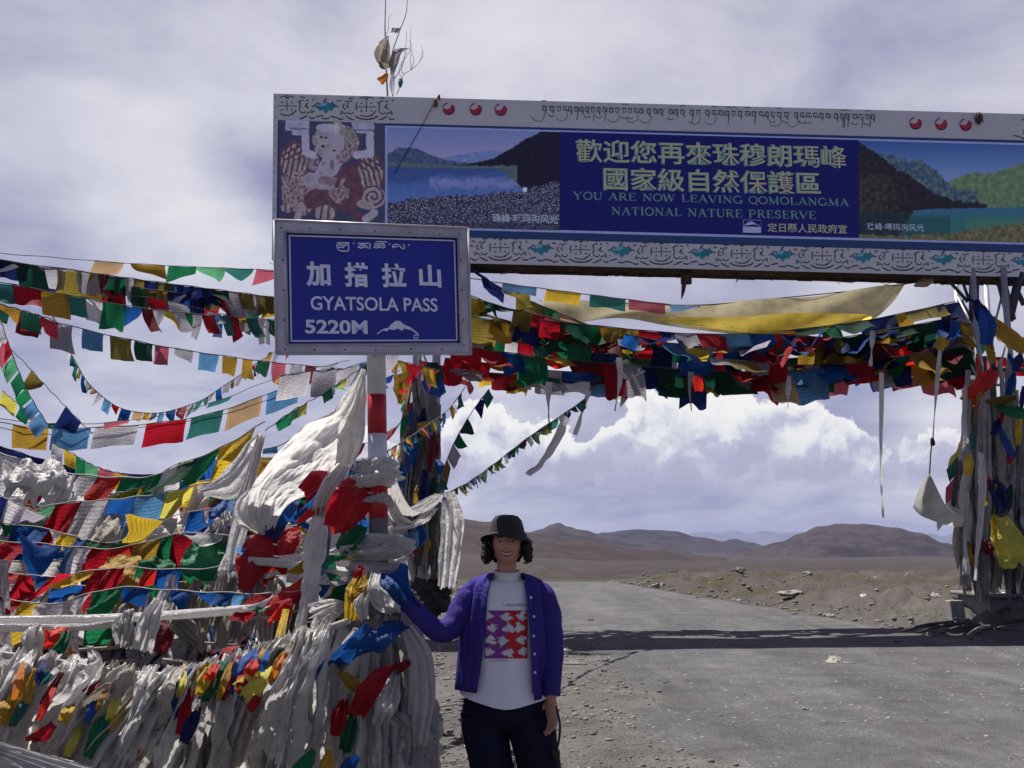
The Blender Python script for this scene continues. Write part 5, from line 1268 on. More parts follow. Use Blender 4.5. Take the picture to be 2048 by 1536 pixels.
stick('short broken stick with pale tip above the lowest scarf row', [(325, 1322, 4.9), (345, 1340, 4.8)], 3.2)
stick('thick pole end jutting from behind the tall white scarf by the sign pole', [(620, 1215, 4.95), (665, 1185, 5.0), (720, 1150, 5.1)], 6)
stick('crooked twig rising between grey scarves left of the red cloth', [(215, 1295, 5.5), (225, 1240, 5.5), (212, 1190, 5.6)], 3.4)
stick('thin dark twig low in the heap beneath the green cloth', [(130, 1345, 5.0), (190, 1330, 5.1), (270, 1318, 5.2)], 2.8)
# ---- thick white roll of twisted cloth used as a rope
def roll(label, pts, r, mat, name='cloth_rope'):
    W = spline([at(*p) for p in pts], 60); k = mpp(*pts[1]); n = 14; P = []
    for i, q in enumerate(W):
        T = (W[min(i + 1, 60)] - W[max(i - 1, 0)]).normalized(); a = Vector((0, 1, 0)); a = (a - T * a.dot(T)).normalized(); b2 = T.cross(a)
        for j in range(n):
            an = 2 * pi * j / n; rr = r * k * (1 + 0.16 * sin(an * 3 + i * 0.10) + 0.2 * mn.noise(Vector((i * 0.15, an, pts[0][1]))))
            P.append(q + (a * cos(an) + b2 * sin(an)) * rr)
    mb = MB(); mb.quadgrid(P, n, 60, wrapx=True); check_label(label)
    return props(mb.build(name, mat, loc=W[0]), label, 'cloth rope')
roll('thick white cloth rope twisted tight across the lower left heap', [(-60, 1240, 4.75), (120, 1240, 4.75), (260, 1236, 4.75), (400, 1226, 4.78), (540, 1214, 4.8)], 9, sm('gauze'))
roll('second white cloth rope sagging just under the thick one at the left edge', [(-60, 1252, 4.72), (80, 1257, 4.72), (180, 1252, 4.73), (262, 1240, 4.74)], 8, sm('gauze'))
roll('ragged grey cloth rope the lowest row of scarves is tied on', [(-60, 1300, 4.2), (90, 1320, 4.2), (200, 1340, 4.2), (330, 1352, 4.2), (430, 1330, 4.25), (560, 1290, 4.3), (700, 1240, 4.4)], 7, sm('gray'))
roll('white cloth rope stretched from the heap to the sign pole', [(500, 1120, 5.0), (580, 1128, 4.95), (660, 1140, 4.85), (740, 1150, 4.7)], 8, sm('white'))
# ---- lowest row
row = 'scarves on the lowest rope'
def tiecurve(x): return pw([(-60, 1300), (90, 1318), (200, 1338), (330, 1350), (430, 1328), (560, 1288), (700, 1238)], x)
adj = ['long', 'frayed', 'wide', 'knotted', 'creased', 'thin', 'bunched', 'wrinkled', 'heavy', 'soft']
n_ = 34
for i in range(n_):
    x = 655 - i * 20.8 + R.uniform(-9, 9); y = tiecurve(x) - 4
    kind = R.choices(['white', 'gray', 'beige', 'gauze'], weights=[4, 3.2, 1.6, 3])[0]
    lean = R.uniform(0.28, 0.75) if x < 420 else R.uniform(0.08, 0.5)
    ln = R.choice([R.uniform(110, 170), R.uniform(200, 300), R.uniform(220, 320)]); d0 = 4.18 + R.uniform(-0.16, 0.06)
    bulge = R.uniform(-22, 20)
    pts = [(x + 10, y - 8, d0 + 0.06), (x - lean * ln * 0.15 + 2, y + ln * 0.12, d0 - 0.06), (x - lean * ln * 0.55 + bulge, y + ln * 0.5, d0 - R.uniform(0.06, 0.14)), (x - lean * ln, y + ln, d0 - 0.02)]
    nm = {'white': 'white', 'gray': 'dirty grey', 'beige': 'dusty beige', 'gauze': 'glossy white'}[kind]
    wk = R.choice([0.7, 1.0, 1.0, 1.35])
    scarf('%s %s scarf, %s from the sign pole on the lowest rope' % (adj[i % 10], nm, ORD[i]), pts, [R.uniform(14, 20), R.uniform(30, 46) * wk, R.uniform(50, 76) * wk, R.uniform(30, 96) * wk], sm(kind), group=row,
          pleats=R.uniform(2.2, 5.5), full=[1.0, 0.8, 0.6, 0.45], m=26, seg=46, twist=R.uniform(-1.2, 1.2), crumple=R.uniform(0.7, 1.3), rag=0.8)
# second, lower layer showing between and below
for i in range(26):
    x = 640 - i * 27 + R.uniform(-11, 11); y = tiecurve(x) + R.uniform(20, 100)
    kind = R.choices(['white', 'gray', 'beige', 'dark'], weights=[2.5, 3, 2.4, 2.2])[0]
    lean = R.uniform(0.2, 0.6) if x < 420 else R.uniform(0.0, 0.35); ln = R.uniform(200, 320); d0 = 4.36 + R.uniform(-0.06, 0.08)
    pts = [(x, y, d0 + 0.03), (x - lean * ln * 0.4 + R.uniform(-14, 14), y + ln * 0.4, d0), (x - lean * ln, y + ln, d0 + 0.02)]
    nm = {'white': 'white', 'gray': 'grey', 'beige': 'beige', 'dark': 'dark stained'}[kind]
    scarf('%s scarf half hidden behind the lowest row, %s from the sign pole' % (nm, ORD[i]), pts, [30, 64, 80, 56], sm(kind), group='scarves behind the lowest row', pleats=R.uniform(2.5, 5), full=0.6, m=20, seg=36, twist=R.uniform(-.9, .9), crumple=0.9)
# coloured cloths of the lowest row: (label, colour, path, widths)
LC = [('long yellow cloth hanging over the lowest row near the left edge', 'yellow', [(62, 1335, 4.05), (48, 1375, 4.0), (22, 1420, 4.0), (-6, 1462, 4.02)], [16, 34, 36, 26]),
 ('folded golden cloth beside the long yellow cloth at far left', 'gold', [(72, 1340, 4.03), (62, 1372, 4.0), (44, 1410, 3.98), (20, 1450, 4.0)], [12, 22, 26, 14]),
 ('narrow dark red strip in the lowest row near the left edge', 'maroon', [(125, 1345, 4.05), (108, 1372, 4.02), (82, 1410, 4.02)], [10, 17, 12]),
 ('dark red cloth lying flat low between white scarves at left', 'red', [(108, 1448, 3.95), (84, 1470, 3.95), (58, 1480, 3.97)], [18, 30, 22]),
 ('dark green cloth hanging low among white scarves near the bottom', 'green', [(213, 1418, 3.98), (200, 1462, 3.96), (180, 1515, 3.98)], [14, 36, 30]),
 ('small green cloth tip poking over the lowest rope at left', 'teal', [(100, 1345, 4.05), (84, 1362, 4.05), (80, 1372, 4.05)], [14, 22, 10]),
 ('small green scrap beside a brown one on the lowest rope', 'dkgreen', [(192, 1390, 4.02), (182, 1405, 4.0), (178, 1422, 4.0)], [10, 17, 9]),
 ('deep red folded scrap on the lowest rope left of the centre', 'maroon', [(200, 1362, 4.05), (185, 1376, 4.03), (168, 1386, 4.03)], [8, 20, 14]),
 ('tattered blue cloth streaming over white scarves in the lowest row', 'blue', [(388, 1338, 4.05), (366, 1375, 4.0), (344, 1415, 3.98), (316, 1462, 3.98)], [14, 34, 40, 12]),
 ('blue flap torn sideways from the tattered blue cloth', 'blue', [(372, 1380, 4.0), (345, 1400, 3.97), (312, 1414, 3.97)], [16, 26, 18]),
 ('orange gold cloth next to the tattered blue cloth on the lowest rope', 'gold', [(425, 1328, 4.05), (400, 1355, 4.0), (384, 1385, 4.0)], [24, 32, 14]),
 ('long red strip hanging under the orange gold cloth', 'red', [(385, 1378, 3.99), (372, 1415, 3.97), (358, 1470, 3.98)], [12, 22, 16]),
 ('emerald green cloth hanging diagonally on the lowest rope', 'green', [(450, 1322, 4.06), (430, 1350, 4.0), (405, 1402, 4.0)], [22, 36, 24]),
 ('royal blue cloth with ragged end under the signpost side of the rope', 'blue', [(510, 1300, 4.1), (492, 1335, 4.02), (470, 1392, 4.0)], [16, 44, 40]),
 ('indigo cloth bunch beside the royal blue cloth on the rope', 'navy', [(468, 1318, 4.1), (455, 1350, 4.04), (440, 1398, 4.02)], [16, 28, 22]),
 ('crimson strip twisted between indigo and blue cloth', 'red', [(478, 1312, 4.06), (462, 1350, 4.0), (446, 1392, 3.99)], [9, 17, 20]),
 ('bright yellow square cloth spread over pale scarves', 'lemon', [(548, 1330, 4.1), (522, 1355, 3.98), (484, 1388, 3.96)], [20, 44, 54]),
 ('long yellow strip dropping from the stick to the yellow square', 'yellow', [(572, 1218, 4.4), (562, 1262, 4.3), (552, 1310, 4.2), (544, 1345, 4.08)], [14, 18, 22, 26]),
 ('green cloth hanging by the long yellow strip', 'green', [(565, 1300, 4.15), (560, 1330, 4.08), (553, 1368, 4.06)], [16, 32, 34]),
 ('scarlet cloth hanging right of the green cloth near the pole', 'scarlet', [(590, 1285, 4.2), (592, 1320, 4.12), (582, 1358, 4.1)], [16, 24, 24]),
 ('rust red scrap under the bright yellow square', 'red', [(516, 1392, 3.96), (508, 1408, 3.95), (498, 1422, 3.95)], [16, 20, 14]),
 ('red rag bundled on the rope above the indigo cloth', 'red', [(475, 1292, 4.2), (455, 1300, 4.15), (440, 1322, 4.12)], [14, 20, 10]),
 ('golden rag looped on the rope near the royal blue cloth', 'gold', [(532, 1295, 4.18), (520, 1310, 4.1), (516, 1345, 4.06)], [14, 20, 12]),
 ('small dark blue rag at the bottom edge under the pole', 'blue', [(715, 1512, 4.0), (700, 1530, 4.0), (690, 1550, 4.0)], [16, 30, 34]),
 ('green rag near the bottom edge left of the bundle', 'green', [(628, 1500, 3.95), (615, 1520, 3.94), (598, 1545, 3.95)], [14, 30, 36]),
 ('gold rag at the bottom edge of the pole bundle', 'gold', [(660, 1500, 3.98), (655, 1525, 3.97), (650, 1560, 3.98)], [14, 30, 34]),
 # floating scraps in the middle of the heap
 ('red cloth scrap hung below the white cloth rope at left', 'scarlet', [(128, 1256, 4.7), (108, 1272, 4.65), (84, 1290, 4.66)], [30, 42, 24]),
 ('green cloth tail hanging from the red scrap at left', 'green', [(134, 1262, 4.66), (122, 1292, 4.62), (92, 1332, 4.64)], [18, 26, 8]),
 ('thin orange strip hanging alone in the heap', 'orange', [(140, 1295, 4.7), (141, 1318, 4.7), (140, 1342, 4.7)], [8, 10, 5]),
 ('dark red cloth hanging in the shaded heap below the white rope', 'maroon', [(335, 1232, 4.95), (328, 1268, 4.9), (318, 1308, 4.92)], [30, 44, 28]),
 ('teal rag hanging behind the white scarf knot', 'teal', [(268, 1230, 4.9), (262, 1255, 4.88), (262, 1262, 4.88)], [14, 22, 12]),
 ('dark blue rag crumpled deep in the heap', 'navy', [(300, 1330, 4.95), (305, 1345, 4.9), (330, 1362, 4.92)], [26, 40, 26]),
 ('wine red rag showing at a stick end in the heap', 'maroon', [(205, 1270, 5.2), (195, 1280, 5.15), (186, 1292, 5.15)], [16, 24, 14]),
 ('green cloth triangle at the right end of the white cloth rope', 'green', [(545, 1218, 4.78), (520, 1220, 4.72), (490, 1222, 4.72)], [10, 22, 8]),
 ('long scarlet cloth slanting down to the white rope end', 'scarlet', [(610, 1155, 4.85), (575, 1190, 4.78), (532, 1228, 4.75)], [12, 34, 30]),
 ('dark green sheet drooping under the middle flag string', 'green', [(420, 1085, 5.35), (410, 1130, 5.25), (400, 1180, 5.3)], [70, 96, 50]),
 ('large green cloth spread left under the flag string', 'green', [(330, 1120, 5.3), (315, 1140, 5.25), (290, 1172, 5.25)], [50, 76, 60]),
 ('wide golden cloth spread flat under the red and green flags', 'gold', [(250, 1112, 5.35), (236, 1155, 5.25), (225, 1202, 5.25)], [70, 90, 110]),
 ('large crimson cloth hanging beside the tasselled white scarf', 'red', [(525, 1070, 5.1), (510, 1110, 5.0), (488, 1182, 5.0)], [50, 72, 30]),
 ('deep red cloth right of the large blue twisted cloth', 'red', [(590, 1060, 5.05), (575, 1090, 5.0), (565, 1120, 5.0)], [30, 44, 30]),
 ('bright blue cloth ballooning in the upper heap', 'blue', [(455, 1000, 5.6), (446, 1025, 5.5), (440, 1056, 5.5)], [30, 58, 50]),
 ('blue twisted cloth hanging from the torn flag string', 'blue', [(592, 978, 5.2), (572, 1010, 5.1), (545, 1060, 5.1)], [24, 46, 40]),
 ('navy end of the blue twisted cloth', 'navy', [(560, 1030, 5.15), (548, 1055, 5.1), (545, 1085, 5.1)], [34, 36, 22]),
 ('heavy crimson cloth tied to the sign pole at chest height', 'red', [(730, 945, 4.75), (712, 985, 4.6), (690, 1025, 4.6), (672, 1062, 4.62)], [26, 72, 84, 60]),
 ('crimson flap blowing left from the sign pole', 'red', [(668, 936, 4.9), (640, 955, 4.8), (605, 985, 4.8)], [12, 42, 34]),
 ('scarlet ribbon swinging left of the heavy crimson cloth', 'scarlet', [(665, 1005, 4.75), (630, 1020, 4.7), (595, 1045, 4.7)], [12, 18, 10]),
 ('green cloth tucked on the pole under the crimson cloth', 'green', [(725, 1052, 4.6), (705, 1075, 4.52), (680, 1098, 4.52)], [26, 48, 34]),
 ('blue scarf end hanging left of the tall pale scarf', 'sky', [(655, 1040, 4.8), (650, 1090, 4.75), (640, 1150, 4.75)], [12, 22, 16]),
]
CN = ['red', 'blue', 'green', 'yellow', 'scarlet', 'gold', 'navy', 'teal', 'lemon', 'orange']
for i in range(26):
    x = 640 - i * 25 + R.uniform(-8, 8); y = tiecurve(x) + R.choice([R.uniform(0, 40), R.uniform(40, 130)]); c = R.choice(CN); l_ = R.uniform(35, 80); w_ = R.uniform(14, 30); ln_ = R.uniform(0.2, 0.7)
    LC.append(('%s rag among the lowest white scarves, %s from the sign pole' % (cname(c), ORD[i]), c, [(x, y, 4.03), (x - l_ * ln_ * .5, y + l_ * .5, 3.96), (x - l_ * ln_, y + l_, 3.98)], [w_ * .5, w_, w_ * .7]))
for lab, c, pts, wd in LC:
    scarf(lab, pts, wd, cm(c), name='cloth_strip', cat='cloth', group='coloured cloths on the heap', pleats=3.0, full=0.30, m=16, seg=28, twist=R.uniform(-.4, .4), crumple=0.4)
# ---- middle tier: dusty scarves
mid = [(372, 1150, 380), (395, 1160, 372), (420, 1170, 400), (448, 1140, 425), (470, 1150, 440), (498, 1165, 470), (520, 1140, 505), (545, 1160, 530), (575, 1190, 552), (345, 1150, 330), (300, 1180, 285), (265, 1190, 258), (585, 1140, 560), (610, 1180, 590)]
for i, (x, y, xe) in enumerate(mid):
    ln = R.uniform(90, 150); d0 = 5.15 + R.uniform(-0.1, 0.2); kind = R.choice(['beige', 'gray', 'beige', 'dark', 'gray'])
    scarf('%s limp scarf, %s from the sign pole on the middle rope' % ({'beige': 'tan', 'gray': 'grey', 'dark': 'blackened'}[kind], ORD[len(mid) - 1 - i]), [(x, y, d0), ((x + xe) / 2 + R.uniform(-6, 6), y + ln * 0.5, d0 - .04), (xe, y + ln, d0)], [16, 28, 34, 26], sm(kind), group='limp scarves on the middle rope', pleats=6, full=0.6)
HS = [ # (label, kind, path, widths, kw)
 ('huge crumpled white plastic sheet blown down left from the sign pole top', 'gauze', [(727, 738, 4.72), (712, 785, 4.7), (680, 850, 4.72), (615, 925, 4.85), (545, 985, 5.0), (520, 1050, 5.05)], [10, 46, 105, 110, 84, 60], dict(m=44, seg=84, pleats=3.2, full=0.26, crumple=1.1, side=(0.75, 0.1, -0.6))),
 ('white plastic sheet side bulging beside the sign pole', 'gauze', [(728, 745, 4.70), (718, 800, 4.66), (704, 860, 4.65), (690, 930, 4.68)], [8, 30, 52, 40], dict(m=24, seg=44, pleats=4, full=0.4, crumple=0.9)),
 ('ivory scarf arm sweeping left from the green knot', 'white', [(522, 868, 5.55), (505, 905, 5.4), (465, 965, 5.35), (405, 985, 5.4)], [16, 40, 62, 20], dict(side=(0.5, 0, -0.8), pleats=3, full=0.3, m=20)),
 ('long narrow white scarf with a tassel hanging down to the white rope', 'white', [(523, 872, 5.3), (502, 950, 5.2), (485, 1030, 5.1), (468, 1105, 5.1), (462, 1180, 5.1)], [18, 22, 36, 34, 20], dict(pleats=4, full=0.45, m=18, seg=50, rag=1.6)),
 ('pale scarf loop swelling below the big plastic sheet', 'white', [(560, 965, 5.25), (520, 985, 5.1), (502, 1030, 5.05), (530, 1065, 5.1)], [30, 60, 66, 30], dict(pleats=4, full=0.5, m=20)),
 ('tall pale lavender scarf hanging straight left of the pole bundle', 'gauze', [(640, 1022, 4.75), (632, 1080, 4.68), (622, 1150, 4.64), (606, 1225, 4.62), (590, 1290, 4.6)], [30, 52, 44, 26, 36], dict(pleats=5, full=0.5, m=26, seg=60, rag=1.4, crumple=1.2, twist=0.9)),
 ('crinkled white scarf above the tall lavender one', 'white', [(690, 930, 4.75), (668, 960, 4.7), (645, 1000, 4.7), (636, 1032, 4.7)], [24, 36, 34, 28], dict(pleats=6, full=0.6)),
 ('shining white scarf cascade left of the pole bundle', 'gauze', [(655, 1215, 4.5), (640, 1270, 4.42), (630, 1340, 4.4), (622, 1410, 4.4), (620, 1480, 4.4)], [40, 50, 46, 40, 30], dict(pleats=7, full=0.6, m=22, seg=50, crumple=0.7)),
 ('white scarf fan spread left at the top of the cascade', 'gauze', [(690, 1212, 4.5), (660, 1220, 4.42), (628, 1238, 4.4)], [20, 40, 66], dict(pleats=9, full=0.35, side=(0, 0.1, 1))),
 ('white cloth sack blown full in the upper left heap', 'white', [(60, 922, 6.2), (75, 960, 6.0), (85, 1000, 6.05)], [90, 120, 80], dict(pleats=4, full=0.22, m=30, seg=40, crumple=1.0)),
 ('long white scarf slanting down left at the picture edge', 'white', [(50, 950, 6.1), (25, 1000, 5.9), (-10, 1060, 5.9)], [26, 52, 40], dict(pleats=5, full=0.5)),
 ('white scarf hanging right of the blown sack', 'white', [(140, 950, 6.1), (118, 990, 6.0), (95, 1030, 6.0)], [22, 38, 36], dict(pleats=5, full=0.5)),
 ('cream scarf slanting between the lemon flags and the gold cloth', 'beige', [(230, 1030, 5.9), (205, 1070, 5.75), (170, 1110, 5.7), (150, 1130, 5.7)], [36, 46, 30, 20], dict(pleats=5, full=0.5)),
 ('crumpled white plastic bag stuck in the upper heap right of the flags', 'gauze', [(330, 1040, 6.0), (315, 1070, 5.85), (290, 1100, 5.9)], [50, 66, 40], dict(pleats=4, full=0.35, crumple=1.2)),
 ('white scarf knot hanging from the thick white cloth rope', 'white', [(258, 1228, 4.72), (246, 1255, 4.66), (246, 1290, 4.68)], [26, 40, 22], dict(pleats=6, full=0.8, knot=10)),
 ('long grey white scarf falling under the white knot', 'white', [(320, 1200, 4.75), (300, 1240, 4.66), (285, 1300, 4.66)], [24, 44, 38], dict(pleats=6, full=0.6)),
 ('white round bundle tied under the white rope at far left', 'gauze', [(74, 1256, 4.68), (66, 1280, 4.6), (70, 1312, 4.62)], [16, 44, 30], dict(pleats=4, full=0.9, knot=9)),
 ('pale scarf standing up at the left picture edge', 'gray', [(8, 1120, 5.0), (4, 1190, 4.95), (6, 1290, 4.95)], [22, 30, 34], dict(pleats=5, full=0.5)),
 ('white scarf tied up over the dark heap gap', 'white', [(180, 1298, 4.65), (190, 1320, 4.6), (196, 1352, 4.6)], [12, 24, 28], dict(pleats=4, full=0.6, knot=6)),
 ('grey gauze sheet stretched low across the bottom left corner', 'gray', [(-40, 1488, 3.9), (60, 1522, 3.84), (140, 1548, 3.84), (260, 1590, 3.9)], [26, 40, 50, 50], dict(pleats=9, full=0.2, m=34, seg=44, crumple=0.9, side=(0.2, 0, 1))),
 ('grey curled ropes of cloth right of the dark red cloth', 'dark', [(345, 1235, 4.9), (375, 1260, 4.85), (405, 1290, 4.85)], [36, 44, 30], dict(pleats=8, full=0.5, side=(0.6, 0, 0.8))),
 ('silver white scarf bunch in the middle of the heap', 'gray', [(452, 1030, 5.5), (440, 1060, 5.4), (420, 1085, 5.4)], [30, 50, 40], dict(pleats=7, full=0.8, crumple=0.9)),
 ('white scarf with torn end by the blue cloth', 'white', [(500, 1075, 5.3), (470, 1110, 5.2), (440, 1160, 5.2)], [20, 36, 26], dict(pleats=5, full=0.5, rag=1.0)),
]
for lab, k, pts, wd, kw in HS: scarf(lab, pts, wd, sm(k), group='white scarves over the heap', **kw)
# loose white cloths filling the upper heap
for i in range(26):
    px, py = R.uniform(20, 640), R.uniform(985, 1150); d0 = R.uniform(6.0, 6.8); kind = R.choice(['white', 'gray', 'beige', 'gauze', 'gray'])
    ln = R.uniform(50, 90)
    scarf('%s scarf in the shadowy upper heap, %s from the left edge' % ({'white': 'white', 'gray': 'grey', 'beige': 'dusty', 'gauze': 'shiny'}[kind], ORD[i]), [(30 + i * 25, py, d0), (18 + i * 25, py + ln * .5, d0 - .1), (2 + i * 25, py + ln, d0 - .08)], [24, R.uniform(36, 60), R.uniform(26, 44)], sm(kind), group='scarves in the upper heap', pleats=5, full=0.6)
# ---- bundle around the sign pole
pb = polec(1240)
wraps = 'scarves wrapped on the sign pole'
def hoop(label, py0, py1, rpx, hpx, mat, name='cloth_wrap', a0=-200, a1=20, depth0=None, nl=3, tilt=0.0, grp=wraps):
    """band of cloth wound round the pole"""
    mb = MB(); c0 = polec(py0); k = pk; P = []; n = 72; m = 18
    sd = SCN[0] * 2.3; SCN[0] += 1
    for j in range(m + 1):
        v = j / m
        for i in range(n + 1):
            u = i / n; an = radians(a0 + (a1 - a0) * u)
            py = py0 + (py1 - py0) * u + (v - 0.5) * hpx
            c = polec(py)
            rr = rpx * k * (0.78 + 0.42 * sin(pi * v) ** 0.7) * (1 + 0.30 * mn.noise(Vector((u * 4, v * 2.5, sd))) + 0.30 * mn.fractal(Vector((u * 13, v * 5 + u * 6, sd)), 0.7, 2.2, 4) - 0.30 * abs(mn.noise(Vector((u * 9 + v * 3, v * 4 - u * 5, sd + 5)))) + 0.05 * sin(v * nl * 6.28 + u * 7 + 3 * mn.noise(Vector((u * 5, sd, 0)))))
            P.append(c + Vector((cos(an) * rr, sin(an) * rr, 0.02 * mn.noise(Vector((u * 4, v, sd))))))
    mb.quadgrid(P, n, m); check_label(label); o = mb.build(name, mat, loc=polec(py0)); return props(o, label, 'cloth', grp)
hoop('white scarf knotted thick round the pole above the second red band', 945, 950, 38, 56, sm('gauze'), a0=-210, a1=210)
hoop('thin white scarf tied across the second red band', 990, 1006, 25, 22, sm('white'), a0=-200, a1=30)
hoop('fluffy white scarf bunch round the pole under the bare metal', 1092, 1100, 52, 50, sm('gauze'), a0=-230, a1=230)
hoop('dirty white scarf collar below the fluffy bunch', 1150, 1158, 50, 60, sm('white'), a0=-230, a1=210, nl=4)
hoop('grey scarf collar lower on the pole bundle', 1222, 1216, 64, 70, sm('gray'), a0=-230, a1=210, nl=4)
def pole_pt(an, py, rpx): c = polec(min(py, 1240)); q = at(757, py, c.y); return Vector((q.x if py > 1240 else c.x, c.y, q.z)) + Vector((cos(radians(an)) * rpx * pk, sin(radians(an)) * rpx * pk, 0))
def drape(label, an, py0, py1, r0, r1, wd, mat, an1=None, grp=wraps, cat='scarf', name='scarf', **kw):
    an1 = an if an1 is None else an1
    path = [pole_pt(an, py0, r0), pole_pt(an + (an1 - an) * .3, py0 + (py1 - py0) * 0.3, r0 + (r1 - r0) * 0.75), pole_pt(an + (an1 - an) * .65, py0 + (py1 - py0) * 0.65, r1), pole_pt(an1, py1, r1 * 0.95)]
    SCN[0] += 1; mb = MB()
    ribbon(mb, path, [q * pk for q in wd], kw.get('pleats', 6), kw.get('full', 0.5), SCN[0] * 1.37, 36, 16, (-sin(radians(an)), cos(radians(an)), 0), kw.get('rag', 0.4), kw.get('twist', 0), kw.get('crumple', 0.5))
    check_label(label); return props(mb.build(name, mat, loc=path[0]), label, cat, grp)
for i in range(16):
    an = -200 + 220 * i / 15 + R.uniform(-5, 5); kind = R.choice(['white', 'beige', 'gray', 'gauze', 'beige', 'white']); y0 = R.choice([1200, 1240, 1290, 1330])
    drape('%s scarf, %s from the left round the pole bundle' % ({'white': 'white', 'beige': 'yellowed', 'gray': 'grey', 'gauze': 'shining'}[kind], ORD[i]), an, y0, R.uniform(1540, 1640), R.uniform(48, 62), R.uniform(82, 105), [22, 48, 66, 50], sm(kind), pleats=R.uniform(2, 4), full=0.6, crumple=1.3)
PB = [('big blue cloth bound diagonally round the front of the pole bundle', 'blue', [(800, 1248, 4.36), (752, 1272, 4.24), (705, 1300, 4.26), (668, 1330, 4.36)], [52, 66, 62, 36], 3, 'c'),
 ('long crimson cloth slanting down the front of the pole bundle', 'red', [(806, 1332, 4.34), (768, 1345, 4.24), (735, 1385, 4.22), (712, 1430, 4.26)], [24, 30, 44, 36], 3, 'c'),
 ('crimson stub end at the right of the pole bundle', 'red', [(818, 1322, 4.45), (806, 1330, 4.36), (792, 1338, 4.34)], [16, 26, 22], 3, 'c'),
 ('crimson cloth hanging low on the left of the pole bundle', 'red', [(688, 1400, 4.3), (680, 1430, 4.24), (672, 1472, 4.26)], [20, 34, 24], 4, 'c'),
 ('dark green cloth under the crimson cloth on the bundle', 'green', [(705, 1420, 4.32), (698, 1465, 4.26), (690, 1505, 4.28)], [18, 32, 26], 4, 'c'),
 ('golden cloth wound under the big blue cloth', 'gold', [(684, 1345, 4.3), (700, 1362, 4.24), (722, 1384, 4.26)], [22, 30, 18], 3, 'c'),
 ('wad of golden yellow cloth high on the pole bundle', 'yellow', [(722, 1150, 4.42), (710, 1190, 4.34), (704, 1240, 4.36)], [26, 40, 32], 6, 'c'),
 ('yellow frayed cloth left of the golden wad', 'gold', [(736, 1160, 4.36), (722, 1180, 4.32), (700, 1200, 4.34)], [20, 26, 20], 6, 'c'),
 ('small red rag above the golden wad on the pole', 'red', [(724, 1130, 4.42), (718, 1145, 4.4), (712, 1158, 4.4)], [14, 22, 14], 3, 'c'),
 ('deep blue cloth tied to the pole above the hand', 'blue', [(768, 1148, 4.42), (785, 1170, 4.34), (815, 1205, 4.33), (840, 1220, 4.36)], [34, 52, 46, 30], 3, 'c'),
 ('deep blue flap standing up right of the pole bundle', 'blue', [(806, 1190, 4.46), (800, 1160, 4.48), (808, 1128, 4.5)], [36, 36, 18], 3, 'c'),
 ('white twisted scarf knotted at the front of the pole bundle', 'white', [(752, 1148, 4.38), (748, 1175, 4.3), (764, 1205, 4.3), (790, 1222, 4.34)], [22, 26, 40, 34], 8, 's'),
 ('white scarf loop hanging at the pole front', 'gauze', [(738, 1180, 4.34), (722, 1205, 4.28), (728, 1240, 4.3)], [18, 32, 20], 4, 's'),
 ('white scarf padded over the big blue cloth', 'white', [(742, 1262, 4.3), (715, 1268, 4.24), (690, 1290, 4.26)], [16, 30, 20], 5, 's'),
 ('pale veil hanging at the right side of the pole bundle', 'gauze', [(812, 1255, 4.5), (838, 1310, 4.46), (845, 1390, 4.44), (835, 1490, 4.46)], [26, 50, 54, 44], 5, 's'),
 ('white scarf beneath the crimson slant on the bundle', 'white', [(790, 1350, 4.3), (778, 1400, 4.24), (758, 1450, 4.26)], [24, 42, 34], 5, 's'),
 ('blue grey scarf knotted low on the right of the bundle', 'gray', [(770, 1425, 4.3), (800, 1440, 4.26), (826, 1452, 4.32)], [26, 34, 22], 7, 's'),
 ('short white scarf hanging left of the golden cloth', 'white', [(668, 1330, 4.36), (660, 1380, 4.3), (650, 1440, 4.3)], [20, 40, 40], 6, 's'),
 ('thin cord of white cloth tied from the fluffy bunch to the left', 'white', [(735, 1092, 4.5), (705, 1092, 4.5), (682, 1100, 4.52)], [8, 8, 14], 2, 's'),
 ('white scarf reaching right from the pole towards the dark garland', 'white', [(775, 965, 4.75), (792, 1000, 5.0), (820, 1025, 5.8), (860, 1005, 7.0), (880, 990, 8)], [30, 34, 36, 34, 24], 7, 's'),
 ('second white scarf drooping right from the pole', 'gauze', [(776, 1000, 4.72), (800, 1040, 5.0), (835, 1045, 5.8), (868, 1015, 7)], [20, 24, 26, 22], 6, 's'),
 ('white scarf tied level at the right of the pole', 'white', [(775, 1055, 4.7), (810, 1052, 5.1), (850, 1040, 5.8)], [24, 24, 20], 6, 's'),
 ('veil hanging beneath the start of the dark garland', 'gauze', [(895, 985, 8.4), (905, 1040, 8.4), (900, 1110, 8.4), (893, 1175, 8.4)], [30, 46, 44, 36], 5, 's'),
 ('white and blue flag tied beside the pole at neck height', 'sky', [(830, 1065, 5.6), (818, 1085, 5.5), (800, 1110, 5.5)], [16, 36, 24], 3, 'c'),
 ('small blue and gold rag right of the pole', 'blue', [(838, 1050, 6), (842, 1070, 6), (835, 1095, 6)], [14, 28, 14], 3, 'c'),
]
for lab, c, pts, wd, pl_, kd in PB:
    scarf(lab, pts, wd, cm(c) if kd == 'c' else sm(c), name='cloth_strip' if kd == 'c' else 'scarf', cat='cloth' if kd == 'c' else 'scarf', group=wraps, pleats=pl_, full=0.45, m=16, seg=32, twist=R.uniform(-.3, .3), crumple=0.5)
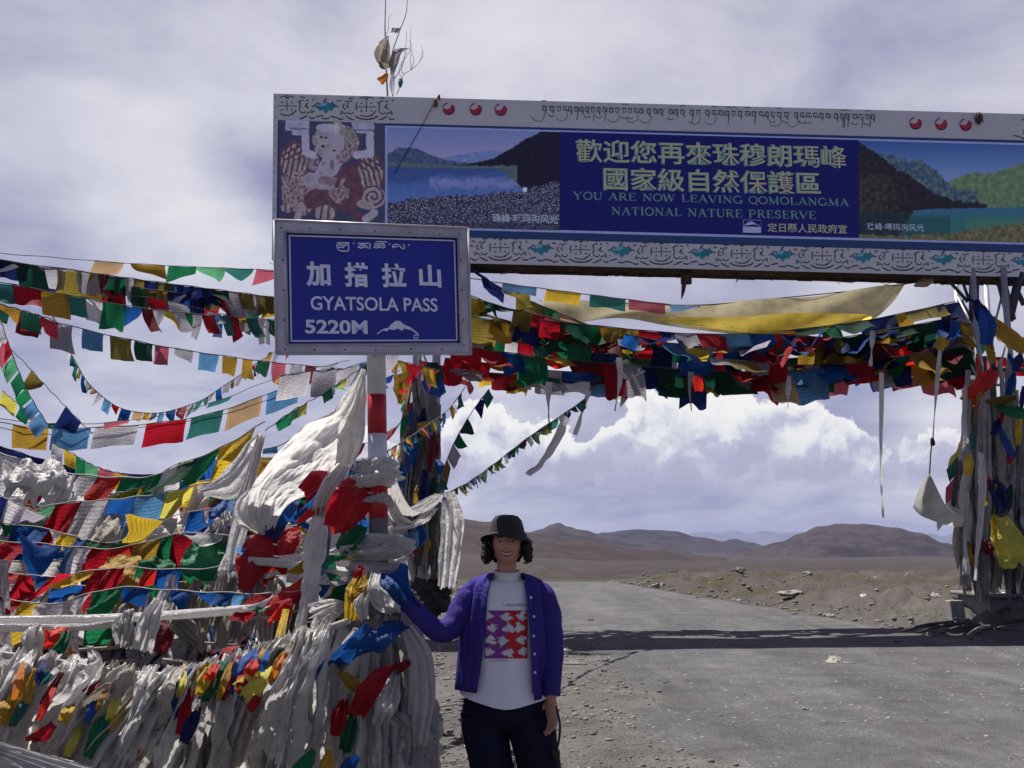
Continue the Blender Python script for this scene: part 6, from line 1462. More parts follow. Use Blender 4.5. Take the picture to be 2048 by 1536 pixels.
# ------------------------------------------------------------------ cloths and wraps on the arch
R.seed(77)
def col_scarves(tag, xs, y0s, y1s, Y, n, grp, dark=0.3, wd=(9, 16)):
    for i in range(n):
        x = xs[0] + (xs[1] - xs[0]) * (i + 0.5) / n + R.uniform(-4, 4); y0 = R.uniform(*y0s); y1 = R.uniform(*y1s)
        kind = R.choices(['white', 'gray', 'beige', 'dark'], weights=[1.2, 2.2, 2.4, 7 * dark])[0]; d0 = Y + R.uniform(-0.35, 0.15)
        sw = R.uniform(-26, 26); w_ = R.uniform(*wd)
        scarf('%s scarf strip, %s from the left on the %s' % ({'white': 'whitish', 'gray': 'grey', 'beige': 'tan', 'dark': 'dark weathered'}[kind], ORD[i], tag), [(x, y0, d0), (x + sw * 0.5 + R.uniform(-4, 4), (y0 * 2 + y1) / 3, d0 - 0.12), (x + sw, (y0 + 2 * y1) / 3, d0 - 0.15), (x + sw * 0.4, y1, d0 - 0.1)],
              [w_ * 0.5, w_, w_ * 1.3, w_ * 0.8], sm(kind), group=grp, pleats=R.uniform(4, 8), full=0.8, m=10, seg=40, twist=R.uniform(-3, 3), crumple=1.1, rag=1.2)
col_scarves('left arch post', (812, 880), (735, 900), (1040, 1195), 18.45, 34, 'scarf strips on the left arch post', 0.5, (11, 20))
col_scarves('right arch post', (1928, 2060), (690, 960), (1000, 1205), 19.05, 50, 'scarf strips on the right arch post', 0.45, (12, 26))
def arch_cloth(lab, c, pts, wd, kd='c', **kw):
    if pts[0][2] > 17.85 and (pts[0][0] < 900 or pts[0][0] > 1915): pts = [(a, b, d - 0.65) for a, b, d in pts]
    if kd == 's': wd = [q * 0.8 for q in wd]; kw['twist'] = R.uniform(2, 4)
    pl_ = kw.pop('pleats', 3.5); fl_ = kw.pop('full', 0.4)
    return scarf(lab, pts, wd, cm(c) if kd == 'c' else sm(c), name='cloth_strip' if kd == 'c' else 'scarf', cat='cloth' if kd == 'c' else 'scarf', group='cloths hanging on the arch', pleats=pl_, full=fl_, m=14, seg=30, crumple=0.4, twist=kw.pop('twist', 0.2), **kw)
R.seed(31)
for tag, xs, ys_, Y, n, grp in (('left arch post', (815, 880), (760, 1080), 17.75, 16, 'coloured rags on the left arch post'), ('right arch post', (1932, 2050), (640, 1120), 18.2, 24, 'coloured rags on the right arch post')):
    for i in range(n):
        x = xs[0] + (xs[1] - xs[0]) * (i + .5) / n + R.uniform(-5, 5); y = R.uniform(*ys_); c = R.choice(['blue', 'red', 'green', 'gold', 'maroon', 'navy', 'scarlet', 'teal', 'yellow', 'navy', 'dkgreen']); l_ = R.uniform(24, 60); w_ = R.uniform(9, 22); sw = R.uniform(-16, 12)
        scarf('%s rag, %s from the left on the %s' % (cname(c), ORD[i], tag), [(x, y, Y), (x + sw * .5, y + l_ * .5, Y - .12), (x + sw, y + l_, Y - .08)], [w_ * .4, w_, w_ * .7], cm(c), name='cloth_strip', cat='cloth', group=grp, pleats=3, full=0.5, m=9, seg=18, crumple=0.6, twist=R.uniform(-.8, .8))
AC = [('blue cloth bunch at the top of the left arch post', 'blue', [(850, 760, 18.3), (872, 775, 18.2), (885, 790, 18.2)], [20, 40, 20], 'c'),
 ('dark green cloth bunch high on the left arch post', 'dkgreen', [(862, 726, 18.4), (868, 750, 18.3), (860, 780, 18.3)], [30, 40, 24], 'c'),
 ('golden cloth flying right of the left arch post', 'gold', [(890, 835, 18.2), (865, 850, 18.1), (838, 862, 18.1)], [6, 22, 30], 'c'),
 ('blue cloth hanging halfway down the left arch post', 'blue', [(832, 868, 18.2), (826, 900, 18.1), (822, 928, 18.1)], [10, 22, 14], 'c'),
 ('bright blue rag on the left post beside the sign pole', 'blue', [(800, 925, 17.9), (798, 950, 17.8), (800, 975, 17.8)], [14, 26, 20], 'c'),
 ('dark red strip running down the left arch post', 'maroon', [(866, 865, 18.1), (862, 905, 18.0), (858, 945, 18.0)], [10, 16, 10], 'c'),
 ('navy cloth low on the left arch post', 'navy', [(852, 940, 18.1), (848, 985, 18.0), (846, 1030, 18.0)], [16, 24, 14], 'c'),
 ('golden twisted cloth hung below the sign right edge', 'gold', [(800, 748, 15), (806, 775, 15), (800, 808, 15)], [30, 38, 10], 'c'),
 ('scarlet cloth blowing left from the right arch post', 'scarlet', [(1990, 742, 18.9), (1968, 765, 18.7), (1932, 792, 18.7)], [22, 34, 22], 'c'),
 ('blue cloth tied round the pipe of the right arch post', 'blue', [(1966, 620, 18.9), (1974, 650, 18.7), (1972, 690, 18.7)], [22, 32, 26], 'c'),
 ('dark blue knot of cloth high on the right arch post', 'navy', [(1950, 600, 19), (1960, 620, 18.9), (1965, 640, 18.9)], [20, 34, 24], 'c'),
 ('gold cloth looped right of the right arch post', 'gold', [(1978, 635, 18.9), (2010, 668, 18.7), (2050, 700, 18.7)], [26, 34, 30], 'c'),
 ('golden bunch tied on the string left of the right post', 'yellow', [(1890, 676, 18.6), (1882, 688, 18.5), (1880, 700, 18.5)], [16, 26, 16], 'c'),
 ('bright yellow sheet hanging low on the right arch post', 'lemon', [(2000, 1035, 18.7), (2015, 1075, 18.6), (2030, 1130, 18.6)], [40, 66, 60], 'c'),
 ('yellow strip beside the bright yellow sheet on the right post', 'yellow', [(1988, 1030, 18.7), (1996, 1070, 18.6), (2004, 1110, 18.6)], [14, 24, 16], 'c'),
 ('navy cloth across the middle of the right arch post', 'navy', [(1985, 960, 18.8), (2000, 985, 18.7), (2010, 1020, 18.7)], [30, 44, 30], 'c'),
 ('blue strip crossing down the right side of the right post', 'blue', [(1998, 850, 18.8), (2010, 880, 18.7), (2028, 915, 18.7)], [10, 18, 14], 'c'),
 ('green flag cloth spread at the right picture edge', 'green', [(1996, 812, 18.6), (2020, 822, 18.5), (2056, 826, 18.5)], [18, 34, 30], 'c'),
 ('olive cloth above the green flag cloth at right', 'olive', [(1972, 806, 18.6), (1996, 802, 18.5), (2030, 800, 18.5)], [22, 36, 34], 'c'),
 ('dark red cloth in the foot of the right arch post', 'maroon', [(1972, 1080, 18.7), (1976, 1095, 18.6), (1978, 1110, 18.6)], [16, 26, 14], 'c'),
 ('long thin whitish streamer hanging alone under the arch', 'gauze', [(1763, 745, 18.4), (1763, 840, 18.3), (1762, 940, 18.3), (1767, 1035, 18.3)], [11, 12, 14, 8], 's'),
 ('white streamer hanging left of the long lone one', 'white', [(1745, 662, 18.0), (1744, 690, 17.9), (1741, 732, 17.9)], [14, 14, 10], 's'),
 ('white streamer with knotted end above the net bag', 'white', [(1880, 700, 18.3), (1872, 790, 18.2), (1866, 880, 18.2)], [10, 12, 7], 's'),
 ('short grey streamer with split end under the arch centre', 'gray', [(1382, 744, 17.5), (1380, 785, 17.5), (1383, 822, 17.5)], [14, 12, 5], 's'),
 ('short pale streamer on the pink and white flags', 'gray', [(1578, 752, 17.6), (1577, 785, 17.6), (1576, 815, 17.6)], [10, 16, 5], 's'),
 ('white streamer with forked tail left under the arch', 'white', [(1098, 764, 17.8), (1097, 800, 17.7), (1099, 860, 17.7)], [18, 16, 5], 's'),
 ('slanting white streamer with clear end under the arch', 'gauze', [(1178, 782, 17.8), (1166, 820, 17.7), (1150, 870, 17.7)], [12, 14, 12], 's'),
 ('white streamer looped from the flags under the arch', 'white', [(1238, 715, 17.3), (1240, 760, 17.3), (1230, 822, 17.3)], [16, 14, 8], 's'),
 ('drooping white loop beside the looped streamer', 'white', [(1236, 735, 17.7), (1256, 756, 17.6), (1290, 742, 17.7)], [10, 12, 5], 's'),
 ('white bag tail blowing left from the black garland end', 'gauze', [(1136, 822, 16.4), (1112, 880, 16.3), (1085, 925, 16.3), (1055, 948, 16.3)], [6, 26, 34, 30], 's'),
 ('white streamer on the left edge of the right post', 'white', [(1932, 770, 18.6), (1926, 850, 18.5), (1920, 920, 18.5)], [10, 12, 8], 's'),
 ('long silvery scarf down the front of the right post', 'gauze', [(1962, 905, 18.5), (1966, 960, 18.4), (1958, 1060, 18.4), (1950, 1160, 18.4)], [16, 18, 20, 14], 's'),
 ('white scarf down the left side of the right post', 'white', [(1935, 985, 18.5), (1930, 1060, 18.4), (1932, 1150, 18.4)], [10, 14, 18], 's'),
]
for lab, c, pts, wd, kd in AC: arch_cloth(lab, c, pts, wd, kd)
# long sheer yellow cloth draped between two cords
mb = MB(); nx, ny = 46, 12
topc = spline([at(1078, 602, 20.5), at(1240, 606, 20.6), at(1400, 610, 20.8), at(1560, 596, 20.9), at(1700, 582, 21.0), at(1812, 568, 21.1)], nx)
botc = spline([at(1105, 650, 20.1), at(1240, 640, 20.2), at(1330, 648, 20.2), at(1500, 672, 20.2), at(1640, 664, 20.4), at(1752, 640, 20.8)], nx)
P = []
for j in range(ny + 1):
    v = j / ny
    for i in range(nx + 1):
        q = topc[i].lerp(botc[i], v); q = q + Vector((0, -0.10 * sin(v * pi) - 0.05 * sin(i * 0.5 + v * 4), 0.03 * sin(i * 0.33 + v * 5)))
        P.append(q)
mb.quadgrid(P, nx, ny)
M_sheer = cloth('sheer_yellow', (0.50, 0.44, 0.27), trans=0.6, rough=0.6, fade=0.3, prt=0, bump=0.2)
lab = 'long sheer yellow cloth draped between cords under the arch'; check_label(lab)
drp = props(mb.build('draped_cloth', M_sheer, loc=topc[0]), lab, 'cloth')
mb = MB(); P = []
for j in range(7):
    v = j / 6
    for i in range(31):
        u = i / 30; k = 14 + u * 30; i0 = int(k); f = k - i0; f2 = min(i0 + 1, nx)
        up = topc[i0].lerp(topc[f2], f).lerp(botc[i0].lerp(botc[f2], f), 0.92 - 0.42 * sin(pi * u) ** 0.7); dn = botc[i0].lerp(botc[f2], f)
        P.append(up.lerp(dn, v) + Vector((0, -0.34 - 0.04 * sin(u * 14 + v * 3), -0.02)))
mb.quadgrid(P, 30, 6); mb.build('fold', cloth('bright_yellow_fold', (0.95, 0.74, 0.12), trans=0.75, rough=0.6, fade=0.3, prt=0, bump=0.2), drp)
mb = MB(); mb.tube(topc, 0.012, 5); mb.tube(spline([topc[-1], at(1840, 562, 18.8), at(1868, 556, 18.9)], 6), 0.012, 5); mb.build('cord', M_rope_dark, drp)
arch_cloth('small tan cloth knotted at the arch end of the sheer cloth', 'tan', [(1866, 560, 18.9), (1850, 566, 18.85), (1828, 572, 18.8)], [10, 18, 5], 'c')
# net bag hung from a cord left of the right post
root = empty('net_bag', at(1860, 945, 18.2), 'pale net bag blown into a crescent, hung left of the right arch post', 'bag')
mb = MB(); nx, ny = 26, 10
a_ = spline([at(1826, 1012, 18.2), at(1840, 975, 18.2), at(1859, 948, 18.2), at(1872, 985, 18.15), (at(1885, 1005, 18.15)), at(1925, 1020, 18.2), at(1932, 1030, 18.2)], nx)
b_2 = spline([at(1827, 1016, 18.2), at(1840, 1030, 18.0), at(1862, 1040, 17.9), at(1885, 1048, 17.9), at(1910, 1054, 18.0), at(1930, 1052, 18.1), at(1934, 1048, 18.2)], nx)
P = []
for j in range(ny + 1):
    v = j / ny
    for i in range(nx + 1): P.append(a_[i].lerp(b_2[i], v) + Vector((0, -0.22 * sin(pi * v) * sin(pi * i / nx), 0)))
mb.quadgrid(P, nx, ny); mb.build('net', cloth('pale_net', (0.60, 0.58, 0.52), trans=0.5, rough=0.6, prt=0.0, fade=0.25, bump=0.4), root)
mb = MB(); mb.tube([at(1859, 948, 18.2), at(1862, 900, 18.2), at(1866, 880, 18.2)], 0.012, 5); mb.blob(at(1865, 884, 18.2), (0.04, 0.04, 0.07), 3, 0.4); mb.build('cord', M_rope_dark, root)
# twigs with plastic bags standing on top of the board
tw = empty('twig_bundle', BP.hit(783, 192, -0.25), 'bundle of thin bare twigs standing on top of the arch board', 'twigs')
mb = MB()
def tp(px, py): return at(px, py, 18.55)
for pts, r in (([(775, 192), (773, 150), (770, 60), (772, -20)], .018), ([(786, 192), (782, 120), (798, 66), (812, 28), (815, -12)], .014), ([(793, 190), (800, 172), (806, 150), (822, 140), (840, 122), (845, 100)], .008),
               ([(788, 160), (806, 128), (812, 90), (813, 60)], .008), ([(806, 148), (803, 130), (822, 96), (818, 80)], .006), ([(822, 140), (828, 120), (821, 96), (822, 50)], .006), ([(770, 70), (776, 60), (778, 36), (784, 30)], .006), ([(822, 140), (821, 110), (824, 96)], .006), ([(806, 160), (798, 140), (815, 100)], .005), ([(840, 122), (846, 112), (843, 90)], .005)):
    mb.tube(spline([tp(*p) for p in pts], 14), [r * (1 - 0.04 * i) for i in range(15)], 5)
mb.build('twigs', plain('bare_twig', (0.10, 0.085, 0.10), 0.8), tw)
scarf('pale plastic bag filled like a pear on the twigs over the board', [(776, 72, 18.5), (768, 96, 18.4), (765, 118, 18.4), (776, 138, 18.45)], [5, 22, 34, 16], sm('beige'), name='plastic_bag', cat='bag', pleats=3, full=0.9, m=16)
scarf('grey plastic bag torn like a wing on the twigs over the board', [(818, 96, 18.5), (796, 104, 18.4), (788, 124, 18.4), (785, 150, 18.45)], [3, 16, 18, 7], sm('gray'), name='plastic_bag', cat='bag', pleats=3, full=0.7, m=14)
scarf('ragged grey plastic scrap topmost on the twigs', [(801, 56, 18.5), (792, 60, 18.45), (782, 62, 18.45)], [4, 12, 9], sm('gray'), name='plastic_bag', cat='bag', pleats=4, full=0.6, m=10, rag=1.5)
for lab, c, pts, wd in (('faded orange flag scrap low on the twigs over the board', 'orange', [(774, 146, 18.5), (766, 156, 18.45), (760, 164, 18.45)], [10, 17, 16]), ('dark green flag scrap on the right twig over the board', 'teal', [(802, 158, 18.5), (801, 166, 18.45), (800, 175, 18.45)], [11, 10, 5]), ('white and green scrap at the foot of the twigs', 'white', [(786, 150, 18.5), (784, 166, 18.45), (785, 188, 18.45)], [10, 10, 5]), ('dark teal sliver under the pear shaped bag', 'dkgreen', [(758, 124, 18.45), (764, 134, 18.45), (770, 138, 18.45)], [4, 8, 4])):
    scarf(lab, pts, wd, cm(c), name='flag_scrap', cat='flag', group='scraps on the twigs', pleats=2, full=0.3, m=8, seg=10)
# stone and concrete feet of the posts
M_conc = plain('old_concrete', (0.17, 0.16, 0.165), 0.9, var=0.3, scale=5, bump=0.5)
ft = at(2010, HORIZON, 19.3); zt = at(2000, 1192, 19.0).z
mb = MB(); mb.box((ft.x + 0.35, 19.55, (zt - 0.3) / 2), (0.92, 0, 0), (0, 0.7, 0), (0, 0, (zt + 0.3) / 2)); mb.box((ft.x + 0.32, 19.5, zt + 0.01), (1.02, 0, 0), (0, 0.8, 0), (0, 0, 0.035))
pl = props(mb.build('plinth', M_conc, loc=(ft.x, 19.5, 0), smooth=False), 'dark concrete plinth under the right arch post', 'plinth')
bv = pl.modifiers.new('b', 'BEVEL'); bv.width = 0.03; bv.segments = 2
sl_ = at(1912, 1225, 18.9); mb = MB(); mb.box(sl_ + Vector((0, 0, -0.1)), (0.14, 0.03, 0), (0, 0.12, 0), (-0.02, 0, 0.32)); st_ = props(mb.build('stone_post', M_stone2, loc=sl_, smooth=False), 'short grey stone post leaning beside the right concrete plinth', 'post')
bv = st_.modifiers.new('b', 'BEVEL'); bv.width = 0.02; bv.segments = 2
for i, (px, py, r, lab) in enumerate([(850, 1185, 26, 'dark rock in the pile at the foot of the left arch post'), (880, 1178, 20, 'smaller dark rock on the right of the left post pile'), (822, 1192, 20, 'dark rock on the left of the left post pile'), (868, 1205, 26, 'broad dark rock lowest in the left post pile'), (840, 1215, 22, 'low dark rock at the front of the left post pile')]):
    mb = MB(); q = at(px, py, 18.3); k = mpp(px, py, 18.3); mb.blob(q, (r * k * 1.2, r * k, r * k), i + 40, 0.3, 3, 1.8); check_label(lab)
    props(mb.build('rock', plain('dark_rock', (0.035, 0.03, 0.03), 0.95, var=0.5, scale=8, bump=0.6), loc=q, smooth=False), lab, 'rock', 'rocks at the left post')
for i, (px, py, px2, py2, lab) in enumerate([(1905, 1238, 1800, 1258, 'long dark branch lying left from the right plinth'), (1940, 1248, 1835, 1272, 'second dark branch lying below the long one at right'), (1960, 1262, 1880, 1282, 'short twisted branch at the foot of the right plinth'), (2050, 1252, 1950, 1262, 'grey stick in front of the right plinth'), (1990, 1240, 2060, 1275, 'thick stick slanting down before the right plinth')]):  # tapered dark tubes laid on the ground by the right plinth
    a_1, b_1 = at(px, py, 17.9 - i * 0.2), at(px2, py2, 17.4 - i * 0.2)
    for q in (a_1, b_1): q.z = gz(q.x, q.y) + 0.05
    W = spline([a_1, (a_1 + b_1) / 2 + Vector((0, 0.1, 0.02)), b_1], 8); mb = MB(); mb.tube(W, [0.045 - 0.004 * j for j in range(9)], 7); check_label(lab)
    props(mb.build('rod', plain('dark_rod', (0.07, 0.055, 0.05), 0.9, var=0.4), loc=W[0]), lab, 'rod', 'branches by the right post')
# litter on the ground
def rag(lab, px, py, wpx, hpx, mat, seed):
    g = ground_at(px, py); k = mpp(px, py, g.y); mb = MB(); W = wpx * k; H = hpx * k; P = []; n = 18
    for j in range(n + 1):
        for i in range(n + 1):
            u, v = i / n - .5, j / n - .5; r2 = max(0, 1 - 4 * (u * u + v * v))
            z = H * (0.25 + mn.fractal(Vector((u * 4 + seed, v * 4, seed)), 0.7, 2.1, 4) * 0.9) * r2
            x_, y_ = g.x + u * W * (1 + .3 * mn.noise(Vector((v * 5, seed, 1)))), g.y + v * W * 0.9 * (1 + .3 * mn.noise(Vector((u * 5, seed, 2))))
            P.append(Vector((x_, y_, gz(x_, y_) + 0.012 + max(0, z))))
    mb.quadgrid(P, n, n); check_label(lab); props(mb.build('rag', mat, loc=g), lab, 'rag', 'litter on the ground')
rag('crumpled cream rag lying on the road beyond the shadow edge', 1672, 1326, 40, 22, sm('beige'), 3)
rag('white plastic scrap by the purple sleeve on the gravel', 1130, 1302, 26, 10, sm('white'), 5)
rag('flat dark strip of rag on the gravel under the white scrap', 1148, 1327, 44, 6, sm('dark'), 7)
rag('white paper scrap on the gravel left of the trousers', 936, 1496, 16, 5, sm('white'), 9)
rag('red rag caught on the rubble bank near the right post', 1815, 1218, 16, 8, cm('red'), 11)
rag('white rag at the front of the rubble bank near the right post', 1730, 1217, 14, 8, sm('white'), 13)
rag('pale rag on the grass beyond the bank at right', 1815, 1184, 16, 9, sm('gray'), 15)
rag('white bag lying before the long dark branch', 1872, 1229, 18, 10, sm('gauze'), 17)
# ------------------------------------------------------------------ the person
PY = 4.5
def Q(px, py, dy=0.0): return at(px, py, PY + dy)
def zof(py): return Q(1012, py).z
K = mpp(1012, 1200, PY)
M_skin = plain('skin', (0.50, 0.25, 0.18), 0.5, var=0.06, scale=30, spec=0.35)
M_card = cloth('purple_knit', (0.045, 0.031, 0.215), trans=0.05, rough=0.85, fade=0.2, prt=0, bump=0.6, bs=34, spec=0.15)
M_tee = cloth('white_cotton', (0.78, 0.76, 0.80), trans=0.12, rough=0.85, fade=0.06, prt=0, bump=0.7, bs=9, spec=0.15)
M_neck = cloth('cream_cotton', (0.78, 0.75, 0.70), trans=0.15, rough=0.8, fade=0.05, prt=0, bump=0.25, bs=60, spec=0.15)
M_trou = cloth('navy_cotton', (0.010, 0.011, 0.032), trans=0.0, rough=0.85, fade=0.3, prt=0, bump=0.4, bs=18, spec=0.2)
M_hair = plain('dark_brown_hair', (0.006, 0.0045, 0.0045), 0.6, var=0.5, scale=40, spec=0.3)
M_shoe = plain('dark_leather', (0.03, 0.025, 0.022), 0.5)
M_teeth = plain('teeth', (0.72, 0.68, 0.62), 0.35); M_lip = plain('lips', (0.30, 0.085, 0.08), 0.45); M_eye = plain('eye_white', (0.6, 0.58, 0.56), 0.3); M_iris = plain('iris', (0.03, 0.018, 0.012), 0.25)
M_btn = plain('button', (0.62, 0.60, 0.66), 0.3)
cx0 = Q(1012, 1200).x
bm = bmesh.new()
def add_mb(m_):
    vs = [bm.verts.new(v) for v in m_.V]
    for f in m_.F:
        try: bm.faces.new([vs[i] for i in f])
        except ValueError: pass
body = MB()
# head: shaped ball
hc = Vector((Q(1014, 1085).x, PY - 0.015, (zof(1128) + zof(1040)) / 2)); HH = (zof(1040) - zof(1130)) / 2
def head_pt(th, ph, grow=0.0):
    """th azimuth (0 = towards the camera), ph elevation"""
    d = Vector((sin(th) * cos(ph), -cos(th) * cos(ph), sin(ph)))
    rx, ry, rz = 0.075, 0.090, HH
    p = Vector((d.x * rx, d.y * ry, d.z * rz))
    v = d.z
    if v < 0: p.x *= 1 - 0.24 * v * v * (1.15 if d.y < 0 else .6); p.y *= 1 - 0.10 * v * v if d.y < 0 else 1 - 0.45 * v * v
    f = max(0, -d.y)
    def g(x0, z0, sx, sz): return exp(-((p.x - x0) / sx) ** 2 - ((p.z - z0) / sz) ** 2) * (1 if d.y < 0 else 0)
    dy = 0.024 * g(0, -0.014, 0.010, 0.022) + 0.010 * g(0, -0.024, 0.016, 0.010) - 0.010 * (g(-0.031, 0.012, 0.016, 0.010) + g(0.031, 0.012, 0.016, 0.010))
    dy += 0.008 * g(0, 0.032, 0.05, 0.010) + 0.010 * (g(-0.038, -0.026, 0.020, 0.018) + g(0.038, -0.026, 0.020, 0.018)) + 0.014 * g(0, -0.082, 0.022, 0.018) - 0.005 * g(0, -0.052, 0.026, 0.006) + 0.004 * g(0, -0.063, 0.02, 0.006)
    p.y -= dy
    return hc + p * (1 + grow)
P = []; nu, nv = 48, 36
for j in range(nv + 1):
    for i in range(nu): P.append(head_pt(2 * pi * i / nu, -pi / 2 + pi * (j + 0.5) / (nv + 1)))
body.quadgrid(P, nu, nv, wrapx=True); body.F.append(tuple(range(nu))[::-1]); body.fm.append(0); body.F.append(tuple(nv * nu + i for i in range(nu))); body.fm.append(0)
for s in (-1, 1): body.blob(hc + Vector((s * 0.075, 0.012, -0.005)), (0.010, 0.020, 0.030), 1, 0.05, 2)
# neck, torso, legs, arms as tapering tubes that melt together
def lim(pts, r, n=16): body.tube(spline(pts, len(r) * 4 - 4), [interp(r, i / (len(r) * 4 - 4)) for i in range(len(r) * 4 - 3)], n)
lim([hc + Vector((0, 0.02, -0.05)), Vector((cx0 + 0.002, PY + 0.02, zof(1140))), Vector((cx0, PY + 0.03, zof(1175)))], [0.042, 0.043, 0.052])
TR = [(1150, .05, .045), (1164, .11, .06), (1180, .135, .08), (1210, .145, .09), (1260, .15, .10), (1320, .14, .095), (1380, .145, .10), (1420, .14, .10), (1430, .10, .08)]
P = []
for py, rx, ry in TR:
    for i in range(28): a = 2 * pi * i / 28; P.append(Vector((cx0 + rx * cos(a), PY + 0.03 + ry * sin(a), zof(py))))
body.quadgrid(P, 28, len(TR) - 1, wrapx=True); body.F.append(tuple(range(28))[::-1]); body.fm.append(0); body.F.append(tuple((len(TR) - 1) * 28 + i for i in range(28))); body.fm.append(0)
ARL = [Q(950, 1190, .02), Q(926, 1220, .0), Q(904, 1251, -.04), Q(876, 1260, -.08), Q(842, 1231, -.12), Q(808, 1199, -.14)]
ARR = [Q(1078, 1190, .02), Q(1098, 1240, .0), Q(1102, 1300, -.01), Q(1101, 1350, -.04), Q(1102, 1396, -.06)]
lim(ARL, [.030, .031, .031, .029, .028, .025]); lim(ARR, [.034, .040, .038, .033, .026])
LGL = [Q(972, 1430, .02), Q(976, 1500, .01), Q(984, 1590, .0), Vector((Q(986, 1700).x, PY + 0.02, 0.30)), Vector((Q(988, 1780).x, PY + 0.04, 0.07))]
LGR = [Q(1058, 1430, .02), Q(1068, 1500, .01), Q(1080, 1590, .0), Vector((Q(1085, 1700).x, PY + 0.02, 0.30)), Vector((Q(1088, 1780).x, PY + 0.04, 0.07))]
lim(LGL, [.070, .070, .058, .050, .036]); lim(LGR, [.070, .070, .058, .050, .036])
for L_ in (LGL, LGR): body.tube([L_[-1] + Vector((0, 0.05, -0.03)), L_[-1] + Vector((0, -0.06, -0.035)), L_[-1] + Vector((0, -0.15, -0.045))], [.034, .038, .026], 12)
def hand(wr, dirv, palmn, thumbside, curl, scale=1.0):
    d = Vector(dirv).normalized(); n = Vector(palmn); n = (n - d * n.dot(d)).normalized(); s = d.cross(n) * thumbside
    rows = [(0.0, .024, .017), (0.03, .034, .017), (0.06, .040, .015), (0.085, .040, .013), (0.095, .036, .010)]
    P = []
    for t_, rx, ry in rows:
        for i in range(14): a = 2 * pi * i / 14; P.append(wr + d * t_ * scale + s * cos(a) * rx * scale + n * sin(a) * ry * scale)
    body.quadgrid(P, 14, len(rows) - 1, wrapx=True); body.F.append(tuple(range(14))[::-1]); body.fm.append(0); body.F.append(tuple((len(rows) - 1) * 14 + i for i in range(14))); body.fm.append(0)
    for k, (off, ln) in enumerate(((0.029, .072), (0.010, .080), (-0.010, .074), (-0.028, .058))):
        p = wr + d * 0.085 * scale + s * off * scale; dd = d.copy(); pts = [p - d * 0.015, p]
        for seg_ in range(3):
            c_ = curl * (0.6 + 0.25 * seg_ + 0.06 * k); dd = (Quaternion(s, -c_ * thumbside) @ dd) if False else (dd * cos(c_) + n * sin(c_) * 1.0).normalized()
            n2_ = n
            p = p + dd * ln * scale * (0.45, 0.30, 0.25)[seg_]; pts.append(p)
        body.tube(pts, [.0085, .0088, .0085, .0078, .0060], 8)
    tb_ = wr + d * 0.025 * scale + s * 0.026 * scale
    t1 = tb_ + (d * 0.6 + s * 0.75 + n * 0.25).normalized() * 0.034; t2 = t1 + (d * 0.85 + s * 0.25 + n * 0.45).normalized() * 0.030; t3 = t2 + (d * 0.9 + n * 0.4).normalized() * 0.022
    body.tube([tb_ - s * 0.012, tb_, t1, t2, t3], [.013, .013, .011, .0095, .007], 8)
hand(ARR[-1] + Vector((0, 0, 0.005)), (0.06, -0.10, -1), (-0.8, -0.6, 0.0), 1, 0.38)
hand(ARL[-1], (-0.75, 0.20, 0.45), (-0.2, 0.95, -0.2), 1, 0.55)
add_mb(body)
bmesh.ops.recalc_face_normals(bm, faces=bm.faces)
me = bpy.data.meshes.new('person'); bm.to_mesh(me); bm.free()
tmp = bpy.data.objects.new('tmp', me); COL.objects.link(tmp)
rm = tmp.modifiers.new('r', 'REMESH'); rm.mode = 'VOXEL'; rm.voxel_size = 0.0042; rm.use_smooth_shade = True
sm_ = tmp.modifiers.new('s', 'SMOOTH'); sm_.iterations = 4; sm_.factor = 0.5
dg = bpy.context.evaluated_depsgraph_get(); dg.update()
me2 = bpy.data.meshes.new_from_object(tmp.evaluated_get(dg)); bpy.data.objects.remove(tmp)
base = Vector((cx0, PY, 0)); me2.transform(Matrix.Translation(-base)); me2.name = 'person'; me2.materials.clear(); me2.materials.append(M_skin)
me2.polygons.foreach_set('use_smooth', [True] * len(me2.polygons))
person = bpy.data.objects.new('person', me2); COL.objects.link(person); person.location = base
lab = 'smiling person in purple cardigan and dark bucket hat touching the wrapped sign pole'; check_label(lab); props(person, lab, 'person')
# ---- face
def face_on(x, z, out=0.0):
    best = None
    for k in range(-60, 61):
        th = k * 0.018; ph = asin(max(-1, min(1, z / HH)))
        q = head_pt(th, ph) - hc
        if best is None or abs(q.x - x) < abs(best.x - x): best = q
    return hc + best + Vector((0, -out, 0))
for s in (-1, 1):
    q = face_on(s * 0.030, 0.003, -0.006); mb = MB(); mb.blob(q, (0.0115, 0.010, 0.0052), sub=3, amp=0); e_ = mb.build('eye', M_eye, person)
    mb = MB(); mb.blob(q + Vector((0, -0.0075, -0.0005)), (0.0050, 0.004, 0.0045), sub=2, amp=0); mb.build('iris', M_iris, e_)
    mb = MB(); mb.tube([face_on(s * (0.016 + 0.008 * i), 0.018 + 0.004 * sin(i * 0.9), 0.001) for i in range(5)], [0.0025, .0035, .0035, .003, .0015], 6); mb.build('eyebrow', M_hair, person)
    mb = MB(); mb.tube([face_on(s * (0.018 + 0.006 * i), 0.0095 + 0.003 * sin(i * 0.8), 0.0) for i in range(5)], .0016, 5); mb.build('eyelid', plain('lash', (0.03, 0.015, 0.012)), person)
mz = -0.052
def smile(z0, rad, m_, nm, wd=0.027, lift=0.010, out=0.002):
    mb = MB(); pts = []
    for i in range(13):
        u = -1 + 2 * i / 12; pts.append(face_on(u * wd, z0 + lift * u * u, out))
    mb.tube(pts, [rad * (1 - 0.75 * abs(-1 + 2 * i / 12) ** 2) + 0.0006 for i in range(13)], 7); return mb.build(nm, m_, person)
smile(mz, 0.0050, M_teeth, 'teeth', 0.023, 0.010, 0.000)
smile(mz + 0.007, 0.0030, M_lip, 'lip', 0.028, 0.007, 0.0015)
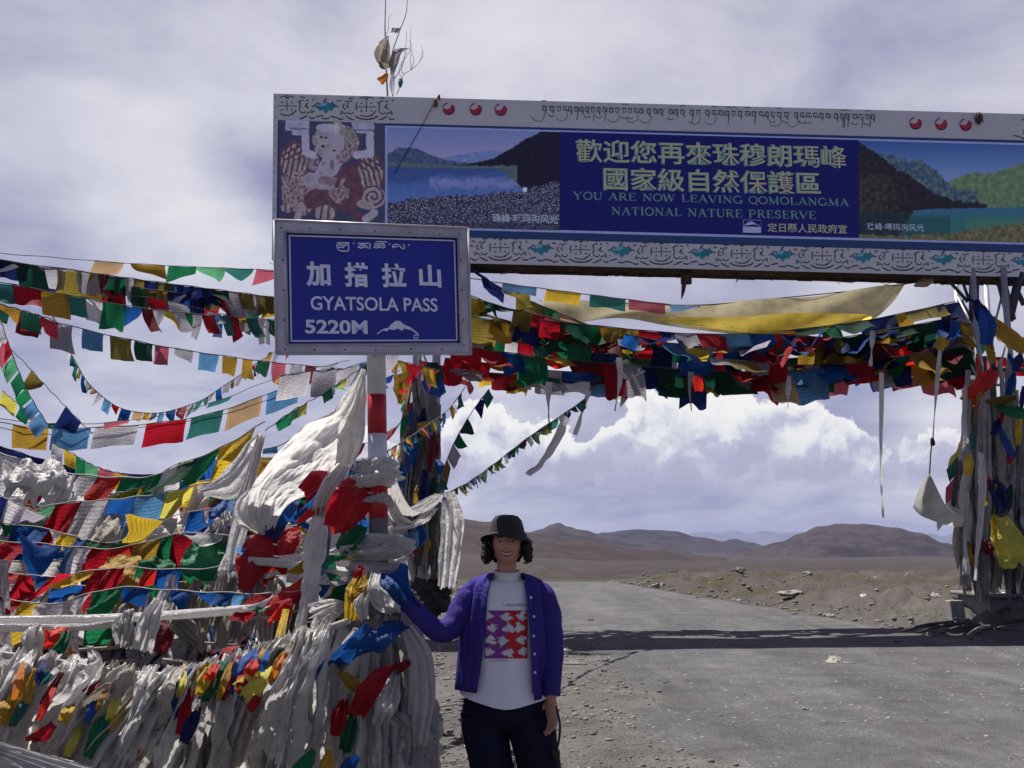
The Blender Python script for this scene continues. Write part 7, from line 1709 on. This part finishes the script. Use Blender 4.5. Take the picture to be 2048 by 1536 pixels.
smile(mz - 0.0075, 0.0036, M_lip, 'lip', 0.026, 0.014, 0.0015)
# ---- hair: loose dark curls
R.seed(9)
mb = MB()
for k in range(150):
    s = R.choice((-1, 1)); a = R.uniform(0.98, 2.9); th = s * a
    ph = R.uniform(-0.15, 0.35)
    p0 = head_pt(th, ph, 0.06); outv = Vector((sin(th), -cos(th), 0))
    ln = R.uniform(0.05, 0.125) * (1.0 if a > 0.9 else 0.8); pts = []
    zend = zof(1128) + R.uniform(0, 0.03)
    cr = R.uniform(0.005, 0.011); f0_ = R.uniform(0, 6)
    for i in range(13):
        t_ = i / 12; q = p0 + outv * (0.006 + 0.018 * sin(t_ * 2.4)) + Vector((0, 0, -ln * t_))
        q += Vector((cos(f0_ + t_ * 11), sin(f0_ + t_ * 11), 0.4 * sin(f0_ + t_ * 7))) * cr
        if q.z < zend: q.z = zend + 0.4 * (zend - q.z)
        pts.append(q)
    mb.tube(pts, [0.0065 - 0.0002 * i for i in range(12)] + [0.0015], 6)
for th in [i * 0.21 for i in range(4, 27)]:
    pass
P = []
for j in range(13):
    ph = -0.55 + 1.6 * j / 12
    for i in range(37):
        th = 0.95 + (2 * pi - 1.9) * i / 36; n_ = mn.noise(Vector((th * 5, ph * 6, 2)))
        P.append(head_pt(th, ph, 0.10 + 0.08 * n_))
mb.quadgrid(P, 36, 12)
mb.build('hair', M_hair, person)
# ---- hat: soft woven bucket hat
m, t, b, o = mat_base('woven_hat')
uv = t.add('ShaderNodeTexCoord').outputs['UV']; mp = t.add('ShaderNodeMapping'); mp.inputs['Scale'].default_value = (96, 26, 1); t.l.new(uv, mp.inputs[0])
ck = t.add('ShaderNodeTexChecker'); ck.inputs['Scale'].default_value = 1.0; t.l.new(mp.outputs[0], ck.inputs[0])
nse = t.noise(mp.outputs[0], 0.8, 3, 0.6)
c = t.mix(t.math('MULTIPLY', ck.outputs[1], t.ramp(nse, 0.3, 0.7)), (0.010, 0.008, 0.010), (0.075, 0.060, 0.066))
t.l.new(c, b.inputs['Base Color']); b.inputs['Roughness'].default_value = 0.9
bp = t.add('ShaderNodeBump'); bp.inputs['Strength'].default_value = 0.6; bp.inputs['Distance'].default_value = 0.004; t.l.new(ck.outputs[1], bp.inputs['Height']); t.l.new(bp.outputs[0], b.inputs['Normal'])
M_hat = m
hx, hy = hc.x - 0.001, hc.y + 0.010
prof = [(0.0, 1030.5), (0.030, 1031), (0.050, 1034), (0.064, 1042), (0.071, 1054), (0.076, 1064), (0.080, 1069), (0.084, 1070), (0.096, 1074), (0.108, 1080), (0.114, 1084)]
P = []; n = 56
for r, py in prof:
    for i in range(n):
        a = 2 * pi * i / n; x_, y_ = cos(a), sin(a)
        rr = r + 0.026 * y_ * y_ * min(1, r / 0.05)
        z = zof(py); br = max(0, (r - 0.082) / 0.037)
        z += br * (0.012 * sin(2 * a + 0.6) + 0.006 * mn.noise(Vector((x_ * 2, y_ * 2, 4)))) - br * 0.012 * max(0, x_) + (0.030 * br * max(0, -y_))
        z += (1 - br) * 0.004 * mn.noise(Vector((x_ * 2, y_ * 2, r * 30)))
        if r < 0.06: z -= 0.004 * (1 + x_) * (0.06 - r) / 0.06 * 0.5
        P.append(Vector((hx + rr * x_, hy + rr * y_ , z)))
mb = MB(); mb.quadgrid(P, n, len(prof) - 1, wrapx=True)
hat = mb.build('bucket_hat', M_hat, person); so = hat.modifiers.new('s', 'SOLIDIFY'); so.thickness = 0.003
# ---- clothes
def shell(rows, n, a0, a1, wrap, fold=0.006, ff=7, seed=1, xc=None, jag=0.0, yc=0.03):
    """rows (py, rx, ry, a0, a1 or None); angle 0 faces the camera, positive towards picture right"""
    P = []
    for j, rw in enumerate(rows):
        py, rx, ry = rw[:3]; A0, A1 = (rw[3], rw[4]) if len(rw) > 3 else (a0, a1)
        cxx = cx0 if len(rw) < 6 else Q(rw[5], py).x
        for i in range(n if wrap else n + 1):
            u = i / n; a = A0 + (A1 - A0) * u
            fd = fold * (mn.noise(Vector((sin(a) * ff * 0.5 + seed, cos(a) * ff * 0.5, py * 0.006))) * 1.6 + 0.5 * sin(a * ff + seed + py * 0.012)) * min(1, j / 3)
            P.append(Vector((cxx + (rx + fd) * sin(a), PY + yc - (ry + fd) * cos(a), zof(py + (jag * mn.noise(Vector((a * 2.2, seed, 0))) if j == len(rows) - 1 else 0)))))
    return P
# trousers
mb = MB()
rows = [(1392, .178, .125), (1420, .190, .130), (1438, .185, .130), (1450, .12, .11), (1458, .05, .06), (1461, .01, .02)]
P = shell(rows, 40, 0, 2 * pi, True, 0.003); mb.quadgrid(P, 40, len(rows) - 1, wrapx=True)
def leg(Lp, rr, seed):
    S = spline(Lp, 28); P = []
    for i, q in enumerate(S):
        r = interp(rr, i / 28)
        for k in range(26):
            a = 2 * pi * k / 26; f = 1 + 0.05 * sin(a * 5 + seed + i * 0.15) + 0.07 * mn.noise(Vector((cos(a) * 1.5, sin(a) * 1.5 + seed, i * 0.22)))
            P.append(q + Vector((cos(a) * r * f, sin(a) * r * f * 1.05, 0)))
    mb.quadgrid(P, 26, 28, wrapx=True)
leg([Q(966, 1428, .03), Q(971, 1480, .02), Q(984, 1550, .02), Vector((LGL[3].x, PY + .03, .30)), Vector((LGL[4].x, PY + .03, .03))], [.103, .094, .080, .080, .085], 1)
leg([Q(1062, 1428, .03), Q(1068, 1480, .02), Q(1080, 1550, .02), Vector((LGR[3].x, PY + .03, .30)), Vector((LGR[4].x, PY + .03, .03))], [.105, .096, .084, .082, .087], 4)
mb.build('trousers', M_trou, person)
for L_ in (LGL, LGR):
    mb = MB(); c_ = L_[-1]; P = []
    for j, (yy, rx, zz) in enumerate(((.085, .03, .05), (.06, .042, .07), (0, .045, .085), (-.08, .048, .06), (-.15, .046, .045), (-.19, .034, .032), (-.205, .012, .02))):
        for i in range(16): a = 2 * pi * i / 16; P.append(Vector((c_.x + rx * cos(a), c_.y + yy, max(0.0, zz * 0.5 + zz * 0.62 * sin(a)))))
    mb.quadgrid(P, 16, 6, wrapx=True); mb.build('shoe', M_shoe, person)
# t-shirt
tr = [(1166, .066, .066), (1162, .078, .070), (1160, .112, .080), (1167, .150, .098), (1182, .163, .118), (1210, .170, .136), (1240, .172, .145), (1280, .172, .145), (1320, .175, .146), (1350, .182, .150), (1380, .192, .158), (1400, .200, .164), (1409, .203, .166)]
P = shell(tr, 72, 0, 2 * pi, True, 0.0065, 6, 3)
n = 72
for i in range(n):   # hem higher at the sides
    a = 2 * pi * i / n; v = P[(len(tr) - 1) * n + i]; lift = 0.045 * abs(sin(a)) ** 1.5 * (1 if sin(a) > 0 else 1.1)
    v.z += lift; v2 = P[(len(tr) - 2) * n + i]; v2.z += lift * 0.8; v3 = P[(len(tr) - 3) * n + i]; v3.z += lift * 0.5
mb = MB(); mb.quadgrid(P, n, len(tr) - 1, wrapx=True); tee = mb.build('t_shirt', M_tee, person)
teeV, teeF = mb.V[:], mb.F[:]
bvh = BVHTree.FromPolygons([tuple(v) for v in teeV], [tuple(f) for f in teeF])
def on_tee(px, py, out=0.003):
    d = ray(px, py).normalized(); h = bvh.ray_cast(CAM, d)
    if h[0] is None: return Q(px, py, -0.12)
    return h[0] - d * out
def tee_poly(poly, m_, nm, out, par, step=6):
    bmx = bmesh.new(); vs = [bmx.verts.new((x, y, 0)) for x, y in poly]; bmx.faces.new(vs); bmesh.ops.triangulate(bmx, faces=bmx.faces)
    bmesh.ops.subdivide_edges(bmx, edges=bmx.edges, cuts=2, use_grid_fill=True); bmx.verts.ensure_lookup_table()
    V = [on_tee(v.co.x, v.co.y, out) for v in bmx.verts]; bmx.verts.index_update(); Fc = [tuple(v.index for v in f.verts) for f in bmx.faces]; bmx.free()
    return mesh_obj(nm, V, Fc, m_, par, smooth=True)
M_pp = plain('print_purple', (0.23, 0.035, 0.26), 0.8, var=0.05); M_pr2 = plain('print_red', (0.50, 0.014, 0.022), 0.8, var=0.05); M_pw2 = plain('print_white', (0.60, 0.60, 0.62), 0.8); M_pk = plain('print_grey', (0.12, 0.11, 0.18), 0.8)
def grid_print(x0, y0, x1, y1, m_, out):
    mb = MB(); nx, ny = 12, 14; P = [on_tee(x0 + (x1 - x0) * i / nx, y0 + (y1 - y0) * j / ny, out) for j in range(ny + 1) for i in range(nx + 1)]
    mb.quadgrid(P, nx, ny); return mb.build('print', m_, tee)
grid_print(969, 1221, 1013, 1317, M_pp, 0.0035); grid_print(1013, 1221, 1055, 1317, M_pr2, 0.0035)
def motif(cx, cy, s, fl, seed):   # pale ragged splash shapes
    rr = random.Random(seed); P = []; n = 15
    for k in range(n * 2):
        a = 2 * pi * k / (n * 2) + 0.1; c_ = cos(a)
        if c_ * fl > 0.05 and k % 2: r_ = s * rr.uniform(1.0, 1.75)
        elif k % 2: r_ = s * rr.uniform(0.55, 0.95)
        else: r_ = s * rr.uniform(0.42, 0.58)
        P.append((cx + r_ * c_, cy + r_ * 0.72 * sin(a)))
    tee_poly(P, M_pw2, 'print', 0.006, tee)
for r in range(4):
    for c_ in range(3):
        motif(978 + c_ * 31 + (r % 2) * 3, 1232 + r * 24 + (c_ % 2) * 2, 11.5, 1 if (c_ + r) % 3 else -1, r * 7 + c_)
# blurred line of small lettering above and below the print
for x0_, x1_, yy, hh, sd in ((1006, 1056, 1209, 5.5, 3), (978, 1018, 1321, 3.0, 5)):
    rr = random.Random(sd); x = x0_
    while x < x1_:
        w_ = rr.uniform(2.2, 4.0); h_ = hh * rr.choice((1, .65, .65)); mb = MB()
        mb.poly([on_tee(x, yy + hh / 2, .004), on_tee(x + w_ * .35, yy + hh / 2, .004), on_tee(x + w_ * .45, yy + hh / 2 - h_, .004), on_tee(x + w_ * 0.1, yy + hh / 2 - h_, .004)])
        mb.poly([on_tee(x + w_ * .4, yy + hh / 2 - h_ * .45, .0045), on_tee(x + w_ * .8, yy + hh / 2 - h_ * .35, .0045), on_tee(x + w_ * .8, yy + hh / 2, .0045), on_tee(x + w_ * .55, yy + hh / 2, .0045)])
        mb.build('lettering', M_pk, tee, smooth=False); x += w_ * 1.15 + (2.5 if rr.random() < 0.15 else 0)

# turtleneck collar, folded over
mb = MB(); P = []; n = 44
for j, (r, py, dy) in enumerate(((.070, 1182, -.022), (.072, 1174, -.018), (.070, 1164, -.010), (.065, 1153, -.006), (.060, 1144, 0), (.055, 1141, 0), (.051, 1146, 0))):
    for i in range(n): a = 2 * pi * i / n; rr = r * (1 + 0.05 * mn.noise(Vector((cos(a) * 2, sin(a) * 2, j * 0.8)))); P.append(Vector((cx0 + 0.004 + rr * sin(a), PY + 0.022 + dy - rr * 0.98 * cos(a), zof(py) + 0.010 * (-cos(a)) * (1 if j < 3 else .6) )))
mb.quadgrid(P, n, 6, wrapx=True); mb.build('turtleneck', M_neck, person)
# cardigan: open front, baggy
def fa(px, py, rx, side):
    v = max(-0.97, min(0.97, (Q(px, py).x - cx0) / rx)); return asin(v)
crow = [(1146, .078, .070, 990, 1042), (1152, .120, .082, 984, 1050), (1160, .158, .100, 981, 1054), (1172, .178, .122, 979, 1057), (1195, .188, .146, 975, 1059), (1230, .196, .158, 972, 1061), (1270, .203, .162, 968, 1063), (1310, .210, .166, 965, 1064), (1345, .217, .170, 960, 1066), (1362, .221, .172, 957, 1067), (1378, .224, .174, 955, 1067)]
rows = []
for py, rx, ry, xl, xr in crow: rows.append((py, rx, ry, fa(xr, py, rx, 1), 2 * pi + fa(xl, py, rx, -1)))
n = 130; P = shell(rows, n, 0, 0, False, 0.010, 13, 8)
for j in range(len(rows)):
    py = rows[j][0]
    for i in range(n + 1):
        v = P[j * (n + 1) + i]; u = i / n
        if j >= len(rows) - 3 and u < 0.25: v.z -= 0.030 * (1 - u / 0.25) * (0.4, 0.7, 1.0)[j - len(rows) + 3]
        if u < 0.03 or u > 0.97: v.y -= 0.010
mb = MB(); mb.quadgrid(P, n, len(rows) - 1)
CV, CF = mb.V[:], mb.F[:]
def sleeve(Lp, rr, seed, segs=40):
    S = spline(Lp, segs); P = []; ref = Vector((0, 1, 0))
    for i, q in enumerate(S):
        T = (S[min(i + 1, segs)] - S[max(i - 1, 0)]).normalized(); a_ = (ref - T * ref.dot(T)).normalized(); b_ = T.cross(a_); r = interp(rr, i / segs)
        for k in range(24):
            a = 2 * pi * k / 24; f = 1 + 0.035 * sin(i * 0.95 + seed + 2.2 * sin(a + seed)) * sin(pi * i / segs) + 0.07 * mn.noise(Vector((cos(a) * 1.3 + seed, sin(a) * 1.3, i * 0.16)))
            P.append(q + (a_ * cos(a) + b_ * sin(a)) * r * f)
    mb.quadgrid(P, 24, segs, wrapx=True)
sleeve([Q(974, 1186, .03), Q(950, 1186, .02), Q(926, 1218, .0), Q(904, 1252, -.04), Q(876, 1262, -.08), Q(842, 1232, -.12), Q(812, 1202, -.14)], [.040, .058, .054, .047, .042, .038, .036], 2)
sleeve([Q(1050, 1186, .03), Q(1074, 1186, .022), Q(1090, 1214, .012), Q(1098, 1255, .0), Q(1102, 1300, -.01), Q(1101, 1350, -.04), Q(1102, 1392, -.06)], [.040, .062, .060, .054, .050, .045, .036], 6)
card = mb.build('cardigan', M_card, person)
so = card.modifiers.new('s', 'SOLIDIFY'); so.thickness = 0.003; so.offset = 1
cb = BVHTree.FromPolygons([tuple(v) for v in CV], [tuple(f) for f in CF])
def on_card(px, py, out):
    d = ray(px, py).normalized(); h = cb.ray_cast(CAM, d); return (h[0] if h[0] else Q(px, py, -0.14)) - d * out
mb = MB()   # button bands
for side, xs in ((1, [(1053, 1160), (1059, 1195), (1063, 1232), (1066, 1270), (1068, 1310), (1069, 1350), (1070, 1388)]), (-1, [(983, 1160), (977, 1195), (974, 1232), (970, 1270), (967, 1310), (963, 1335), (961, 1358)])):
    W = [on_card(x, y, 0.004) for x, y in xs]; S = spline(W, 40); P = []
    for i, q in enumerate(S):
        for k in range(5): P.append(q + Vector(((k - 2) * 0.0062, -0.003 + 0.0012 * abs(k - 2) + 0.003 * sin(i * 0.9) * (side < 0), 0)))
    mb.quadgrid(P, 4, 40)
mb.build('button_band', M_card, card)
for px, py in ((1062, 1195), (1068, 1233), (1067.5, 1272), (1069, 1308), (1070, 1345)):
    q = on_card(px, py, 0.009); mb = MB(); mb.blob(q, (0.0062, 0.003, 0.0062), sub=2, amp=0); mb.build('button', M_btn, card)
# collar flaps of the cardigan
for pts in ([(986, 1146), (976, 1150), (970, 1162), (980, 1172), (987, 1160)], [(1044, 1146), (1056, 1150), (1064, 1160), (1056, 1170), (1048, 1160)]):
    V = [on_card(x, y, 0.010) for x, y in pts]; mb = MB(); mb.poly(V); c_ = mb.build('collar', M_card, card); so = c_.modifiers.new('s', 'SOLIDIFY'); so.thickness = 0.004
# strap and case in the hanging hand
st_r = ARR[-1]
mb = MB(); mb.tube(spline([st_r + Vector((0.02, -0.03, -0.03)), st_r + Vector((0.035, -0.05, -0.10)), st_r + Vector((0.03, -0.04, -0.17)), st_r + Vector((0.018, -0.02, -0.21))], 14), 0.005, 6)
mb.blob(st_r + Vector((0.018, -0.015, -0.225)), (0.018, 0.012, 0.028), 3, 0.1, 3)
lab = 'thin black strap dangling from the hand at the right hip'; check_label(lab); props(mb.build('strap', plain('black_strap', (0.012, 0.012, 0.014), 0.5), loc=st_r), lab, 'strap')
for l, n in USED.items():
    if n > 1: print('DUP LABEL', n, l)
print('OBJECTS', len(bpy.data.objects))
